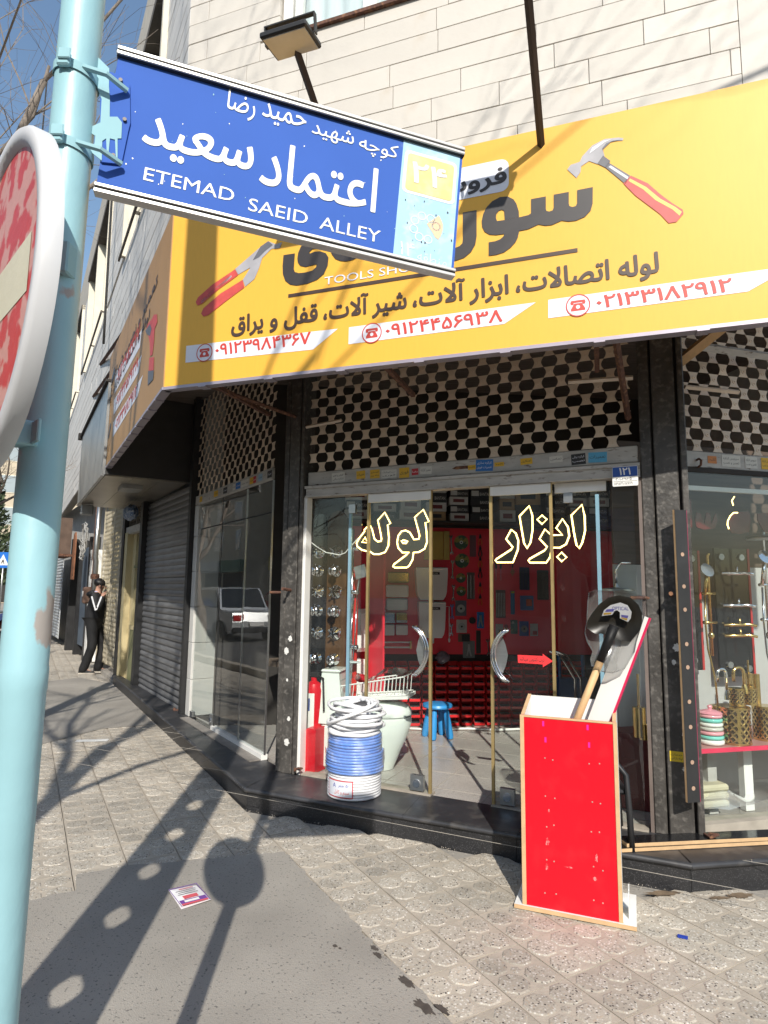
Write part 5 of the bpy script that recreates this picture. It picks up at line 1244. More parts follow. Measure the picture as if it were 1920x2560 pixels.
card('blister_card', 'black scissors in a clear bag at the bottom edge of the red wall', 'tool pack', 1157, 1602, 1187, 1645, (.16, .17, .17), d_pl)
card('blister_card', 'kraft and black triangle pack above the scissors', 'tool pack', 1145, 1584, 1175, 1605, (.16, .09, .06), d_patch((.02, .02, .02), -.4, .9, .1, .9))
card('blister_card', 'long black tool strap beside the scissors bag', 'tool pack', 1190, 1576, 1202, 1634, (.025, .022, .022))
card('blister_card', 'drill bits under a yellow header card', 'tool pack', 1239, 1475, 1264, 1545, (.10, .05, .05), d_many(6))
card('blister_card', 'tall thin blue saw blade card', 'tool pack', 1276, 1477, 1287, 1536, (.03, .16, .34), d_patch((.55, .5, .05), -.8, .8, .9, .98))
card('blister_card', 'blue heat gun card with an orange drawing', 'tool pack', 1300, 1489, 1334, 1526, (.08, .15, .36), d_patch((.5, .09, .04), -.1, .7, .3, .75))
card('blister_card', 'dark blue spanner roll', 'tool pack', 1298, 1418, 1324, 1475, (.02, .03, .09), d_many(4, M_blk2))
card('blister_card', 'wide bundle of dark saw blades', 'tool pack', 1342, 1425, 1372, 1500, (.03, .028, .025), d_many(8, mat('dark blade', (.10, .09, .06), .4, metal=.7)))
card('blister_card', 'green bit card low on the right of the wall', 'tool pack', 1276, 1550, 1294, 1585, (.02, .09, .07), d_patch((.4, .42, .4), -.6, .0, .75, .9))
card('blister_card', 'blue tape measure card at the foot of the wall', 'tool pack', 1298, 1553, 1322, 1590, (.02, .06, .25), d_disc)
card('blister_card', 'white and black folding knife card', 'tool pack', 1325, 1559, 1345, 1590, (.45, .43, .42), d_patch((.35, .04, .03), -.4, .7, .1, .4))
card('blister_card', 'silver hinge card above the arrow', 'tool pack', 1239, 1560, 1258, 1594, (.35, .34, .33), d_patch((.05, .05, .05), -.2, .2, .3, .6))
t = hung('padlock', 'brass padlock hung near the hinge card', 'padlock', 1264, 1572); q = MB(); q.bbox(-.022, .022, -.02, 0, -.02, .015, .004); q.build('case', M_gold, t); q = MB(); q.tube([(-.014, -.01, .015), (-.014, -.01, .035), (0, -.01, .048), (.014, -.01, .035), (.014, -.01, .015)], .004, 6); q.build('shackle', M_chrome, t)
for k, (x, y, lab) in enumerate([(1252, 1420, 'black screwdriver left of a pair under the lit letters'), (1246, 1420, 'black screwdriver right of a pair under the lit letters')]):
    t = hung('screwdriver', lab, 'screwdriver', x - 6 * k, y, 'screwdrivers under the lit letters'); q = MB(); q.lathe([(.006, -.01), (.013, .0), (.013, .06), (.004, .07)], 8); q.build('grip', M_blk2, t); q = MB(); q.tube([(0, 0, 0), (0, 0, -.14)], .003, 5); q.build('blade', M_chrome, t)
t = hung('trowel', 'orange trowel shape hanging near the opening edge', 'trowel', 1281, 1430); q = MB(); q.prism([(0, .05), (.025, .0), (.0, -.05), (-.025, 0)], -.006, 0); q.build('blade', mat('orange blade', (.40, .13, .06), .5), t); q = MB(); q.tube([(0, -.006, .05), (0, -.02, .10)], .008, 6); q.build('grip', M_blk2, t)
t = hung('hose_reel', 'black round cable reel on the red wall by the pliers card', 'reel', 1180, 1551); q = MB(); q.disc(0, 0, .037, -.03, 0, 16); q.build('drum', M_blk2, t)
t = hung('plastic_bag', 'scrunched grey plastic bag hung below the red wall', 'bag', 1106, 1641, None, -.10); q = MB(); rr = random.Random(9)
q.ball((0, 0, -.01), .075, .05, .065, 14, 9); q.v = [v * (1 + rr.uniform(-.16, .16)) for v in q.v]; q.build('bag', mat('grey film', (.14, .12, .14), .35, var=.4), t)
# cartons on the top shelves
sh = thing('carton_shelf', 'dark shelf carrying cartons above the red display wall', 'shelf', KF, (-.75, 0, 2.34))
q = MB(); q.box(0, 3.6, -.34, .018, 0, .02); q.build('board', M_dark, sh)
rr = random.Random(2); n_ = 0
CL_ = {'k': ('black carton with white lettering', M_cardk), 'w': ('white carton with a printed label', M_cardw), 'c': ('kraft carton with a dark stamp', M_card)}
stacks = [(-.60, .26, 'wkwcw', .10), (-.30, .25, 'kwkwk', .09), (-.02, .24, 'wwkcw', .11), (.26, .24, 'cwkwk', .10), (.52, .22, 'wkwkwk', .088), (.78, .26, 'kkkkkk', .092), (1.06, .18, 'wcw', .13), (1.30, .30, 'kc', .20), (1.62, .24, 'kkkkk', .10), (1.88, .22, 'wkwkw', .10), (2.12, .24, 'kkwkk', .10), (2.40, .28, 'kwkwk', .10), (2.70, .26, 'wkkkw', .10)]
col_n = ['first', 'second', 'third', 'fourth', 'fifth', 'sixth', 'seventh', 'eighth', 'ninth', 'tenth', 'eleventh', 'twelfth', 'thirteenth']
lev_n = ['lowest', 'second lowest', 'third', 'fourth', 'fifth', 'topmost']
for si, (u, W, kinds, h) in enumerate(stacks):
    z = 2.361
    for li, kd in enumerate(kinds):
        nm, mm = CL_[kd]; hh = h * rr.uniform(.95, 1.05); ww = W * rr.uniform(.93, 1.0)
        t = thing('carton', '%s, %s in the %s stack from the left' % (nm, lev_n[li], col_n[si]), 'carton', KF, (u + rr.uniform(-.008, .008), -.02 - rr.uniform(0, .02), z), rz=0, group='cartons on the top shelf')
        q = MB(); q.bbox(-ww / 2, ww / 2, -.28, 0, 0, hh - .002, .003); q.build('box', mm, t)
        if kd == 'k':
            text('BANTAN', -.02, ww * .42, hh * .25, hh * .6, -.2815, M_cardw, t)
            if li % 2: q = MB(); q.box(-ww * .46, -ww * .12, -.2812, -.2795, hh * .2, hh * .8); q.build('label', M_cardw, t)
        else:
            q = MB(); q.box(-ww * .3, ww * .3, -.2812, -.2795, hh * .3, hh * .7); q.build('label', M_cardk if kd == 'c' else M_wallr, t)
        z += hh
# ------------------------------------------------------------------ on the shop floor
t = thing('stool', 'round sky-blue plastic stool inside the open shop door', 'stool', W0, (.56, 6.45, ST), rz=20)
M_sky = mat('sky blue plastic', (.035, .27, .62), .35, var=.03)
q = MB(); q.lathe([(.0, .285), (.12, .285), (.145, .292), (.152, .305), (.145, .325), (.12, .332), (0, .33)], 32); q.build('seat', M_sky, t, smooth=40)
for k in range(4):
    a = R(45 + 90 * k); q = MB(); p0 = Vector((.085 * math.cos(a), .085 * math.sin(a), .29)); p1 = Vector((.135 * math.cos(a), .135 * math.sin(a), .0))
    q.tube([p0, p0.lerp(p1, .5), p0.lerp(p1, .92), p1], [.026, .034, .036, .028], 14); q.build('leg', M_sky, t, smooth=50)
# toilet
t = thing('toilet', 'pale green one-piece toilet standing behind the left glass', 'toilet', W0, (-.12, 5.40, ST), rz=-14)
q = MB(); vs = []; secs = [(0, .13, .15, .03), (.04, .145, .165, .03), (.16, .175, .205, .04), (.28, .20, .25, .05), (.38, .21, .275, .055), (.42, .205, .275, .05)]
n = 28
for z, a, b, dx in secs:
    for k in range(n): q_ = 2 * math.pi * k / n; vs.append((dx + b * math.cos(q_) + .05, a * math.sin(q_) * .98, z))
fs = [(i * n + k, i * n + (k + 1) % n, (i + 1) * n + (k + 1) % n, (i + 1) * n + k) for i in range(len(secs) - 1) for k in range(n)] + [[(len(secs) - 1) * n + k for k in range(n)]]
q.add(vs, fs); q.build('bowl', M_green, t, smooth=60)
q = MB(); vs = []
for z, s_ in ((.423, .97), (.43, 1.02), (.47, 1.01), (.505, .9), (.53, .66), (.54, .3)):
    for k in range(n): q_ = 2 * math.pi * k / n; vs.append((.10 + .275 * s_ * math.cos(q_), .205 * s_ * math.sin(q_), z))
fs = [(i * n + k, i * n + (k + 1) % n, (i + 1) * n + (k + 1) % n, (i + 1) * n + k) for i in range(5) for k in range(n)] + [[5 * n + k for k in range(n)]]
q.add(vs, fs); q.build('lid', M_green, t, smooth=60)
q = MB(); q.bbox(-.36, -.13, -.20, .20, .0, .36, .03); q.build('pedestal', M_green, t)
q = MB(); vs = [(-.37, -.205, .36), (-.15, -.205, .36), (-.15, .205, .36), (-.37, .205, .36), (-.35, -.17, .76), (-.20, -.17, .76), (-.20, .17, .76), (-.35, .17, .76)]
q.add(vs, [(0, 3, 2, 1), (4, 5, 6, 7), (0, 1, 5, 4), (1, 2, 6, 5), (2, 3, 7, 6), (3, 0, 4, 7)]); q.build('tank', M_green, t)
q = MB(); q.bbox(-.36, -.19, -.178, .178, .762, .79, .012); q.build('tank_lid', M_green, t)
# dish rack wrapped in film, lying on the toilet
t = thing('dish_rack', 'white wire dish rack in clear film tilted on the toilet lid', 'dish rack', W0, (-.06, 5.36, ST + .555), rz=-16)
q = MB(); q.tube([(-.26, -.13, 0), (.30, -.13, .06), (.30, .13, .06), (-.26, .13, 0)], .006, 6, closed=True); q.tube([(-.26, -.13, .10), (.28, -.13, .2), (.28, .13, .2), (-.26, .13, .10)], .006, 6, closed=True); q.build('frame', M_white, t)
q = MB()
for k in range(17):
    x = -.25 + k * .033; zb_, zt_ = .003 + (x + .26) * .105, .10 + (x + .26) * .18
    for y in (-.13, .13): q.tube([(x, y, zb_), (x + .01, y, zt_)], .0032, 4)
    if k % 2 == 0: q.tube([(x, -.13, zb_), (x, 0, zb_ - .012), (x, .13, zb_)], .003, 4)
q.build('wires', M_white, t, kind='stuff')
q = MB(); q.add([(-.27, -.14, -.02), (.32, -.14, .03), (.32, .14, .03), (-.27, .14, -.02), (-.27, -.14, .005), (.32, -.14, .055), (.32, .14, .055), (-.27, .14, .005)], [(0, 3, 2, 1), (0, 1, 5, 4), (1, 2, 6, 5), (2, 3, 7, 6), (3, 0, 4, 7)]); q.build('drip_tray', M_white, t)
q = MB(); rr = random.Random(6); vs = []; nx, ny = 14, 6
for i in range(nx):
    for j in range(ny):
        x = -.27 + .58 * i / (nx - 1); y = -.15 + .3 * j / (ny - 1); vs.append((x, y, .13 + (x + .26) * .2 + .05 * math.sin(i * .9) * (1 - abs(y) * 4) + rr.uniform(-.014, .014)))
q.add(vs, [(i * ny + j, (i + 1) * ny + j, (i + 1) * ny + j + 1, i * ny + j + 1) for i in range(nx - 1) for j in range(ny - 1)]); q.build('film', M_film, t, smooth=True)
# extinguisher and red stand behind the left pane
e0 = FF.px(795, 1830, .25)[0]
t = thing('fire_extinguisher', 'red fire extinguisher with a white label behind the left glass', 'fire extinguisher', FF, (e0 - .02, .20, ST + .16))
q = MB(); q.lathe([(.07, 0), (.078, .02), (.078, .46), (.06, .51), (.025, .53), (.025, .56)], 24); q.build('cylinder', M_red, t, smooth=40)
q = MB(); vs = []
for k in range(9):
    a = R(-150 + k * 12); vs += [(.0795 * math.cos(a), .0795 * math.sin(a), .10), (.0795 * math.cos(a), .0795 * math.sin(a), .44)]
q.add(vs, [(2 * k, 2 * k + 2, 2 * k + 3, 2 * k + 1) for k in range(8)]); q.build('label', M_white, t, smooth=True)
q = MB(); vs = []
for k in range(7):
    a = R(-140 + k * 10); vs += [(.0805 * math.cos(a), .0805 * math.sin(a), .30), (.0805 * math.cos(a), .0805 * math.sin(a), .40)]
q.add(vs, [(2 * k, 2 * k + 2, 2 * k + 3, 2 * k + 1) for k in range(6)]); q.build('blue_band', mat('blue print', (.03, .06, .25), .5), t)
q = MB(); q.bbox(-.03, .05, -.02, .02, .56, .60, .005); q.tube([(.03, 0, .58), (.10, -.02, .56), (.12, -.03, .3)], .009, 6); q.build('valve', M_blk2, t)
t = thing('wedge_stand', 'red wedge-shaped stand under the fire extinguisher', 'stand', FF, (e0 - .1, .05, ST))
q = MB(); q.prism([(-.02, 0), (.20, 0), (.20, .34), (.12, .34), (-.02, .15)], 0, .30); q.build('body', M_red, t)
# faucet boards: tall curved panels with taps
def hoard(label, u, w, W, h, z, m, taps):
    t = thing('tap_board', label, 'display board', FF, (u, w, z), rz=6)
    q = MB(); n = 10; pts = [(0, 0), (W, 0), (W, h - W * .3)]
    for k in range(n + 1): a = math.pi * k / n; pts.append((W / 2 + W / 2 * math.cos(a), h - W * .5 + W * .6 * math.sin(a)))
    pts.append((0, h - W * .5)); q.prism(pts, 0, .03); q.build('panel', m, t)
    for k, z_ in enumerate(taps):
        g = bpy.data.objects.new('tap', None); COL.objects.link(g); g.parent = t; g.matrix_local = Matrix.Translation((W * .5, 0, z_))
        if k % 2 == 0:
            q = MB(); q.lathe([(.045, -.0), (.05, .01), (.03, .03), (.028, .09), (.04, .10), (.01, .12)], 16, M=Matrix.Rotation(R(90), 4, 'X')); q.build('tap_body', M_chrome, g, smooth=40)
            q = MB(); q.tube([(0, -.06, 0), (.02, -.12, .05), (.03, -.16, .02), (.03, -.165, -.03)], .011, 8); q.build('spout', M_chrome, g, smooth=True)
        else:
            q = MB(); q.lathe([(.055, 0), (.058, .012), (.02, .05), (.024, .06)], 16, M=Matrix.Rotation(R(90), 4, 'X')); q.build('rose', M_chrome, g, smooth=40)
            for k2 in range(5): a = R(72 * k2); q = MB(); q.tube([(0, -.06, 0), (.05 * math.cos(a), -.066, .05 * math.sin(a))], .009, 6); q.build('spoke', M_chrome, g)
    return t
hoard('black curved-top tap board at the left edge of the door glass', -.215, .42, .165, 1.72, .54, mat('black gloss board', (.012, .013, .015), .12, var=.2), [.46, .68, .87, 1.04, 1.22, 1.39])
hoard('brown curved-top tap board with chrome taps beside the black one', -.045, .42, .185, 1.74, .54, mat('brown wood board', (.09, .045, .02), .3, var=.4, scale=4, stretch=(6, 6, 1)), [.46, .68, .87, 1.04, 1.22, 1.39])
# shower column
sx = FF.px(880, 1500, .35)[0]
t = thing('shower_set', 'chrome shower column with a square hand shower behind the left glass', 'shower', FF, (sx, .35, ST + .55))
q = MB(); q.tube([(0, 0, 0), (0, 0, 1.42)], .012, 10); q.build('riser_pipe', M_chrome, t, smooth=True)
for z in (.42, .88, 1.25): q = MB(); q.tube([(-.03, 0, z), (.06, 0, z)], .02, 10); q.build('clamp', M_chrome, t, smooth=True)
q = MB(); q.tube([(.06, -.02, .88), (.10, -.06, .99)], .010, 8); q.build('hand_grip', M_chrome, t)
q = MB(); q.bbox(-.055, .055, -.008, .008, -.055, .055, .004, Matrix.Translation((.115, -.07, 1.05)) @ Matrix.Rotation(R(-15), 4, 'Y')); q.build('hand_shower', M_alum, t)
q = MB(); q.tube([(.06, -.02, .86), (.05, -.03, .5), (.02, -.04, .1), (-.02, -.03, -.2), (.03, -.02, -.35)], .006, 6); q.tube([(.03, -.02, .85), (.0, -.03, .4), (-.03, -.03, .1), (.0, -.03, -.3)], .006, 6); q.build('hose', M_chrome, t, smooth=True, kind='stuff')
q = MB(); q.ball((.04, -.03, .30), .07, .05, .012, 16, 6); q.build('soap_dish', mat('clear acrylic', (.55, .62, .62), .1), t)
q = MB(); q.box(-.035, .035, .03, .045, -.1, 1.1); q.build('red_backing', mat('bright red strip', (.62, .03, .02), .4), t)
# goods seen through the street-side glass
lf = lambda x, y, w: LF.px(x, y, w)
u, z = lf(560, 1800, .7)
t = thing('red_panel', 'magenta-red folded panel leaning inside the street-side window', 'panel', LF, (u - .25, .75, ST)); q = MB(); q.add([(0, 0, 0), (.30, -.02, 0), (.36, .03, .95), (.10, .05, .95), (0, .02, 0), (.30, 0, 0), (.36, .05, .95), (.10, .07, .95)], [(0, 1, 2, 3), (7, 6, 5, 4), (0, 4, 5, 1), (1, 5, 6, 2), (2, 6, 7, 3), (3, 7, 4, 0)]); q.build('panel', mat('magenta red', (.34, .02, .05), .4), t)
def ledge(label, u, w, z, W, D, m):
    t = thing('log_shelf', label, 'shelf', LF, (u, w, z)); rr = random.Random(int(z * 100)); q = MB()
    pts = [(x, -D / 2 + rr.uniform(-.05, .05)) for x in (0, W * .25, W * .5, W * .75, W)] + [(W + .04, 0)] + [(x, D / 2 + rr.uniform(-.05, .05)) for x in (W, W * .75, W * .5, W * .25, 0)]
    q.slab(pts, -.03, .02); q.build('slab', mat('grey driftwood', (.16, .12, .09), .8, var=.4, scale=3, stretch=(1, 8, 1)), t)
    for x in (.08, W - .1): q = MB(); q.tube([(x, 0, -.03), (x, 0, -z + ST)], .02, 6); q.build('leg', M_blk2, t)
    return t
ledge('rough grey wood shelf, upper one in the street-side window', -1.15, .55, .86, .95, .30, None)
ledge('rough grey wood shelf, lower one in the street-side window', -1.05, .65, .52, .9, .32, None)
t = thing('picture_stand', 'blue framed picture tilted on the upper wood shelf', 'picture', LF, (-.82, .50, .885)); q = MB(); q.add([(0, 0, 0), (.34, 0, 0), (.37, .10, .20), (.04, .10, .20), (0, .015, -.0), (.34, .015, 0), (.37, .115, .20), (.04, .115, .20)], [(0, 1, 2, 3), (7, 6, 5, 4), (0, 4, 5, 1), (1, 5, 6, 2), (2, 6, 7, 3), (3, 7, 4, 0)]); q.build('frame', M_white, t); q = MB(); q.add([(.03, .012, .022), (.32, .012, .022), (.335, .085, .175), (.06, .085, .175)], [(0, 1, 2, 3)]); q.v = [v + Vector((0, -.006, .002)) for v in q.v]; q.build('picture', mat('blue seascape print', (.03, .14, .42), .3, var=.3, scale=9, col2=(.4, .5, .5), mix=(.55, .6), mscale=7), t)
t = thing('shell_tray', 'small clear tray lying on the lower wood shelf', 'tray', LF, (-.85, .55, .545)); q = MB(); q.box(0, .2, 0, .15, 0, .01); q.add([(0, .15, .01), (.2, .15, .01), (.22, .19, .13), (.02, .19, .13)], [(0, 1, 2, 3), (3, 2, 1, 0)]); q.build('tray', mat('pale acrylic', (.32, .38, .38), .15), t)
t = thing('grass_box', 'strip of artificial grass on a shelf by the left column', 'artificial grass', LF, (-.42, .5, .60)); q = MB(); q.box(0, .30, 0, .22, 0, .03); q.build('base', M_card, t); q = MB(); rr = random.Random(1)
for k in range(160): x, y = rr.uniform(0, .3), rr.uniform(0, .22); q.tube([(x, y, .03), (x + rr.uniform(-.015, .015), y + rr.uniform(-.015, .015), .075)], .002, 3)
q.build('blades', mat('artificial grass', (.03, .11, .02), .7), t, kind='stuff')
t = thing('stacked_ball_lamp', 'white lamp of stacked balls on a tall base by the left column', 'lamp', LF, (-.26, .32, ST + .02)); q = MB(); q.lathe([(.09, 0), (.09, .22), (.05, .30)], 20); q.build('base', M_white, t, smooth=40)
for z, r_ in ((.33, .05), (.42, .062), (.51, .05), (.58, .035)): q = MB(); q.ball((0, 0, z), r_, r_, r_ * .8); q.build('ball', M_ceram, t, smooth=True)
for k, (z0, z1, lab) in enumerate([(1.02, 1.42, 'upper white cistern seen through the street-side glass'), (.55, .95, 'lower white cistern seen through the street-side glass')]):
    t = thing('toilet_cistern', lab, 'cistern', LF, (-.38, .9, z0)); q = MB(); q.bbox(-.01, .36, -.06, .10, 0, z1 - z0, .04); q.build('tank', M_ceram, t)
t = thing('red_panel', 'dark red backing board behind the street-side cisterns', 'display board', LF, (-.55, 1.02, .4)); q = MB(); q.box(0, .7, 0, .02, 0, 1.75); q.build('board', M_redwall, t)
t = thing('hose', 'white hose lying along the shop floor behind the stool', 'hose', KF, (-.1, -.28, ST + .014)); q = MB(); q.tube([(.0, 0, 0), (.3, -.08, 0), (.7, -.05, 0), (1.0, -.12, 0), (1.4, -.08, 0), (1.7, -.2, 0)], .013, 8); q.build('tube', M_white, t, smooth=True)
t = thing('sack_trolley', 'blue sack trolley with a bent chrome handle inside the door', 'trolley', KF, (1.58, -.45, ST)); q = MB()
for x in (0, .26): q = MB(); q.tube([(x, 0, .05), (x, .05, .78)], .02, 8); q.build('upright', mat('blue tube', (.02, .10, .26), .4), t)
q = MB(); q.box(-.02, .28, -.02, .08, .08, .55); q.build('body', mat('blue drum', (.02, .09, .22), .45), t)
for x in (-.25, -.19): q = MB(); q.tube([(x, -.35, .86), (x + .12, -.34, .82), (x + .28, -.3, .58), (x + .28, -.3, .30)], .012, 8); q.build('handle', M_chrome, t, smooth=True)
# ------------------------------------------------------------------ red box with spade and plank
bx = thing('scrap_box', 'tall open red box with raw edges and white inside, on the pavement by the door', 'box', XF, (0, 0, 0))
BWd, BD, BT, th = .47, .27, .955, .018
q = MB(); q.box(0.0, BWd, 0, .016, .022, BT); q.build('front_panel', M_red, bx)
q = MB(); q.bbox(-.005, 0.016, -.004, -.0005, .022, BT + .002, .001); q.bbox(BWd - .014, BWd + .005, -.004, -.0005, .022, BT + .002, .001); q.build('front_edge', M_mdf, bx)
q = MB(); q.box(.0165, BWd - .0145, -.003, -.0005, BT - .008, BT + .002); q.build('front_edge', M_mdf, bx)
for u, nm in ((-.001, 'side_panel'), (BWd - .017, 'side_panel')):
    q = MB(); q.prism([(0.0165, .022), (BD, .022), (BD, 1.02), (.0165, BT)], u, u + .018, Matrix(((0, 1, 0, 0), (1, 0, 0, 0), (0, 0, 1, 0), (0, 0, 0, 1)))); q.build(nm, M_white, bx)
    q = MB(); q.add([(u, .016, BT + .001), (u + .018, .016, BT + .001), (u + .018, BD, 1.021), (u, BD, 1.021), (u, .016, BT + .004), (u + .018, .016, BT + .004), (u + .018, BD, 1.025), (u, BD, 1.025)], [(4, 5, 6, 7), (0, 1, 5, 4), (1, 2, 6, 5), (2, 3, 7, 6), (3, 0, 4, 7)]); q.build('side_edge', M_mdf, bx)
q = MB(); q.box(.0175, BWd - .0175, BD - .016, BD - .001, .022, 1.02); q.build('back_panel', M_white, bx)
q = MB(); q.box(-.045, BWd + .065, -.012, BD + .06, .003, .0215); q.build('base_board', M_white, bx)
q = MB(); q.box(-.0452, BWd + .0652, -.0145, -.0122, .003, .0215); q.build('base_edge', M_mdf, bx)
q = MB(); q.box(BWd + .03, BWd + .035, .05, .16, .022, .14); q.build('white_card', M_paper, bx)
M_screw = mat('screw head', (.62, .45, .40), .4, metal=.5)
for z in (.10, .25, .42, .56, .74):
    for u in (.115, .16, .345, .385):
        q = MB(); q.disc(u + random.uniform(-.008, .008), z + random.uniform(-.01, .01), .0035, -.002, 0, 8); q.build('screw', M_screw, bx)
M_mag = mat('magenta sticker', (.70, .02, .30), .4)
for u, z in ((.115, .92), (.335, .92), (.125, .84), (.34, .835)):
    q = MB(); q.box(u - .005, u + .005, -.0012, 0, z - .013, z + .013); q.build('tape_scrap', M_mag, bx)
M_scuff = mat('pale scuff', (.70, .22, .22), .6, col2=(.62, .03, .04), mix=(.45, .55), mscale=90)
for u, z, a, b in ((.125, .34, .008, .018), (.36, .30, .007, .016), (.12, .22, .007, .012), (.35, .20, .01, .010), (.23, .235, .02, .003), (.135, .49, .004, .008)):
    q = MB(); q.sheet([(u + x, z + y) for x, y in blob(0, 0, a, b, 0, int(u * 999), 14, .4)], -.0006); q.build('scuff', M_scuff, bx)
# leaning white and red board
a = XF.px(1500, 1790, .16); b = XF.px(1605, 1512, .16)
pl = thing('plank', 'white board with a red edge leaning out of the red box', 'board', XF, (a[0] - .03, .13, .25))
tilt = math.degrees(math.atan2(b[0] - a[0], b[1] - a[1])); Lp = math.hypot(b[0] - a[0], b[1] - a[1]) + (a[1] - .25)
Mt = Matrix.Translation((-(a[1] - .25) * math.tan(R(tilt)) + .03, 0, 0)) @ Matrix.Rotation(R(tilt), 4, 'Y') @ Matrix.Rotation(R(-24), 4, 'Z')
q = MB(); q.box(-.055, .055, 0, .016, 0, Lp, Mt); q.build('board', M_white, pl)
q = MB(); q.box(.0555, .062, -.001, .017, 0, Lp + .002, Mt); q.build('red_edge', mat('pink-red edge band', (.72, .015, .10), .35), pl)
# spade in a plastic bag, blade up
h0 = XF.px(1452, 1775, .10); h1 = XF.px(1522, 1600, .10); c_ = XF.px(1545, 1545, .10)
spd = thing('spade', 'new black spade, blade up in clear plastic, wooden shaft standing in the red box', 'spade', XF, (h0[0] - .02, .10, .55))
o = (h0[0] - .02, .55); L_ = lambda p: (p[0] - o[0], p[1] - o[1])
H0, H1, C_ = L_(h0), L_(h1), L_(c_)
dv = Vector((H1[0] - H0[0], 0, H1[1] - H0[1])).normalized()
q = MB(); q.tube([Vector((H0[0], 0, H0[1])) - dv * .28, Vector((H0[0], 0, H0[1])), Vector((H1[0], 0, H1[1])) - dv * .05], .019, 10); q.build('wooden_shaft', M_wood, spd, smooth=True)
q = MB(); q.tube([Vector((H1[0], 0, H1[1])) - dv * .12, Vector((H1[0], 0, H1[1])) + dv * .08], [.021, .026], 10); q.build('socket', M_blk2, spd, smooth=True)
zs3 = zz(1300, 1200, .22599)
bl = [L_(XF.px(*zs3(*p), .10)) for p in [(900, 1700), (830, 1700), (740, 1640), (745, 1560), (800, 1470), (880, 1370), (980, 1300), (1100, 1275), (1220, 1300), (1310, 1380), (1350, 1470), (1350, 1560), (1330, 1660), (1260, 1740), (1220, 1790), (1100, 1770), (960, 1710)]]
ccx = sum(p[0] for p in bl) / len(bl); ccz = sum(p[1] for p in bl) / len(bl)
q = MB(); n = len(bl); vs = [(x, 0, z) for x, z in bl] + [(ccx + (x - ccx) * .6, .022, ccz + (z - ccz) * .6) for x, z in bl] + [(ccx, .03, ccz)] + [(x, .006, z) for x, z in bl] + [(ccx + (x - ccx) * .6, .026, ccz + (z - ccz) * .6) for x, z in bl] + [(ccx, .036, ccz)]
m_ = 2 * n + 1
fs = []
for k in range(n):
    j = (k + 1) % n; fs += [(k, j, n + j, n + k), (n + k, n + j, 2 * n), (m_ + j, m_ + k, m_ + n + k, m_ + n + j), (m_ + n + j, m_ + n + k, m_ + 2 * n), (j, k, m_ + k, m_ + j)]
q.add(vs, fs); q.build('blade', mat('dark olive enamel', (.028, .024, .018), .32, var=.2), spd, smooth=40)
ap = [L_(XF.px(*zs3(*p), .085)) for p in [(905, 1505), (930, 1440), (1000, 1385), (1110, 1355), (1190, 1385), (1235, 1460), (1225, 1530), (1195, 1570), (1105, 1530), (1105, 1465), (1075, 1440), (1045, 1450), (1020, 1490), (930, 1500)]]
q = MB(); q.prism(ap, -.020, -.0185); lb = q.build('paper_label', mat('label silver-white', (.55, .55, .56), .5), spd)
for pts, m in [([(960, 1430), (1040, 1425), (1035, 1455), (940, 1460)], mat('label violet', (.10, .09, .32), .5)), ([(1120, 1490), (1200, 1500), (1190, 1530), (1120, 1515)], None), ([(925, 1470), (1015, 1465), (1005, 1485), (925, 1492)], mat('label gold', (.45, .27, .03), .5)), ([(1120, 1518), (1190, 1533), (1180, 1556), (1120, 1530)], bpy.data.materials['label gold'] if 'label gold' in bpy.data.materials else None)]:
    P = [L_(XF.px(*zs3(*p), .085)) for p in pts]; q = MB(); q.sheet(P, -.0208); q.build('print_band', m or bpy.data.materials['label violet'], lb)
tp = [L_(XF.px(*zs3(*p), .085)) for p in [(1020, 1425), (1200, 1425)]]
tx = text('OPTICAL', tp[0][0], tp[1][0], tp[0][1] - .006, tp[0][1] + .012, -.0215, mat('label violet ink', (.09, .08, .30), .5), lb)
fp = [L_(XF.px(*zs3(*p), .07)) for p in [(760, 1240), (850, 1215), (1100, 1235), (1380, 1275), (1400, 1320), (1380, 1500), (1290, 1790), (1270, 1900), (1160, 2090), (1020, 2140), (900, 2120), (880, 2080), (790, 2060), (775, 1980), (800, 1900), (740, 1790), (712, 1690), (735, 1560), (745, 1350)]]
q = MB(); rr = random.Random(8); n = len(fp); fx = sum(p[0] for p in fp) / n; fz = sum(p[1] for p in fp) / n
vs = []; fs = []
rings = [1.0, .86, .7, .5, .25]
for k_, s_ in enumerate(rings): vs += [(fx + (x - fx) * s_, -.035 - .018 * (1 - s_) + rr.uniform(-.007, .007) * (s_ < 1), fz + (z - fz) * s_) for x, z in fp]
for i in range(len(rings) - 1):
    for k in range(n): j = (k + 1) % n; fs.append((i * n + k, i * n + j, (i + 1) * n + j, (i + 1) * n + k))
fs.append([(len(rings) - 1) * n + k for k in range(n)])
b0_ = len(vs); vs += [(x, .055 if .2 < (z - fz + .3) else .03, z) for x, z in fp]; fs += [(k, b0_ + k, b0_ + (k + 1) % n, (k + 1) % n) for k in range(n)] + [[b0_ + k for k in range(n)][::-1]]
q.add(vs, fs); q.build('plastic_bag', M_film, spd, smooth=True)

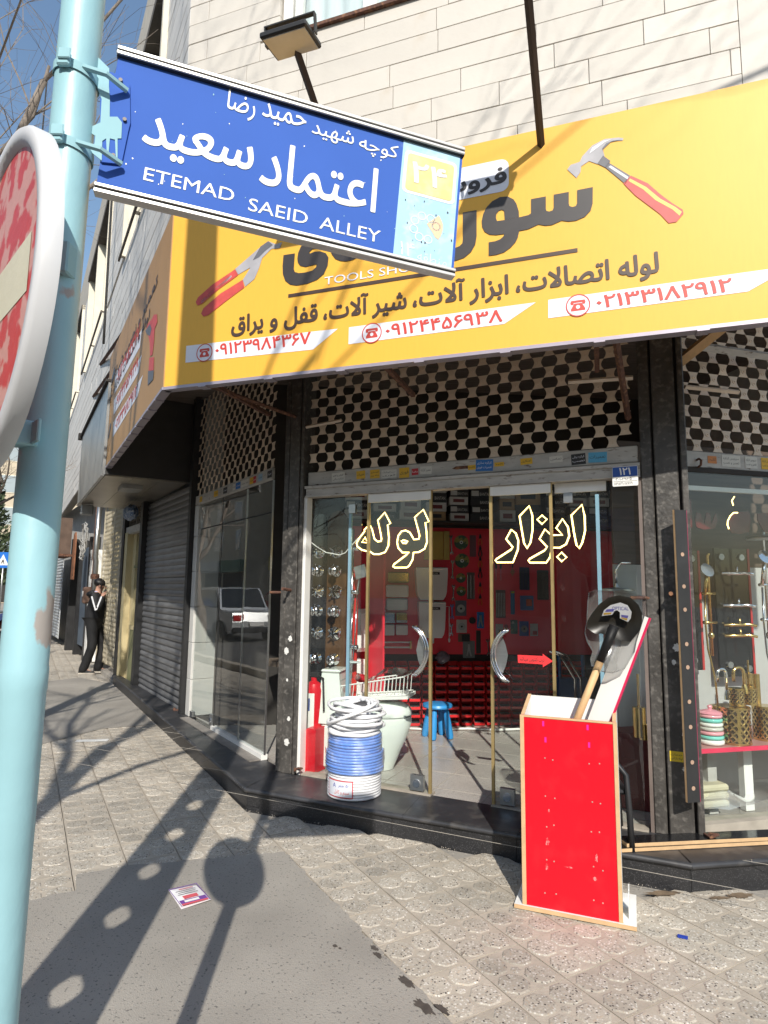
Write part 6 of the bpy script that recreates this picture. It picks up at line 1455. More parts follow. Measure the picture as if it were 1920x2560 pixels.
# ------------------------------------------------------------------ cable coils on the step
cc = (-.19, 4.70)
M_wcab = mat('white cable', (.74, .74, .76), .4, var=.03); M_bcab = mat('blue wrapped cable', (.12, .26, .68), .3, var=.12, scale=6, col2=(.42, .52, .80), mix=(.5, .8))
def coil(label, z0, rows, r, R_, m, seed, loose=0.0):
    t = thing('cable_coil', label, 'cable coil', W0, (cc[0], cc[1], z0)); rr = random.Random(seed); q = MB()
    for i in range(rows):
        for j in range(1 if i else 4):
            rad = R_ - j * 2 * r; pts = []; n = 40; px_, py_, tz = rr.uniform(-loose, loose), rr.uniform(-loose, loose), rr.uniform(-loose, loose) * .9; ph = rr.uniform(0, 6.28)
            for k in range(n):
                a = 2 * math.pi * k / n; pts.append((px_ + (rad + loose * .4 * math.sin(3 * a + ph)) * math.cos(a), py_ + (rad + loose * .4 * math.cos(2 * a + ph)) * math.sin(a), r + i * 2 * r * .93 + tz * math.sin(a + ph)))
            q.tube(pts, r, 6, closed=True)
    for j in range(1, 4 if rows > 1 else 1):
        rad = R_ - j * 2 * r; n = 40; i = rows - 1
        pts = [(rad * math.cos(2 * math.pi * k / n) + rr.uniform(-1, 1) * loose * .3, rad * math.sin(2 * math.pi * k / n), r + i * 2 * r * .93 + loose * .5 * math.sin(4 * math.pi * k / n)) for k in range(n)]; q.tube(pts, r, 6, closed=True)
    q.build('turns', m, t, smooth=True, kind='stuff'); return t
c1 = coil('white cable coil with a printed label, bottom of the stack on the step', ST, 9, .0098, .185, M_wcab, 1, .001)
c2 = coil('blue film-wrapped cable coil in the middle of the stack', ST + .170, 7, .0105, .20, M_bcab, 2, .003)
c3 = coil('smaller blue film-wrapped cable coil above the middle one', ST + .305, 6, .0105, .185, M_bcab, 3, .004)
c4 = coil('loose white cable coil on top of the stack', ST + .425, 9, .0125, .178, M_wcab, 4, .030)
q = MB(); pts = []
for k in range(24):
    a = -2.9 + 2.2 * k / 23; pts.append((.20 * math.cos(a), .20 * math.sin(a), .06 + .17 * k / 23))
q.tube(pts, .0125, 8); q.build('cross_turn', M_wcab, c4, smooth=True)
q = MB(); vs = []; n = 12
for k in range(n + 1): a = R(-152 + 62 * k / n); vs += [(.1965 * math.cos(a), .1965 * math.sin(a), .02), (.1965 * math.cos(a), .1965 * math.sin(a), .135)]
q.add(vs, [(2 * k, 2 * k + 2, 2 * k + 3, 2 * k + 1) for k in range(n)]); lab_ = q.build('printed_label', mat('red label border', (.55, .05, .06), .6), c1, smooth=True)
q = MB(); vs = []
for k in range(n + 1): a = R(-150 + 58 * k / n); vs += [(.1975 * math.cos(a), .1975 * math.sin(a), .027), (.1975 * math.cos(a), .1975 * math.sin(a), .128)]
q.add(vs, [(2 * k, 2 * k + 2, 2 * k + 3, 2 * k + 1) for k in range(n)]); q.build('label_panel', mat('label paper', (.66, .68, .74), .6), c1, smooth=True)
def wraptext(s_, a0, a1, z0, z1, r, m, par):
    vs, fs, x0, x1, y0, y1 = tmesh(s_); q = MB()
    def P(v): a = R(a0 + (a1 - a0) * (v[0] - x0) / (x1 - x0)); return (r * math.cos(a), r * math.sin(a), z0 + (z1 - z0) * (v[2] - y0) / (y1 - y0))
    q.add([P(v) for v in vs], fs); return q.build('lettering', m, par)
wraptext('سیم و کابل', -132, -98, .035, .072, .1985, M_inkred, c1); wraptext('A', -136, -128, .085, .115, .1985, mat('label blue', (.03, .05, .35), .5), c1); wraptext('۵۰ متر', -122, -98, .088, .112, .1985, bpy.data.materials['label blue'], c1)
q = MB(); q.disc(0, 0, .001, 0, .001, 6)
for t_, rr_, z0, z1 in ((c2, .213, -.005, .15), (c3, .199, .0, .13)):
    q = MB(); n = 30; rs_ = random.Random(int(rr_ * 1000)); vs = []
    for i, z in enumerate((z0, z0 * .5 + z1 * .5, z1)):
        for k in range(n): a = 2 * math.pi * k / n; r_ = rr_ + rs_.uniform(-.004, .004); vs.append((r_ * math.cos(a), r_ * math.sin(a), z + rs_.uniform(-.006, .006)))
    q.add(vs, [(i * n + k, i * n + (k + 1) % n, (i + 1) * n + (k + 1) % n, (i + 1) * n + k) for i in range(2) for k in range(n)]); q.build('wrap_film', M_wrap, t_, smooth=True)

# ------------------------------------------------------------------ right side: boards, leaning plank, chair
q0 = Vector((1.36, 3.72, 0)); dB = math.degrees(math.atan2(3.87 - 3.73, 2.27 - 1.38))
RB = Fr(1.36, 3.715, 8.5)
for k, (z, u, w_, lab) in enumerate([(ST + .003, -.02, .0, 'lower of two black-faced boards lying on the right step'), (ST + .023, .04, .015, 'upper of two black-faced boards lying on the right step')]):
    t = thing('board', lab, 'board', RB, (u, w_, z), rz=-.6 * k, group='black boards on the step'); q = MB(); q.box(0, 2.3, 0, .13 - .02 * k, 0, .0185); q.build('core', M_mdf, t); q = MB(); q.box(0.001, 2.299, .001, .129 - .02 * k, .0187, .0198); q.build('black_face', mat('black laminate', (.012, .012, .013), .12, var=.3), t)
a = RF.px(1697, 1275, -.20); b = RF.px(1733, 2005, -.20)
lp = thing('drilled_plank', 'black plank with a row of round holes leaning on the right column', 'plank', RF, (b[0] - .042, -.205, b[1]))
hl = a[1] - b[1]; W_ = .085; ys = []
for x, y in [(1700, 1386), (1704, 1466), (1706, 1524), (1712, 1610), (1713, 1668), (1718, 1754), (1722, 1817), (1728, 1905), (1733, 1970)]: ys.append(RF.px(x, y, -.20)[1] - b[1])
q = MB(); q.box(0, W_, .0, .016, 0, hl); q.build('core', M_mdf, lp)
q = MB(); q.box(.0, W_, -.0022, -.0004, 0, hl); q.build('black_face', M_blk2, lp)
q = MB(); q.box(W_ + .0004, W_ + .003, -.002, .016, 0, hl); q.build('red_edge', mat('dark pink edge', (.35, .02, .08), .4), lp)
for k, z in enumerate(ys):
    q = MB(); n = 16; vs = [(W_ * .5 + r_ * math.cos(2 * math.pi * i / n), -.0028, z + r_ * 1.05 * math.sin(2 * math.pi * i / n)) for r_ in (.0125, .0165) for i in range(n)]
    q.add(vs, [(i, n + i, n + (i + 1) % n, (i + 1) % n) for i in range(n)]); q.build('hole_rim', M_plast, lp)
    q = MB(); q.disc(W_ * .5, z, .0125, -.0026, -.0023, 16); q.build('hole', mat('bored wood', (.36, .24, .17), .8) if k == 0 else bpy.data.materials['bored wood'], lp)
ch = thing('chair', 'black plastic armchair half hidden behind the red box', 'chair', W0, (1.30, 3.98, ST), rz=-8)
q = MB(); q.tube([(.16, -.22, 0), (.155, -.21, .2), (.15, -.18, .40), (.10, -.16, .46), (-.1, -.15, .47)], [.018, .018, .016, .022, .022], 8); q.build('arm_leg', M_plast, ch, smooth=True)
q = MB(); q.tube([(.18, .15, 0), (.16, .12, .3), (.14, .08, .5)], .018, 8); q.build('leg', M_plast, ch, smooth=True)
q = MB(); q.tube([(-.22, -.2, 0), (-.2, -.18, .45)], .018, 8); q.build('leg', M_plast, ch, smooth=True); q = MB(); q.tube([(-.22, .18, 0), (-.2, .14, .45)], .018, 8); q.build('leg', M_plast, ch, smooth=True)
q = MB(); q.bbox(-.22, .17, -.18, .14, .29, .315, .01); q.build('seat', M_plast, ch)
q = MB(); q.bbox(-.22, .17, .12, .15, .33, .60, .01); q.build('backrest', M_plast, ch)

# ------------------------------------------------------------------ right window display
M_brb = mat('brown wood slats', (.085, .06, .045), .6, var=.3, scale=3, stretch=(1, 1, 14))
wb = thing('window_back', 'white and brown back wall of the right display window', 'display wall', RF, (-.1, .62, ST)); q = MB(); q.box(0, 2.3, 0, .02, 0, 1.66); q.build('white_panel', mat('grey-white panel', (.42, .42, .41), .5, var=.06), wb)
q = MB(); q.box(0, 2.3, 0, .02, 1.665, 2.6); q.build('brown_panel', M_brb, wb)
t = thing('window_shelf', 'red-edged shelf across the right display window', 'shelf', RF, (-.03, .04, .622)); q = MB(); q.box(0, 2.2, .01, .56, -.022, 0); q.build('board', mat('pinkish shelf', (.45, .22, .20), .4), t); q = MB(); q.box(0, 2.2, .004, .0095, -.026, .002); q.build('red_edge', mat('red edge band', (.70, .03, .09), .4), t)
for u in (.33, .62, 1.2): q = MB(); q.box(u, u + .07, .2, .25, -.47, -.0225); q.build('support', M_white if u > .5 else M_wallint, t)
for k, (x0, x1, y0, y1, lab) in enumerate([(1690, 1757, 1375, 1675, 'narrow black tap panel with a red edge, left end of the right window'), (1785, 1885, 1370, 1690, 'wide black tap panel with four round bosses in the right window')]):
    u0, z1 = RF.px(x0, y0, .5); u1, z0 = RF.px(x1, y1, .5); t = thing('faucet_display', lab, 'display panel', RF, (u0, .50, z0)); W = u1 - u0; h = z1 - z0
    q = MB(); q.box(0, W, 0, .02, 0, h); q.build('panel', mat('black glass panel', (.010, .011, .011), .08, var=.2), t); q = MB(); q.box(W + .001, W + .018, -.004, .02, 0, h); q.build('red_edge', mat('panel red', (.45, .03, .03), .4), t)
    for u, z in ([(W * .18, h * .93), (W * .8, h * .93), (W * .28, h * .09), (W * .85, h * .06)] if k else [(W * .7, h * .93), (W * .6, h * .08)]):
        q = MB(); q.disc(u, z, .024, -.014, 0, 18); q.build('boss', M_alum, t)
    if k:
        for z, m in ((h * .80, M_chrome), (h * .55, M_chrome), (h * .40, M_gold), (h * .19 + .12, M_gold)):
            g = bpy.data.objects.new('tap', None); COL.objects.link(g); g.parent = t; g.matrix_local = Matrix.Translation((W * .2, -.05, z))
            q = MB(); q.tube([(-.05, 0, 0), (W * .35, 0, 0), (W * .5, -.01, .005), (W * .62, -.06, -.005)], [.010, .013, .013, .010], 8); q.build('spout', m, g, smooth=True); q = MB(); q.tube([(W * .3, 0, .0), (W * .3, 0, .05)], .009, 8); q.tube([(.02, 0, 0), (.02, .05, 0)], .016, 8); q.build('lever', m, g, smooth=True)
def rshower(label, x, y0, y1, w, m, head):
    u, z1 = RF.px(x, y0, w); z0 = RF.px(x, y1, w)[1]; t = thing('shower_set', label, 'shower', RF, (u, w, z0)); h = z1 - z0
    q = MB(); q.tube([(0, 0, 0), (0, 0, h), (.0, -.015, h + .02)], .011, 10); q.build('riser_pipe', m, t, smooth=True)
    for z in (h * .33, h * .62): q = MB(); q.tube([(-.06, 0, z), (.05, 0, z)], .012, 8); q.build('clamp', m, t, smooth=True)
    q = MB(); q.tube([(-.055, -.02, h * .62), (-.065, -.06, h * .8)], .012, 8); q.build('hand_grip', m, t, smooth=True)
    q = MB(); q.lathe([(.01, -.012), (.05, -.004), (.052, .006), (0, .01)], 20, M=Matrix.Translation((-.07, -.07, h * .85)) @ Matrix.Rotation(R(65), 4, 'X')); q.build('hand_shower', M_alum if m is M_gold else m, t, smooth=40)
    q = MB(); q.tube([(-.055, -.02, h * .6), (-.07, -.03, h * .3), (-.06, -.03, .05), (-.03, -.05, -.15), (-.02, -.05, -.35)], .007, 6); q.build('hose', m, t, smooth=True)
    q = MB(); q.ball((0, 0, h * .2), .022, .022, .03); q.build('valve', m, t, smooth=True)
    if head: q = MB(); q.lathe([(.012, .06), (.014, .03), (.11, .012), (.115, 0), (.11, -.006), (0, -.006)], 28, (-.10, -.10, h - .0)); q.build('rain_head', M_alum, t, smooth=40)
    return t
rshower('gold shower column in the right window', 1768, 1390, 1640, .42, M_gold, False)
rshower('chrome shower column with a big rain head at the right edge of the picture', 1908, 1350, 1650, .34, M_chrome, True)
t = thing('ring_jar', 'ceramic jar of stacked pink, mint and white rings with a pink lid', 'jar', RF, (RF.px(1772, 1800, .16)[0] + .012, .16, .623))
cols = [(.80, .78, .74), (.18, .58, .50), (.75, .34, .38), (.55, .54, .48), (.78, .78, .72), (.18, .58, .50), (.78, .36, .40)]
for k, c in enumerate(cols):
    q = MB(); h = .034 if k == 0 else .026; z = .0 if k == 0 else .034 + (k - 1) * .027; r_ = .080 - .001 * k
    q.lathe([(r_ * .8, z), (r_ * .97, z + h * .15), (r_, z + h * .5), (r_ * .97, z + h * .85), (r_ * .82, z + h)], 32); q.build('ring', mat('ring glaze', c, .12, var=.03, coat=.5), t, smooth=60)
q = MB(); q.lathe([(.076, .197), (.066, .208), (.03, .219), (.012, .222), (.012, .226), (.017, .235), (.012, .246), (0, .249)], 28); q.build('lid', mat('pink lid', (.75, .30, .36), .12, coat=.5), t, smooth=60)
t = thing('tin_pot', 'pale yellow lidded pot behind the ring jar', 'pot', RF, (.13, .38, .623)); q = MB(); q.lathe([(.06, 0), (.075, .02), (.075, .30), (.07, .305)], 24); q.build('body', mat('pale yellow enamel', (.72, .60, .25), .3), t, smooth=40); q = MB(); q.lathe([(.08, .306), (.078, .32), (.02, .335), (.015, .35), (0, .352)], 24); q.build('lid', mat('pale yellow enamel lid', (.74, .62, .28), .3), t, smooth=40)
# pierced gold ware
M_gw = mat('pierced gold sheet', (.72, .50, .22), .2, metal=1.0, var=.3, scale=30)
M_gin = mat('dark inside of gold ware', (.05, .03, .015), .6)
def basket(label, u, w, z, r, h, n=16, rows=9, cut=.62):
    t = thing('gold_basket', label, 'basket', RF, (u, w, z), group='pierced gold ware'); q = MB(); vs = []; fs = []
    for i in range(rows):                       # diamond lattice of strips, holes left open
        for k in range(n):
            a0 = 2 * math.pi * (k + .5 * (i % 2)) / n; da = math.pi / n; z0 = .012 + (h - .024) * i / rows; z1 = .012 + (h - .024) * (i + 1) / rows
            for s_ in (-1, 1):
                aA, aB = a0, a0 + s_ * da; wd_ = da * (1 - cut)
                b_ = len(vs); vs += [(r * math.cos(aA - wd_), r * math.sin(aA - wd_), z0), (r * math.cos(aA + wd_), r * math.sin(aA + wd_), z0), (r * math.cos(aB + wd_), r * math.sin(aB + wd_), z1), (r * math.cos(aB - wd_), r * math.sin(aB - wd_), z1)]; fs.append((b_, b_ + 1, b_ + 2, b_ + 3))
    q.add(vs, fs); q.build('lattice', M_gw, t, kind='stuff')
    q = MB(); q.lathe([(r * .99, 0), (r * 1.01, 0), (r * 1.01, .014), (r * .99, .014)], 28); q.lathe([(r * .99, h - .012), (r * 1.015, h - .012), (r * 1.015, h), (r * .99, h)], 28); q.build('rims', M_gold, t, smooth=40)
    q = MB(); q.lathe([(r * .93, .002), (r * .93, h - .01)], 20); q.build('liner', M_gin, t)
    for s_ in (0.0, 2.1, 4.2):
        q = MB(); a = -2.0 + s_; q.add([(1.006 * r * math.cos(a + d), 1.006 * r * math.sin(a + d), zz_) for zz_ in (.012, h - .012) for d in (-.09, .09)], [(0, 1, 3, 2)]); q.build('seam_strip', M_gold, t)
    return t
rb = lambda x, y, w: RF.px(x, y, w)
basket('large pierced gold basket, left of the two big ones', rb(1842, 1860, .14)[0], .16, .623, .105, .235)
basket('large pierced gold basket at the right picture edge', rb(1915, 1860, .18)[0] + .01, .19, .623, .075, .225)
basket('small pierced gold basket standing on the big gold basket, left one', rb(1842, 1740, .15)[0], .15, .862, .048, .115, 12, 6)
basket('small pierced gold basket standing on the big gold basket, right one', rb(1880, 1740, .15)[0], .17, .862, .046, .11, 12, 6)
basket('low pierced gold dish with a chrome cover behind the ring jar', rb(1800, 1755, .22)[0], .24, .80, .055, .05, 14, 3)
t = thing('soap_pump', 'gold soap pump among the pierced gold ware', 'soap pump', RF, (rb(1878, 1700, .2)[0], .22, .85)); q = MB(); q.lathe([(.03, 0), (.03, .13), (.016, .14), (.016, .17), (.022, .172), (.022, .21), (.006, .215), (.006, .30)], 16); q.build('bottle', M_gold, t, smooth=40)
t = thing('brush_stand', 'plain gold cylinder holder beside the soap pump', 'holder', RF, (rb(1895, 1700, .24)[0], .26, .85)); q = MB(); q.lathe([(.026, 0), (.026, .2), (.022, .2)], 18); q.build('tube', M_gold, t, smooth=40)
def gooseneck(label, x, y, m, hgt, rad, w):
    u, z = rb(x, y, w); t = thing('tap', label, 'tap', RF, (u, w, z)); pts = [(0, 0, 0), (0, 0, hgt)] + [(-rad + rad * math.cos(math.pi * k / 10), 0, hgt + rad * math.sin(math.pi * k / 10)) for k in range(1, 11)] + [(-2 * rad, 0, hgt - .05)]
    q = MB(); q.tube(pts, .0105, 10); q.build('spout', m, t, smooth=True); q = MB(); q.lathe([(.022, -.01), (.02, .02), (.012, .05)], 14); q.build('base', m, t, smooth=40); return t
gooseneck('gold arched kitchen tap standing between the gold baskets', 1862, 1730, M_gold, .12, .042, .12)
gooseneck('chrome arched kitchen tap behind the gold one', 1818, 1745, M_chrome, .16, .035, .24)
t = thing('film_sheet', 'crumpled clear plastic over packed goods under the window shelf', 'plastic sheet', RF, (.05, .10, ST + .064)); q = MB(); rr = random.Random(3); vs = []; nx, ny = 18, 7
for i in range(nx):
    for j in range(ny): x = 1.6 * i / (nx - 1); y = .4 * j / (ny - 1); vs.append((x, y, .02 + .24 * math.sin(math.pi * min(1, x / .5)) * (x < .5) * (j / (ny - 1)) ** .6 + .03 * (x >= .5) + rr.uniform(-.012, .012)))
q.add(vs, [(i * ny + j, (i + 1) * ny + j, (i + 1) * ny + j + 1, i * ny + j + 1) for i in range(nx - 1) for j in range(ny - 1)]); q.build('film', M_film, t, smooth=True)
t = thing('foam_pack', 'pale wrapped packs under the plastic in the right window', 'pack', RF, (.08, .16, ST + .063)); q = MB()
for k in range(3): q.bbox(.0, .32, 0, .3, k * .05, k * .05 + .046, .015)
q.build('pack', mat('yellowish foam', (.50, .46, .32), .7), t, kind='stuff')
# gold bottles and grey boxes right behind the door's right pane
for k, (x, y0, y1, r_, lab) in enumerate([(1597, 1768, 1842, .026, 'tall gold canister behind the right door pane'), (1610, 1810, 1848, .022, 'short gold canister behind the right door pane')]):
    u, z1 = FF.px(x, y0, .3); z0 = FF.px(x, y1, .3)[1]; t = thing('gold_canister', lab, 'canister', FF, (u, .3, z0)); q = MB(); q.lathe([(r_ * 1.6, 0), (r_ * 1.6, z1 - z0), (r_ * .5, z1 - z0 + .004)] + ([(r_ * .3, z1 - z0 + .01), (r_ * .3, z1 - z0 + .22)] if k == 0 else []), 18); q.build('body', M_gold, t, smooth=40)
t = thing('cabinet', 'maroon cabinet behind the right door pane', 'cabinet', FF, (2.05, .36, ST)); q = MB(); q.box(0, .52, 0, .4, 0, .50); q.build('body', M_wallr, t); q = MB(); q.bbox(.02, .2, .02, .2, .505, .62, .01); q.build('grey_box', mat('grey plastic box', (.30, .31, .32), .5), t)
t = thing('rain_shower', 'dark round rain shower hanging behind the right door pane', 'shower', FF, (2.36, .5, 1.62)); q = MB(); q.lathe([(.012, .05), (.02, .02), (.13, .006), (.13, -.006), (0, -.006)], 28); q.build('head', M_alum, t, smooth=40); q = MB(); q.tube([(0, 0, .05), (0, 0, .15), (.03, .02, .2), (.10, .05, .2)], .009, 8); q.build('arm', M_chrome, t, smooth=True)
# unlit neon letters of the right window
M_dred = mat('dark red acrylic', (.10, .008, .010), .2)
nr = zz(1680, 1240, .14467)
for k, (pts, lab) in enumerate([([(230, 250), (330, 40), (345, 250), (350, 540), (260, 560), (240, 400)], 'unlit red acrylic letter nearest the leaning plank'), ([(430, 280), (500, 300), (560, 480), (600, 280), (660, 300), (680, 480), (760, 290), (790, 440), (740, 560), (560, 580), (430, 540), (400, 420)], 'unlit red acrylic letters in the middle of the right window'), ([(1150, 280), (1330, 260), (1370, 400), (1330, 620), (1180, 660), (1040, 640), (960, 540), (960, 420), (1040, 300)], 'unlit red acrylic letter with lit bits of yellow outline'), ([(1480, 300), (1800, 280), (1800, 640), (1600, 620), (1480, 420)], 'unlit red acrylic letter at the right picture edge')]):
    P = [RF.px(*nr(*p), .10) for p in pts]; cx = sum(p[0] for p in P) / len(P); z0 = min(p[1] for p in P); t = thing('neon_letter', lab, 'neon letter', RF, (cx, .10, z0))
    q = MB(); q.prism([(p[0] - cx, p[1] - z0) for p in P], 0, .006); q.build('acrylic', M_dred, t)
    if k == 2:
        L = [RF.px(*nr(*p), .09) for p in [(1130, 290), (1060, 290), (1000, 350), (960, 430), (955, 500), (980, 570)]]; q = MB(); q.tube([(p[0] - cx, -.012, p[1] - z0) for p in L], .0045, 6); q.build('lit_piece', M_led, t)
        L = [RF.px(*nr(*p), .09) for p in [(1075, 10), (1030, 80), (1055, 165)]]; q = MB(); q.tube([(p[0] - cx, -.012, p[1] - z0) for p in L], .004, 6); q.build('lit_piece', M_led, t)

# ------------------------------------------------------------------ house number plate, litter
u0, z1 = FF.px(1530, 1168, -.06); u1, z0 = FF.px(1596, 1213, -.06)
pt = thing('house_number_plate', 'blue and white house number plate 121 on the door lintel', 'number plate', FF, (u0, -.06, z0)); W = u1 - u0; h = z1 - z0
q = MB(); q.prism(rrect(0, W, 0, h, .008, 3), 0, .004); q.build('plate', M_white, pt); q = MB(); q.box(.003, W - .003, -.0008, 0, h * .48, h - .003); q.build('blue_field', mat('plate blue', (.02, .08, .34), .4), pt)
text('۱۲۱', W * .28, W * .72, h * .56, h * .93, -.0015, M_white, pt, bold=.02); text('۲۹۶۰۵-۱-۰۲', W * .1, W * .75, h * .29, h * .43, -.001, M_ink, pt); text('۱۷۶۶۹-۸۳۵۳۱', W * .06, W * .78, h * .06, h * .2, -.001, M_ink, pt)
q = MB(); q.box(.005, W - .005, -.0008, 0, h * .235, h * .25); q.build('line', M_ink, pt)
P = [gpx(*p) for p in [(420, 2232), (490, 2215), (527, 2255), (453, 2275)]]
cx = sum(p[0] for p in P) / 4; cy = sum(p[1] for p in P) / 4
lf_ = thing('leaflet', 'square white and purple paper leaflet lying on the asphalt', 'leaflet', W0, (cx, cy, .0035)); q = MB(); vs = [(p[0] - cx, p[1] - cy, z) for z in (0, .0012) for p in P]
for i, dz in ((4, .012), (5, .0), (6, .008), (7, .0)): vs[i] = (vs[i][0], vs[i][1], vs[i][2] + dz); vs[i - 4] = (vs[i - 4][0], vs[i - 4][1], vs[i - 4][2] + dz)
q.add(vs, [(4, 5, 6, 7) if True else None, (3, 2, 1, 0), (0, 1, 5, 4), (1, 2, 6, 5), (2, 3, 7, 6), (3, 0, 4, 7)])
q.build('paper', mat('leaflet paper', (.72, .70, .70), .7), lf_)
ax = (Vector(P[3]) - Vector(P[0])); bx_ = (Vector(P[1]) - Vector(P[0]))
def lfp(s, t_): v = Vector(P[0]) + ax * s + bx_ * t_; return (v.x - cx, v.y - cy)
def lfq(s0, s1, t0, t1, m, dz): q = MB(); q.flat([lfp(s0, t0), lfp(s1, t0), lfp(s1, t1), lfp(s0, t1)], dz); q.build('print', m, lf_)
M_purp = mat('leaflet purple', (.16, .06, .28), .6); M_lred = mat('leaflet red', (.60, .10, .12), .6)
lfq(.0, 1, .0, .025, M_purp, .0135); lfq(.0, 1, .97, 1.0, M_purp, .0135); lfq(.02, .06, .03, .95, M_purp, .0135); lfq(.72, .90, .05, .95, M_purp, .0135); lfq(.90, .98, .05, .95, M_lred, .0135)
for k, (s0, s1, t0, t1, m) in enumerate([(.14, .17, .3, .8, M_lred), (.24, .26, .15, .85, M_ink), (.33, .35, .2, .8, M_ink), (.42, .44, .15, .85, M_ink), (.52, .68, .25, .75, M_lred), (.76, .86, .2, .7, M_white)]): lfq(s0, s1, t0, t1, m, .0138)
cx, cy = gpx(1707, 2345); t = thing('litter_scrap', 'tiny blue wrapper scrap on the right pavement tiles', 'litter', W0, (cx, cy, .004), rz=-25); q = MB(); q.box(-.022, .022, -.014, .014, 0, .003); q.build('scrap', mat('blue wrapper', (.02, .05, .35), .4), t)
cx, cy = gpx(1155, 2390); t = thing('litter_scrap', 'dark twig scrap on the tiles near the asphalt edge', 'litter', W0, (cx, cy, .004), rz=50); q = MB(); q.tube([(0, 0, .002), (.03, .004, .003)], .003, 5); q.build('twig', M_bark, t)
cx, cy = gpx(230, 1852); t = thing('floor_sticker', 'faded white paper strip stuck to the tiles by the asphalt', 'paper', W0, (cx, cy, .003), rz=10); q = MB(); q.box(-.16, .16, -.05, .05, 0, .0008); q.build('paper', M_paper, t); text('۶۶۰۱۲۷۵۴', -.14, .14, 0, .05, 0, M_ink, t) if False else None
# ------------------------------------------------------------------ the street beyond: shops along the left
row = thing('shop_row', 'row of small shopfronts along the pavement beyond the corner shop', 'building', LF, (-2.56, 0, 0))
q = MB(); q.box(-22, 0, .30, .5, 0, 3.93); q.build('back_wall', M_wallint, row)
def rowpart(name, m, *boxes, par=None, kind=None):
    q = MB()
    for b_ in boxes: q.box(*b_)
    return q.build(name, m, par or row, kind=kind)
rs = thing('roller_shutter', 'closed grey ribbed roller shutter next to the marble jamb', 'shutter', LF, (-4.92, .03, .10))
def slat_mesh(L, hgt):
    q = MB(); pr_ = [(0, 0), (-.012, .010), (-.016, .035), (-.012, .060), (-.004, .072), (-.004, .080), (.004, .080), (.004, .0)]
    n = len(pr_); vs = [(x, y, z) for x in (0, L) for y, z in pr_]
    q.add(vs, [(k, n + k, n + (k + 1) % n, (k + 1) % n) for k in range(n)] + [list(range(n)), list(range(2 * n - 1, n - 1, -1))]); return q.mesh('slat', M_slat, 45)
sm = slat_mesh(2.30, .08)
for k in range(34): place(sm, 'slat', rs, M=Matrix.Translation((.0, random.uniform(-.002, .002), k * .0815)) @ Matrix.Rotation(R(random.uniform(-.15, .15)), 4, 'Y'))
q = MB(); q.box(0, 2.3, -.02, .02, -.04, -.002); q.build('bottom_bar', M_blk2, rs)
q = MB(); q.tube([(2.24, -.02, .05), (2.24, -.07, .04), (2.20, -.08, .06)], .02, 8); q.build('padlock', M_rust, rs)
# grey canopy over the next shop
CL = Fr(-5.01, 10.10, -59.4); cLn = 3.30; cz = CL.px(256, 1185)[1]; ctop = 3.98
cn = thing('canopy', 'box canopy of grey composite panels over the roller shutter', 'canopy', CL, (0, 0, 2.92))
q = MB(); q.box(0, cLn, 0, .03, 0, 1.12); q.build('fascia', M_canopy, cn)
q = MB(); q.box(cLn - .02, cLn + .012, .032, 1.02, 0, 1.05); q.build('side_panel', mat('dark canopy side', (.05, .048, .046), .6, var=.15), cn)
for k in range(3): q = MB(); q.box(.0, cLn - .03, .034 + k * .32, .034 + k * .32 + .314, -.012, .0); q.build('soffit_panel', mat('brushed soffit', (.36, .33, .28), .38, metal=.9, var=.2, scale=1.5), cn)
q = MB(); q.box(0, cLn, -.012, .02, -.02, -.002); q.build('lower_trim', M_alum, cn)
q = MB(); q.box(-.14, -.02, -.05, 1.0, 1.1, 1.2); q.box(0, cLn, -.03, .5, 1.13, 1.16); q.build('top_flashing', M_dark, cn)
q = MB(); q.box(2.35, 2.75, .30, .55, -.06, -.013); q.build('junction_box', M_canopy, cn)
t = thing('security_camera', 'small grey box camera under the far end of the grey canopy', 'camera', CL, (.3, .05, 2.86)); q = MB(); q.bbox(-.08, .08, -.02, .16, -.13, .03, .012); q.build('body', M_canopy, t); q = MB(); q.disc(.0, -.05, .045, -.03, -.018, 16); q.build('lens', M_blk2, t)
# yellow-cream shop
ys_ = thing('yellow_shopfront', 'narrow cream-yellow shopfront with an olive door panel', 'shopfront', LF, (-6.25, .0, .06))
def yp(nm, m, *bs, **k): return rowpart(nm, m, *bs, par=ys_)
yp('frame', M_cream2, (0, .20, -.04, .10, 0, 2.45), (.20, .42, .06, .12, 0, 2.45)); yp('frame', M_blk2, (1.12, 1.18, -.05, .1, 0, 2.9), (-.05, 0, -.06, .1, 0, 2.9))
yp('door_panel', M_olive, (.42, 1.1, .04, .08, .02, .86)); yp('door_rail', M_cream2, (.42, 1.1, .03, .09, .86, .92)); yp('glazing_bar', M_olive, (.74, .77, .04, .08, .92, 2.4)); yp('glazing_bar', M_olive, (.42, 1.1, .04, .08, 1.85, 1.89))
yp('pane', M_glassL, (.42, 1.1, .055, .062, .92, 2.4)); yp('lintel', M_rail, (.0, 1.12, -.03, .06, 2.42, 2.54))
t = thing('shop_stock', 'blue and white packaged goods behind the yellow shop glass', 'goods', LF, (-5.85, .14, 1.0)); rr = random.Random(4)
for k in range(26):
    q = MB(); x, z = rr.uniform(0, .6), rr.uniform(0, .75); s_ = rr.uniform(.03, .07); q.bbox(x, x + s_, 0, .06, z, z + s_ * rr.uniform(.8, 1.6), .006); q.build('packet', mat('packet', rr.choice([(.10, .28, .45), (.5, .52, .52), (.3, .4, .45), (.05, .12, .2), (.15, .4, .45)]), .3), t)
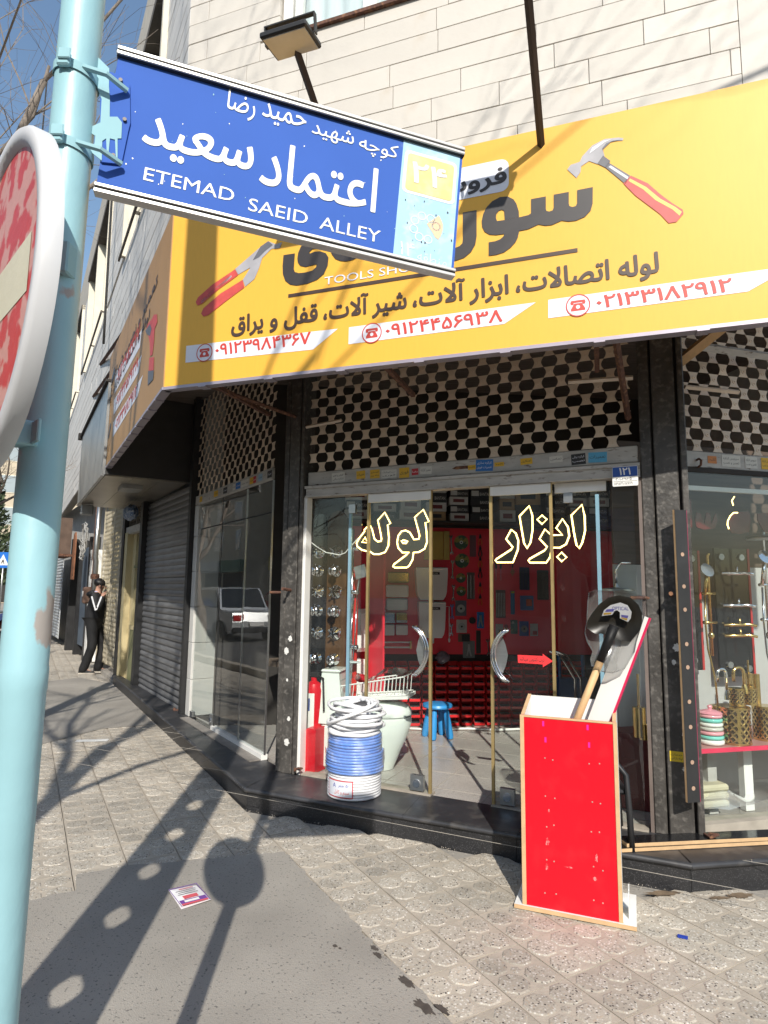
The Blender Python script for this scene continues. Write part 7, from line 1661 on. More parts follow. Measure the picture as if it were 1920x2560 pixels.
# expanded lattice gate
def lattice_gate(label, fr, u0, u1, z0, z1, y, pw, ph, m, parent=None):
    t = thing('lattice_gate', label, 'gate', fr, (u0, y, z0)); q = MB(); W, H = u1 - u0, z1 - z0; nx = int(W / pw); nz = int(H / ph)
    for i in range(nx):
        for j in range(nz):
            x = i * pw; z = j * ph
            for a, b in (((x, z), (x + pw / 2, z + ph / 2)), ((x + pw / 2, z + ph / 2), (x + pw, z)), ((x, z + ph), (x + pw / 2, z + ph / 2)), ((x + pw / 2, z + ph / 2), (x + pw, z + ph))):
                dx, dz = b[0] - a[0], b[1] - a[1]; L = math.hypot(dx, dz); nx_, nz_ = -dz / L * .0085, dx / L * .0085
                q.prism([(a[0] + nx_, a[1] + nz_), (b[0] + nx_, b[1] + nz_), (b[0] - nx_, b[1] - nz_), (a[0] - nx_, a[1] - nz_)], -.004, .004)
    q.build('lattice', m, t, kind='stuff')
    for u in (0, W * .5, W): q = MB(); q.box(u - .02, u + .02, -.012, .012, 0, H); q.build('upright', m, t)
    return t
M_gate = mat('cream gate paint', (.52, .46, .34), .5, var=.12)
lattice_gate('cream diamond-lattice folding gate beyond the yellow shopfront', LF, -8.5, -6.36, .2, 3.2, .0, .115, .17, M_gate)
lattice_gate('dark diamond lattice above the yellow shopfront lintel', LF, -6.2, -5.1, 2.62, 3.3, .02, .1, .12, mat('dark gate paint', (.16, .13, .09), .6))
rowpart('cream_pillar', M_cream2, (-6.4, -5.96, .12, .3, 0, 3.9)); rowpart('dark_pier', M_blk2, (-3.86, -3.72, -.06, .3, 0, 2.9))
# beyond: pipes, boxes, doors
for k, (u, r_, m, lab) in enumerate([(-8.75, .05, M_alum, 'bright drain pipe on the wall beyond the lattice gate'), (-8.95, .035, M_rust, 'rusty gas pipe beside the bright drain pipe')]):
    t = thing('wall_pipe', lab, 'pipe', LF, (u, -.08, .1)); q = MB(); q.tube([(0, 0, 0), (0, 0, 2.0), (.02, -.02, 2.1), (0, 0, 3.4)], r_, 10); q.build('pipe', m, t, smooth=True)
    for z in (.8, 1.35, 1.7): q = MB(); q.lathe([(r_ * 1.5, -.05), (r_ * 1.7, 0), (r_ * 1.5, .05)], 10, (0, 0, z)); q.build('joint', M_rust, t)
t = thing('gas_meter', 'brown gas meter box on the pipes beyond the lattice gate', 'meter', LF, (-9.05, -.16, 1.25)); q = MB(); q.bbox(-.12, .12, -.08, .1, 0, .34, .03); q.build('case', mat('meter brown', (.12, .07, .05), .6), t); q = MB(); q.disc(0, .2, .06, -.09, -.08, 14); q.build('dial', M_white, t)
rowpart('blue_door', mat('slate blue door', (.10, .13, .17), .5, var=.15), (-8.9, -7.6, .05, .12, .25, 2.5)); rowpart('white_pier', M_white, (-7.5, -7.2, .0, .3, .0, 2.4)); rowpart('dark_frame', M_blk2, (-9.05, -8.9, -.02, .2, 0, 2.7), (-10.3, -10.1, -.05, .2, 0, 2.8), (-7.62, -7.5, -.02, .2, 0, 2.7))
ws = thing('white_shutter', 'pale ribbed shutter at the far end of the shop row', 'shutter', LF, (-17.5, -.08, .2)); sm2 = slat_mesh(3.6, .08)
for k in range(34): place(sm2, 'slat', ws, M=Matrix.Translation((0, 0, k * .0815)))
for m_ in (sm2,): m_.materials[0] = mat('pale slat', (.52, .54, .55), .5, var=.1)
t = thing('awning_box', 'brown metal sign box jutting out over the far shops', 'sign box', LF, (-12.6, -.95, 2.35)); q = MB(); q.box(0, 1.3, 0, .7, 0, .85); q.build('box', mat('brown tin', (.11, .07, .05), .6, var=.3), t); q = MB(); q.box(-.03, 1.33, -.03, .73, -.06, -.002); q.build('rim', M_rust, t)
t = thing('hanging_board', 'brown wooden board hung on the wall by the pipes', 'board', LF, (-10.6, -.3, 1.75)); q = MB(); q.prism([(0, 0), (.34, 0), (.36, .9), (.25, 1.05), (.08, 1.02), (.02, .9)], 0, .03); q.build('board', mat('red-brown board', (.24, .10, .05), .6, var=.2), t)
t = thing('cable_loops', 'tangle of pale cable loops on the wall above the far pipes', 'cables', LF, (-9.7, -.2, 2.45)); rr = random.Random(5)
for k in range(6):
    q = MB(); r_ = rr.uniform(.14, .30); cx_, cz_ = rr.uniform(-.3, .2), rr.uniform(-.1, .3); q.tube([(cx_ + r_ * math.cos(2 * math.pi * i / 20), rr.uniform(-.03, .03), cz_ + r_ * 1.05 * math.sin(2 * math.pi * i / 20)) for i in range(20)], .013, 5, closed=True); q.build('loop', mat('grey cable', (.35, .34, .32), .5) if k == 0 else bpy.data.materials['grey cable'], t, smooth=True)
t = thing('barrel', 'yellow drum used as a seat by the far steps', 'drum', W0, (-10.9, 20.3, .0)); q = MB(); q.lathe([(.2, 0), (.2, .5), (.17, .52)], 18); q.build('body', mat('yellow drum', (.55, .42, .10), .5), t, smooth=40)
t = thing('cloth_bag', 'blue and white striped cloth bundle hung from the grey canopy', 'cloth', CL, (1.2, .65, 2.72)); q = MB(); rr = random.Random(2); q.ball((0, 0, 0), .26, .1, .12, 16, 8); q.v = [v * (1 + rr.uniform(-.12, .12)) for v in q.v]; q.build('cloth', mat('striped cloth', (.40, .44, .50), .8, col2=(.10, .16, .30), mix=(.48, .52), mscale=18, stretch=(8, 1, 1)), t)

# ------------------------------------------------------------------ people
M_skin = mat('skin', (.50, .27, .19), .55, var=.06, scale=20); M_hair = mat('dark hair', (.012, .010, .009), .5, var=.2, scale=40); M_hairg = mat('grey hair', (.36, .35, .34), .6, var=.2, scale=40)
def skinmesh(name, V, E, sub=2):
    me = bpy.data.meshes.new(name); me.from_pydata([v[:3] for v in V], E, []); o = bpy.data.objects.new(name, me); COL.objects.link(o)
    sk = o.modifiers.new('skin', 'SKIN'); sk.use_smooth_shade = True
    lay = me.skin_vertices[0].data
    for k, v in enumerate(V): r_ = v[3]; lay[k].radius = (r_, v[4] if len(v) > 4 else r_)
    lay[0].use_root = True
    ss = o.modifiers.new('sub', 'SUBSURF'); ss.levels = sub; ss.render_levels = sub
    dg = bpy.context.evaluated_depsgraph_get(); m2 = bpy.data.meshes.new_from_object(o.evaluated_get(dg)); bpy.data.objects.remove(o); bpy.data.meshes.remove(me)
    m2.polygons.foreach_set('use_smooth', [True] * len(m2.polygons)); return m2
def setm(me, m): me.materials.clear(); me.materials.append(m); return me
def hand(par, P, D, m=M_skin, curl=.4, s=1.0):
    """palm with four bent fingers and a thumb, pointing along D"""
    D = Vector(D).normalized(); n = D.orthogonal().normalized(); b = D.cross(n); P = Vector(P); q = MB()
    q.tube([P - D * .02 * s, P + D * .02 * s, P + D * .07 * s, P + D * .088 * s], [.022 * s, .032 * s, .036 * s, .028 * s], 8)
    for k, L in enumerate((.068, .078, .072, .055)):
        a = P + D * .08 * s + b * (-.027 + .018 * k) * s; c = a + D * L * .5 * s + n * .01 * s * curl * 2; e = c + (D * (1 - curl) + n * curl).normalized() * L * .5 * s
        q.tube([a, c, e], [.0085 * s, .0082 * s, .006 * s], 6)
    a = P + D * .03 * s - b * .028 * s; q.tube([a, a - b * .025 * s + D * .025 * s, a - b * .022 * s + D * .06 * s + n * .01 * s], [.011 * s, .0095 * s, .007 * s], 6)
    return q.build('hand', m, par, smooth=60)
def person(label, fr_loc, rz, J, top, legs, shoes, hair, stripe=None, bald=False, sole=None, beard=False):
    t = thing('person', label, 'person', W0, fr_loc, rz=rz)
    nodes = ['pelvis', 'waist', 'chest', 'neck', 'head', 'crown', 'shR', 'elR', 'wrR', 'shL', 'elL', 'wrL', 'hipR', 'knR', 'anR', 'toR', 'hipL', 'knL', 'anL', 'toL']
    rad = dict(pelvis=.14, waist=.145, chest=.15, neck=.052, head=.082, crown=.072, shR=.070, elR=.052, wrR=.032, shL=.070, elL=.052, wrL=.032, hipR=.098, knR=.068, anR=.046, toR=.030, hipL=.098, knL=.068, anL=.046, toL=.030)
    und = dict(pelvis=.68, waist=.68, chest=.8, hipR=.8, hipL=.8, knR=.75, knL=.75, anR=.6, anL=.6, toR=.4, toL=.4, shR=.8, shL=.8, elR=.8, elL=.8)
    ed = [('pelvis', 'waist'), ('waist', 'chest'), ('chest', 'neck'), ('neck', 'head'), ('head', 'crown'), ('chest', 'shR'), ('shR', 'elR'), ('elR', 'wrR'), ('chest', 'shL'), ('shL', 'elL'), ('elL', 'wrL'), ('pelvis', 'hipR'), ('hipR', 'knR'), ('knR', 'anR'), ('anR', 'toR'), ('pelvis', 'hipL'), ('hipL', 'knL'), ('knL', 'anL'), ('anL', 'toL')]
    ix = {n: i for i, n in enumerate(nodes)}
    place(setm(skinmesh('body', [(*J[n], rad[n] * und.get(n, 1)) for n in nodes], [(ix[a], ix[b]) for a, b in ed]), M_skin), 'body', t)
    def garment(nm, sel, m, grow, ends={}, sh={}):
        nn = [n for n in nodes if n in sel]; ii = {n: i for i, n in enumerate(nn)}
        place(setm(skinmesh(nm, [(*(Vector(J[n]) + Vector(sh.get(n, (0, 0, 0)))), rad[n] * 1.0 + grow + ends.get(n, 0)) for n in nn], [(ii[a], ii[b]) for a, b in ed if a in ii and b in ii]), m), nm, t)
    garment('jacket', {'pelvis', 'waist', 'chest', 'shR', 'elR', 'wrR', 'shL', 'elL', 'wrL'}, top, .024, {'pelvis': .022, 'chest': .010, 'waist': .012}, ({'pelvis': (Vector(J['pelvis']) - Vector(J['waist'])).normalized() * .20, 'wrR': (Vector(J['wrR']) - Vector(J['elR'])) * .12, 'wrL': (Vector(J['wrL']) - Vector(J['elL'])) * .12}))
    garment('trousers', {'pelvis', 'hipR', 'knR', 'anR', 'hipL', 'knL', 'anL'}, legs, .020, {'anR': .018, 'anL': .018}, {'pelvis': (Vector(J['waist']) - Vector(J['pelvis'])).normalized() * .15, 'anR': (Vector(J['anR']) - Vector(J['knR'])) * .20, 'anL': (Vector(J['anL']) - Vector(J['knL'])) * .20})
    c = Vector(J['chest']); nk = Vector(J['neck']); hd = Vector(J['head']); cr = Vector(J['crown']); up_ = (cr - hd).normalized(); fw = Vector(J.get('face', (1, 0, 0))).normalized()
    M = Matrix((fw, up_.cross(fw).normalized(), up_)).transposed().to_4x4(); M.translation = hd
    q = MB(); q.ball((-.012, 0, .045), .098, .082, .095, 16, 10, M); q.v = [v for v in q.v]
    if not bald:
        hb = MB(); rr = random.Random(3); n = 20
        for i in range(9):
            for k in range(n):
                pass
        hb.ball((-.022, 0, .068), .104, .088, .082, 20, 10, M); hb.v = [v + up_ * (.012 * math.sin(k * 1.7)) for k, v in enumerate(hb.v)]; hb.build('hair', hair, t, smooth=True)
    else:
        hb = MB(); hb.ball((-.035, 0, .03), .085, .088, .055, 16, 8, M); hb.build('hair', hair, t, smooth=True)
    f = MB(); f.add([(.078, -.012, .012), (.078, .012, .012), (.105, 0, -.008), (.080, 0, .04), (.076, -.014, -.012), (.076, .014, -.012)], [(0, 2, 3), (1, 3, 2), (0, 4, 2), (1, 2, 5), (4, 5, 2)], M)
    f.ball((-.002, -.083, .01), .016, .007, .026, 8, 6, M); f.ball((-.002, .083, .01), .016, .007, .026, 8, 6, M); f.build('nose_and_ears', M_skin, t, smooth=60, kind='stuff')
    for s_ in (-1, 1):
        e = MB(); e.ball((.076, s_ * .03, .024), .007, .012, .006, 8, 6, M); e.build('eye', M_hair, t); e = MB(); e.box(.074, .082, s_ * .03 - .016, s_ * .03 + .016, .042, .048, M); e.build('eyebrow', hair, t)
    e = MB(); e.box(.072, .080, -.02, .02, -.038, -.033, M); e.build('mouth', mat('lips', (.32, .12, .10), .6) if 'lips' not in bpy.data.materials else bpy.data.materials['lips'], t)
    if beard: e = MB(); e.ball((.035, 0, -.045), .052, .055, .035, 12, 8, M); e.build('beard', hair, t, smooth=True)
    for s_ in 'RL':
        A, T = Vector(J['an' + s_]), Vector(J['to' + s_]); d = (T - A); d.z = 0; d.normalize(); n = Vector((-d.y, d.x, 0)); base = Vector((A.x, A.y, 0)) if abs(A.z) < .2 else A - Vector((0, 0, .09)); z0 = min(T.z, A.z) - .03
        z0 = J.get('floor', 0.0)
        q = MB(); sec = [(-.075, .030, .095), (-.02, .037, .10), (.06, .040, .075), (.13, .043, .055), (.185, .032, .04), (.205, .012, .03)]; vs = []; fs = []
        for x, w_, h in sec: vs += [Vector((A.x, A.y, 0)) + d * x + n * w_ + Vector((0, 0, z0 + .018)), Vector((A.x, A.y, 0)) + d * x + n * w_ * .8 + Vector((0, 0, z0 + h)), Vector((A.x, A.y, 0)) + d * x - n * w_ * .8 + Vector((0, 0, z0 + h)), Vector((A.x, A.y, 0)) + d * x - n * w_ + Vector((0, 0, z0 + .018))]
        for i in range(len(sec) - 1): fs += [(4 * i + k, 4 * i + (k + 1) % 4, 4 * i + 4 + (k + 1) % 4, 4 * i + 4 + k) for k in range(4)]
        fs += [(3, 2, 1, 0), tuple(4 * len(sec) - 4 + k for k in range(4))]; q.add(vs, fs); sh_ = q.build('shoe', shoes, t, smooth=60)
        q = MB(); pts = [Vector((A.x, A.y, 0)) + d * x + n * w_ * 1.08 for x, w_, h in sec] + [Vector((A.x, A.y, 0)) + d * x - n * w_ * 1.08 for x, w_, h in sec[::-1]]; q.slab([(p.x, p.y) for p in pts], z0, z0 + .024); q.build('sole', sole or shoes, sh_)
        W_, E_ = Vector(J['wr' + s_]), Vector(J['el' + s_]); hand(t, W_, J.get('hand' + s_, (W_ - E_)))
    return t, M
Jm = dict(pelvis=(0, 0, .96), waist=(.0, 0, 1.12), chest=(.02, 0, 1.34), neck=(.035, 0, 1.50), head=(.075, 0, 1.595), crown=(.08, 0, 1.685), shR=(.02, -.19, 1.42), elR=(.12, -.27, 1.15), wrR=(.165, -.17, 1.40), handR=(.02, .06, .10),
          shL=(.02, .19, 1.42), elL=(.10, .25, 1.16), wrL=(.22, .10, 1.34), handL=(-.02, -.06, .12), hipR=(0, -.095, .90), knR=(.03, -.10, .50), anR=(-.10, -.10, .09), toR=(.05, -.11, .04), hipL=(0, .095, .90), knL=(.16, .10, .50), anL=(.10, .10, .09), toL=(.24, .10, .04), face=(1, .15, -.18))
M_hood = mat('black track jacket', (.014, .014, .016), .75, var=.2, scale=9); M_trs = mat('black trousers', (.010, .010, .011), .8, var=.2, scale=9); M_shoe = mat('black shoe', (.015, .015, .017), .5); M_sole = mat('cream sole', (.50, .45, .38), .7)
mx, my = gpx(226, 1683)
man, MH = person('young man in a black hooded jacket with white sleeve stripe, phone at his ear', (mx, my, 0), 8, Jm, M_hood, M_trs, M_shoe, M_hair, sole=M_sole)
q = MB(); q.tube([(-.0, 0, 1.475), (-.06, 0, 1.45), (-.12, 0, 1.42)], [.07, .085, .06], 12); q.ball((-.09, 0, 1.455), .075, .125, .055, 14, 8); q.build('hood', M_hood, man, smooth=True)
q = MB(); q.lathe([(.062, 0), (.066, .05)], 16, (.035, 0, 1.465)); q.build('shirt_collar', mat('pale blue shirt', (.36, .42, .62), .7), man, smooth=True)
S0, E0, W0_ = Vector(Jm['shR']), Vector(Jm['elR']), Vector(Jm['wrR'])
q = MB(); 
def strip(a, b, ra, rb_, n=8):
    d = (b - a).normalized(); o = Vector((0, -1, 0)); o = (o - d * o.dot(d)).normalized(); s_ = d.cross(o); vs = []
    for k in range(n + 1):
        t_ = k / n; P = a.lerp(b, t_); r_ = ra + (rb_ - ra) * t_; vs += [P + o * r_ - s_ * .013, P + o * r_ + s_ * .013]
    return vs, [(2 * k, 2 * k + 1, 2 * k + 3, 2 * k + 2) for k in range(n)]
for a, b, ra, rb_ in ((S0 + Vector((0, -.01, -.02)), E0, .082, .070), (E0, W0_, .070, .056)): v_, f_ = strip(a, b, ra, rb_); q.add(v_, f_)
q.build('sleeve_stripe', mat('white stripe', (.62, .62, .64), .6), man, kind='stuff')
ph_ = thing('phone', 'dark phone held to the ear of the young man', 'phone', W0, man.matrix_world @ Vector((.12, -.105, 1.50)), rz=20); q = MB(); q.bbox(-.006, .006, -.036, .036, 0, .15, .003); q.build('body', M_plast, ph_)
fl = .0
Js = dict(pelvis=(0, 0, .46), waist=(.03, 0, .62), chest=(.12, 0, .86), neck=(.18, 0, 1.02), head=(.23, 0, 1.11), crown=(.24, 0, 1.20), shR=(.10, -.19, .93), elR=(.26, -.24, .72), wrR=(.45, -.14, .66), shL=(.10, .19, .93), elL=(.26, .24, .72), wrL=(.45, .14, .66),
          hipR=(.06, -.10, .46), knR=(.46, -.12, .55), anR=(.44, -.12, .12), toR=(.58, -.13, .05), hipL=(.06, .10, .46), knL=(.46, .14, .55), anL=(.40, .14, .12), toL=(.54, .15, .05), face=(1, -.1, -.1))
M_gsh = mat('pale grey shirt', (.44, .45, .47), .7, var=.1); M_jean = mat('grey jeans', (.10, .10, .11), .8, var=.25, scale=12)
person('balding man in a pale grey shirt and grey jeans sitting on the yellow drum', (-10.75, 20.15, .0), 175, Js, M_gsh, M_jean, mat('grey shoe', (.28, .27, .26), .6), M_hairg, bald=True)
Jg = dict(Js); Jg = {k: (tuple(Vector(v) - Vector((0, 0, .22))) if k not in ('face', 'anR', 'anL', 'toR', 'toL') else v) for k, v in Js.items()}
Jg.update(anR=(.66, -.12, .10), toR=(.80, -.13, .05), anL=(.70, .12, .10), toL=(.84, .13, .05), knR=(.42, -.13, .46), knL=(.44, .15, .44), face=(.3, -1, 0))
person('older white-haired man in black sitting low on the ground beside the drum', (-12.6, 21.6, .0), -20, Jg, mat('black jumper', (.018, .018, .02), .8), mat('navy trousers', (.02, .022, .03), .8), M_shoe, M_hairg, bald=True, beard=True)
st_ = thing('stone_block', 'low concrete block the old man in black sits on', 'block', W0, (-12.6, 21.6, 0)); q = MB(); q.bbox(-.28, .16, -.25, .25, 0, .135, .02); q.build('block', M_ledge, st_)

# ------------------------------------------------------------------ motorbike, bollard, crossing sign
mbx, mby = gpx(22, 1648)
mb = thing('motorbike', 'parked motorbike with a clear windscreen under a blue cover', 'motorbike', W0, (mbx - .30, mby, 0), rz=-20)
def wheel(x, par, nm='wheel'):
    w_ = bpy.data.objects.new(nm, None); COL.objects.link(w_); w_.parent = par; w_.matrix_local = Matrix.Translation((x, 0, .30))
    q = MB(); q.tube([(.26 * math.cos(2 * math.pi * k / 32), 0, .26 * math.sin(2 * math.pi * k / 32)) for k in range(32)], .042, 8, closed=True); q.build('tyre', M_rub, w_, smooth=True)
    q = MB(); q.tube([(.215 * math.cos(2 * math.pi * k / 32), 0, .215 * math.sin(2 * math.pi * k / 32)) for k in range(32)], .012, 6, closed=True); q.build('rim', M_chrome, w_, smooth=True)
    q = MB(); q.tube([(0, -.05, 0), (0, .05, 0)], .04, 10)
    for k in range(8): a = 2 * math.pi * k / 8; q.tube([(.03 * math.cos(a), 0, .03 * math.sin(a)), (.21 * math.cos(a + .2), 0, .21 * math.sin(a + .2))], .005, 4)
    q.build('hub', M_alum, w_); return w_
wheel(.62, mb); wheel(-.62, mb)
for s_ in (-.075, .075): q = MB(); q.tube([(.62, s_, .30), (.48, s_, .92)], [.022, .026], 8); q.build('fork', M_chrome, mb, smooth=True)
q = MB(); q.tube([(.62 + .33 * math.cos(a), 0, .30 + .33 * math.sin(a)) for a in [R(20 + 15 * k) for k in range(9)]], .04, 6); q.build('mudguard', M_plast, mb, smooth=True)
q = MB(); q.ball((.55, 0, .86), .06, .085, .085, 14, 8); q.build('headlight', M_chrome, mb, smooth=True)
for s_ in (-.13, .13): q = MB(); q.ball((.52, s_, .80), .03, .025, .025, 8, 6); q.build('indicator', mat('orange lens', (.65, .18, .02), .3) if 'orange lens' not in bpy.data.materials else bpy.data.materials['orange lens'], mb)
q = MB(); q.tube([(.40, -.36, 1.02), (.44, -.15, 1.04), (.46, 0, .98), (.44, .15, 1.04), (.40, .36, 1.02)], .013, 8); q.build('handlebar', M_blk2, mb, smooth=True)
q = MB(); q.tube([(.45, 0, .9), (.2, 0, .6), (-.3, 0, .5), (-.62, 0, .32)], .035, 8); q.bbox(-.1, .25, -.12, .12, .28, .55, .05); q.build('engine_frame', M_plast, mb)
q = MB(); q.bbox(.0, .42, -.13, .13, .66, .88, .07); q.build('tank', mat('maroon tank', (.16, .02, .02), .25), mb, smooth=40); q = MB(); q.bbox(-.72, 0.0, -.13, .13, .72, .82, .04); q.build('seat', M_plast, mb)
q = MB(); vs = []; n = 8
for i in range(6):
    for k in range(n + 1): a = R(-60 + 120 * k / n); vs.append((.40 + .12 * math.cos(a) + .1 - i * .035, .27 * math.sin(a) * (1 - .03 * i), .98 + i * .11))
q.add(vs, [(i * (n + 1) + k, i * (n + 1) + k + 1, (i + 1) * (n + 1) + k + 1, (i + 1) * (n + 1) + k) for i in range(5) for k in range(n)]); q.build('windscreen', mat('scratched windscreen', (.45, .47, .47), .15, alpha=.55), mb, smooth=True)
q = MB(); rr = random.Random(2); vs = []
for i in range(8):
    for k in range(9): vs.append((.52 - i * .10, -.36 + .09 * k, 1.07 - .22 * abs((k - 4) / 4) ** 1.5 - .02 * i + rr.uniform(-.015, .015)))
q.add(vs, [(i * 9 + k, i * 9 + k + 1, (i + 1) * 9 + k + 1, (i + 1) * 9 + k) for i in range(7) for k in range(8)]); q.build('cover', mat('navy tarpaulin', (.02, .03, .10), .6, var=.2), mb, smooth=True)
bxp, byp = gpx(16, 1705)
t = thing('bollard', 'thin black steel bollard at the kerb left of the blue pole', 'bollard', W0, (bxp, byp, 0)); q = MB(); q.lathe([(.05, 0), (.05, .015), (.03, .02), (.03, .86), (.04, .87), (.03, .93), (0, .95)], 14); q.build('post', M_blk2, t, smooth=40); q = MB(); q.lathe([(.031, .62), (.034, .62), (.034, .68), (.031, .68)], 14); q.build('reflector_band', M_white, t)
d = ray(8, 1400); dd = 24.0; px_ = CP + d * (dd / d.y)
t = thing('crossing_sign', 'blue square pedestrian crossing sign on a post in the distance', 'road sign', W0, (px_.x, px_.y, 0)); q = MB(); q.tube([(0, .03, 0), (0, .03, px_.z + .3)], .03, 8); q.build('post', M_alum, t, smooth=True)
q = MB(); q.box(-.3, .3, -.01, .01, px_.z - .3, px_.z + .3); q.build('plate', mat('crossing blue', (.02, .15, .55), .4), t); q = MB(); q.sheet([(-.22, px_.z - .2), (.22, px_.z - .2), (0, px_.z + .22)], -.012); q.build('white_triangle', M_white, t)
q = MB(); q.sheet([(-.02, px_.z - .16), (.0, px_.z - .06), (-.05, px_.z - .15), (-.07, px_.z - .13), (-.01, px_.z + .02), (.02, px_.z + .02), (.07, px_.z - .16), (.04, px_.z - .16), (.01, px_.z - .06)], -.0135); q.build('walking_figure', M_blk2, t)

# ------------------------------------------------------------------ far buildings, trees and parked cars
def block(label, fr, W, D, H, m, wins, base=None, cat='building', wm=None):
    t = thing('apartment_block', label, cat, fr, (0, 0, 0)); q = MB(); q.box(0, W, 0, D, 0, H); q.build('walls', m, t); q = MB(); q.box(-.15, W + .15, -.15, D, H + .005, H + .4); q.build('parapet', M_siding, t)
    nx, nz, ww, wh, z0 = wins
    for i in range(nx):
        for j in range(nz):
            x = (i + .5) * W / nx; z = z0 + j * (H - z0) / nz + .5
            f = MB(); f.box(x - ww / 2, x + ww / 2, -.05, -.005, z, z + wh); fo = f.build('window', M_cream, t); f = MB(); f.box(x - ww / 2 + .08, x + ww / 2 - .08, -.07, -.052, z + .08, z + wh - .08); f.build('pane', wm or M_winglass, fo)
    if base:
        for k, c in enumerate(base):
            b_ = MB(); x0 = W * k / len(base); x1 = W * (k + 1) / len(base) - .25; b_.box(x0 + .2, x1, -.04, -.006, .1, 2.7); b_.build('shopfront', M_dark, t); b_ = MB(); b_.box(x0 + .1, x1 + .1, -.35, -.007, 2.75, 3.6); b_.build('shop_sign', mat('shop sign paint', c, .5, var=.1), t)
    return t
def oppo(t_): P = KP + KD * t_ + KN * 15.3; return Fr(P.x, P.y, 120.8)      # faces the corner shop across the road
M_bwall = mat('beige brick wall', (.42, .35, .26), .85, var=.15, scale=2, col2=(.30, .25, .19), mix=(.5, .7), mscale=6); M_bwall2 = mat('grey stone wall', (.40, .385, .35), .8, var=.12, scale=1.5); M_bwall3 = mat('tan stone wall', (.50, .42, .31), .8, var=.12, scale=1.5)
labs = ['beige brick block with shop signs across the road, nearest', 'grey stone block across the road, second along', 'tan stone block across the road, third along', 'grey stone block across the road, fourth along', 'tan block across the road, farthest along']
sg_ = [[(.30, .04, .03), (.55, .42, .04), (.05, .10, .25), (.35, .33, .30)], [(.45, .05, .04), (.04, .04, .05), (.5, .38, .05)], [(.05, .15, .10), (.4, .38, .35), (.3, .03, .03), (.5, .4, .1)], [(.3, .3, .3), (.1, .1, .3)], [(.4, .1, .05), (.3, .3, .28)]]
pos = -10.0
for k, (W, H) in enumerate([(16, 11), (13, 14), (17, 10), (15, 13), (18, 11)]):
    P = KP + KD * (pos + W) + KN * 15.3; block(labs[k], Fr(P.x, P.y, 300.8 - 0 if False else -59.2 + 180), W, 9, H, [M_bwall, M_bwall2, M_bwall3, M_bwall2, M_bwall3][k], (5, 3, 1.5, 1.6, 3.8), sg_[k]); pos += W + .3
P = KP + KD * 62 + KN * 14
block('pale apartment block closing the far end of the street', Fr(P.x, P.y, 30.8 - 0), 30, 10, 15.5, M_bwall3, (9, 4, 1.6, 1.7, 3.6), [(.35, .3, .25), (.2, .2, .3), (.4, .1, .1), (.3, .3, .3)])
P = KP + KD * -16 + KN * 26
block('tall pale block behind the camera across the junction', Fr(14, -22, 180), 40, 10, 12, M_bwall2, (10, 3, 1.7, 1.7, 3.8), [(.5, .4, .1), (.3, .05, .05), (.1, .2, .35), (.4, .38, .35), (.2, .2, .2)])
def conifer(label, x, y, h, seed):
    t = thing('pine_tree', label, 'tree', W0, (x, y, 0), group='far pine trees'); rr = random.Random(seed); q = MB(); q.tube([(0, 0, 0), (.1, 0, h * .5), (0, .1, h * .95)], [.2, .14, .04], 8); q.build('trunk', M_bark, t, smooth=True)
    q = MB()
    for k in range(2600):
        z = h * (.25 + .75 * rr.random() ** .8); r_ = (h * .27) * (1.08 - z / h) ** .6 * (.35 + .65 * rr.random() ** .5); a = rr.uniform(0, 6.283)
        r_ *= .75 + .35 * math.sin(a * 3 + z * 1.7); c = Vector((r_ * math.cos(a), r_ * math.sin(a), z)); s_ = rr.uniform(.10, .22); n = Vector((rr.uniform(-1, 1), rr.uniform(-1, 1), rr.uniform(-.4, 1))).normalized(); u_ = n.orthogonal().normalized(); v_ = n.cross(u_)
        q.add([c + u_ * s_, c + v_ * s_ * .35, c - u_ * s_, c - v_ * s_ * .35], [(0, 1, 2, 3)])
    q.build('crown', mat('pine needles', (.055, .075, .030), .8, var=.5, scale=1.5) if 'pine needles' not in bpy.data.materials else bpy.data.materials['pine needles'], t, kind='stuff')
P = KP + KD * 30 + KN * 2.6; conifer('dusty green pine at the kerb far down the street', P.x, P.y, 6.6, 1)
P = KP + KD * 38 + KN * 3.0; conifer('second dusty pine further down the street', P.x, P.y, 7.5, 2)
P = KP + KD * 24 + KN * 2.7; tree('far bare tree on the kerb near the crossing sign', P.x, P.y, 7, 31, .5, (0, 0), .11, 4, 2.2)
P = KP + KD * 6.5 + KN * 11.8; tree('bare tree on the far pavement mirrored in the shop glass', P.x, P.y, 8, 41, .45, (0, 0), .14, 5, 2.6)
P = KP + KD * 13.5 + KN * 11.8; tree('bare tree on the far pavement opposite the lattice gate', P.x, P.y, 8, 43, .45, (0, 0), .14, 5, 2.6)
P = KP + KD * 1.0 + KN * 11.9; tree('bare tree on the far pavement opposite the corner', P.x, P.y, 8, 47, .45, (0, 0), .14, 5, 2.6)
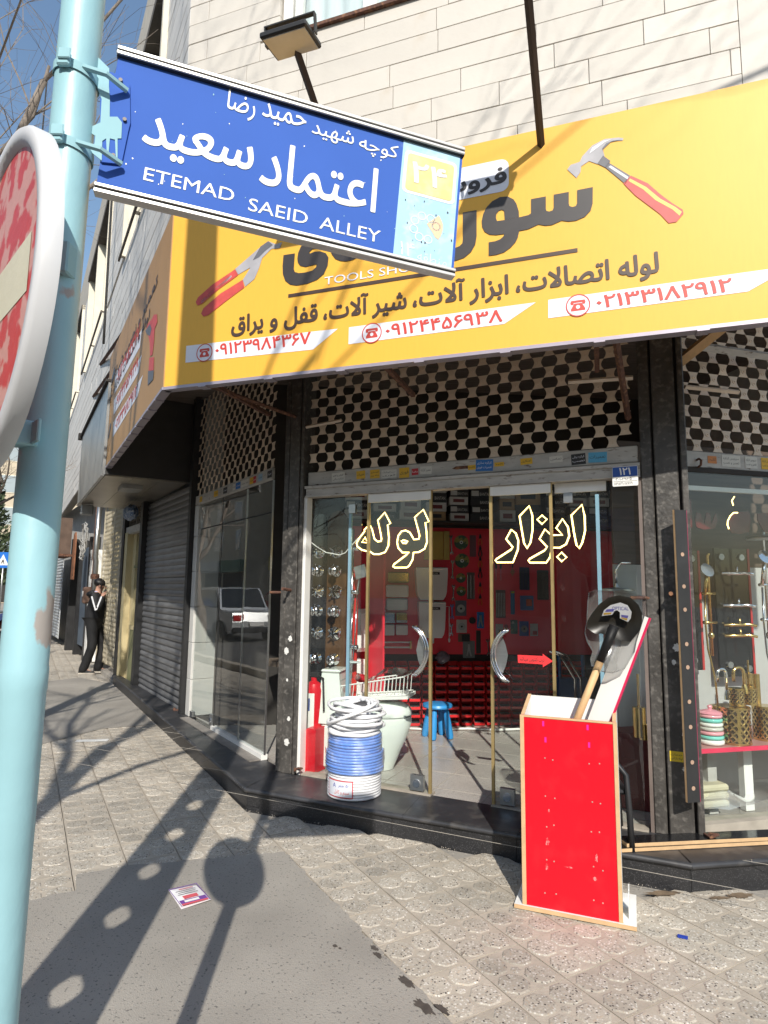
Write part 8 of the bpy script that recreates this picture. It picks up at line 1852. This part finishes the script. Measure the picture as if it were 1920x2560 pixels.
def car(label, P, az, c, suv=False, group='cars parked across the road'):
    t = thing('parked_car', label, 'car', W0, (P.x, P.y, 0), rz=az, group=group); H = 1.62 if suv else 1.42
    prof = [(-2.15, .32), (-2.2, .62), (-2.12, .88), (-1.35, .95), (-.75, H - .04), (-.2, H), (.75, H - .03), (1.35, 1.02), (2.05, .80), (2.18, .55), (2.15, .30)]
    secs = [(-.83, .0, 1), (-.80, .0, 1), (-.66, 0, 1)]
    q = MB(); vs = []; n = len(prof); ys = [-.80, -.86, .86, .80]
    def inset(z): return 0 if z < .98 else (z - .98) / (H - .98) * .20
    for s_ in (-1, 1):
        for (x, z) in prof: vs.append((x, s_ * (.86 - inset(z) - (.05 if abs(x) > 2 else 0)), z))
    fs = [list(range(n - 1, -1, -1)), list(range(n, 2 * n))] + [(k, (k + 1) % n, n + (k + 1) % n, n + k) for k in range(n)]
    q.add(vs, fs); q.build('body', mat('car paint', c, .25, metal=.3, var=.02, coat=.6), t, smooth=25)
    g = MB()
    for s_ in (-1, 1):
        g.add([(x, s_ * (.868 - inset(z)), z) for x, z in ((-1.22, .99), (-.70, H - .10), (.68, H - .10), (1.20, 1.04))], [(0, 1, 2, 3) if s_ > 0 else (3, 2, 1, 0)])
    g.build('side_glass', M_carglass, t)
    g = MB()
    for (xa, za, xb, zb2) in ((-1.30, 1.0, -.80, H - .06), (1.31, 1.06, .80, H - .05)):
        o_ = -.012 if xa < 0 else .012; ia, ib = inset(za), inset(zb2); g.add([(xa + o_, -.76 + ia, za), (xa + o_, .76 - ia, za), (xb + o_, .76 - ib, zb2 + .012), (xb + o_, -.76 + ib, zb2 + .012)], [(0, 1, 2, 3)])
    g.build('windscreens', M_carglass, t, kind='stuff')
    for s_ in (-1, 1):
        g = MB(); g.box(-2.225, -2.12, s_ * .62 - .16, s_ * .62 + .16, .66, .82); g.build('tail_light', mat('tail lamp', (.45, .01, .01), .3) if 'tail lamp' not in bpy.data.materials else bpy.data.materials['tail lamp'], t)
        g = MB(); g.box(2.06, 2.19, s_ * .60 - .18, s_ * .60 + .18, .60, .74); g.build('headlight', M_chrome, t)
    g = MB(); g.box(-2.235, -2.2, -.26, .26, .50, .61); g.build('number_plate', M_white, t)
    g = MB(); g.bbox(-2.26, -2.1, -.80, .80, .30, .46, .03); g.bbox(2.1, 2.24, -.80, .80, .28, .46, .03); g.build('bumpers', M_plast, t, kind='stuff')
    for x in (-1.32, 1.34):
        for s_ in (-1, 1):
            w_ = bpy.data.objects.new('wheel', None); COL.objects.link(w_); w_.parent = t; w_.matrix_local = Matrix.Translation((x, s_ * .80, .31))
            g = MB(); g.lathe([(.20, -.09), (.31, -.08), (.315, 0), (.31, .08), (.20, .09)], 24, M=Matrix.Rotation(R(90), 4, 'X')); g.build('tyre', M_rub, w_, smooth=40); g = MB(); g.lathe([(.0, -.07), (.2, -.075), (.2, .075), (0, .07)], 18, M=Matrix.Rotation(R(90), 4, 'X')); g.build('rim', M_alum, w_, smooth=40)
    return t
azs = math.degrees(math.atan2(KD.y, KD.x))
for k, (t_, off, c, lab, rev, suv) in enumerate([(8.6, 6.2, (.15, .155, .16), 'silver saloon standing in the road mirrored in the shop glass', 0, False), (15.5, 5.4, (.60, .62, .63), 'white hatchback behind the silver saloon in the road', 0, True), (4.6, 10.9, (.50, .52, .54), 'pale grey car parked across the road, nearest', 0, False), (10.2, 10.9, (.04, .05, .08), 'dark blue car parked across the road', 0, True), (15.8, 10.9, (.62, .62, .6), 'white car parked across the road', 0, False), (21.5, 10.9, (.35, .03, .03), 'red car parked across the road', 0, False)]):
    car(lab, KP + KD * t_ + KN * off, azs, c, suv)
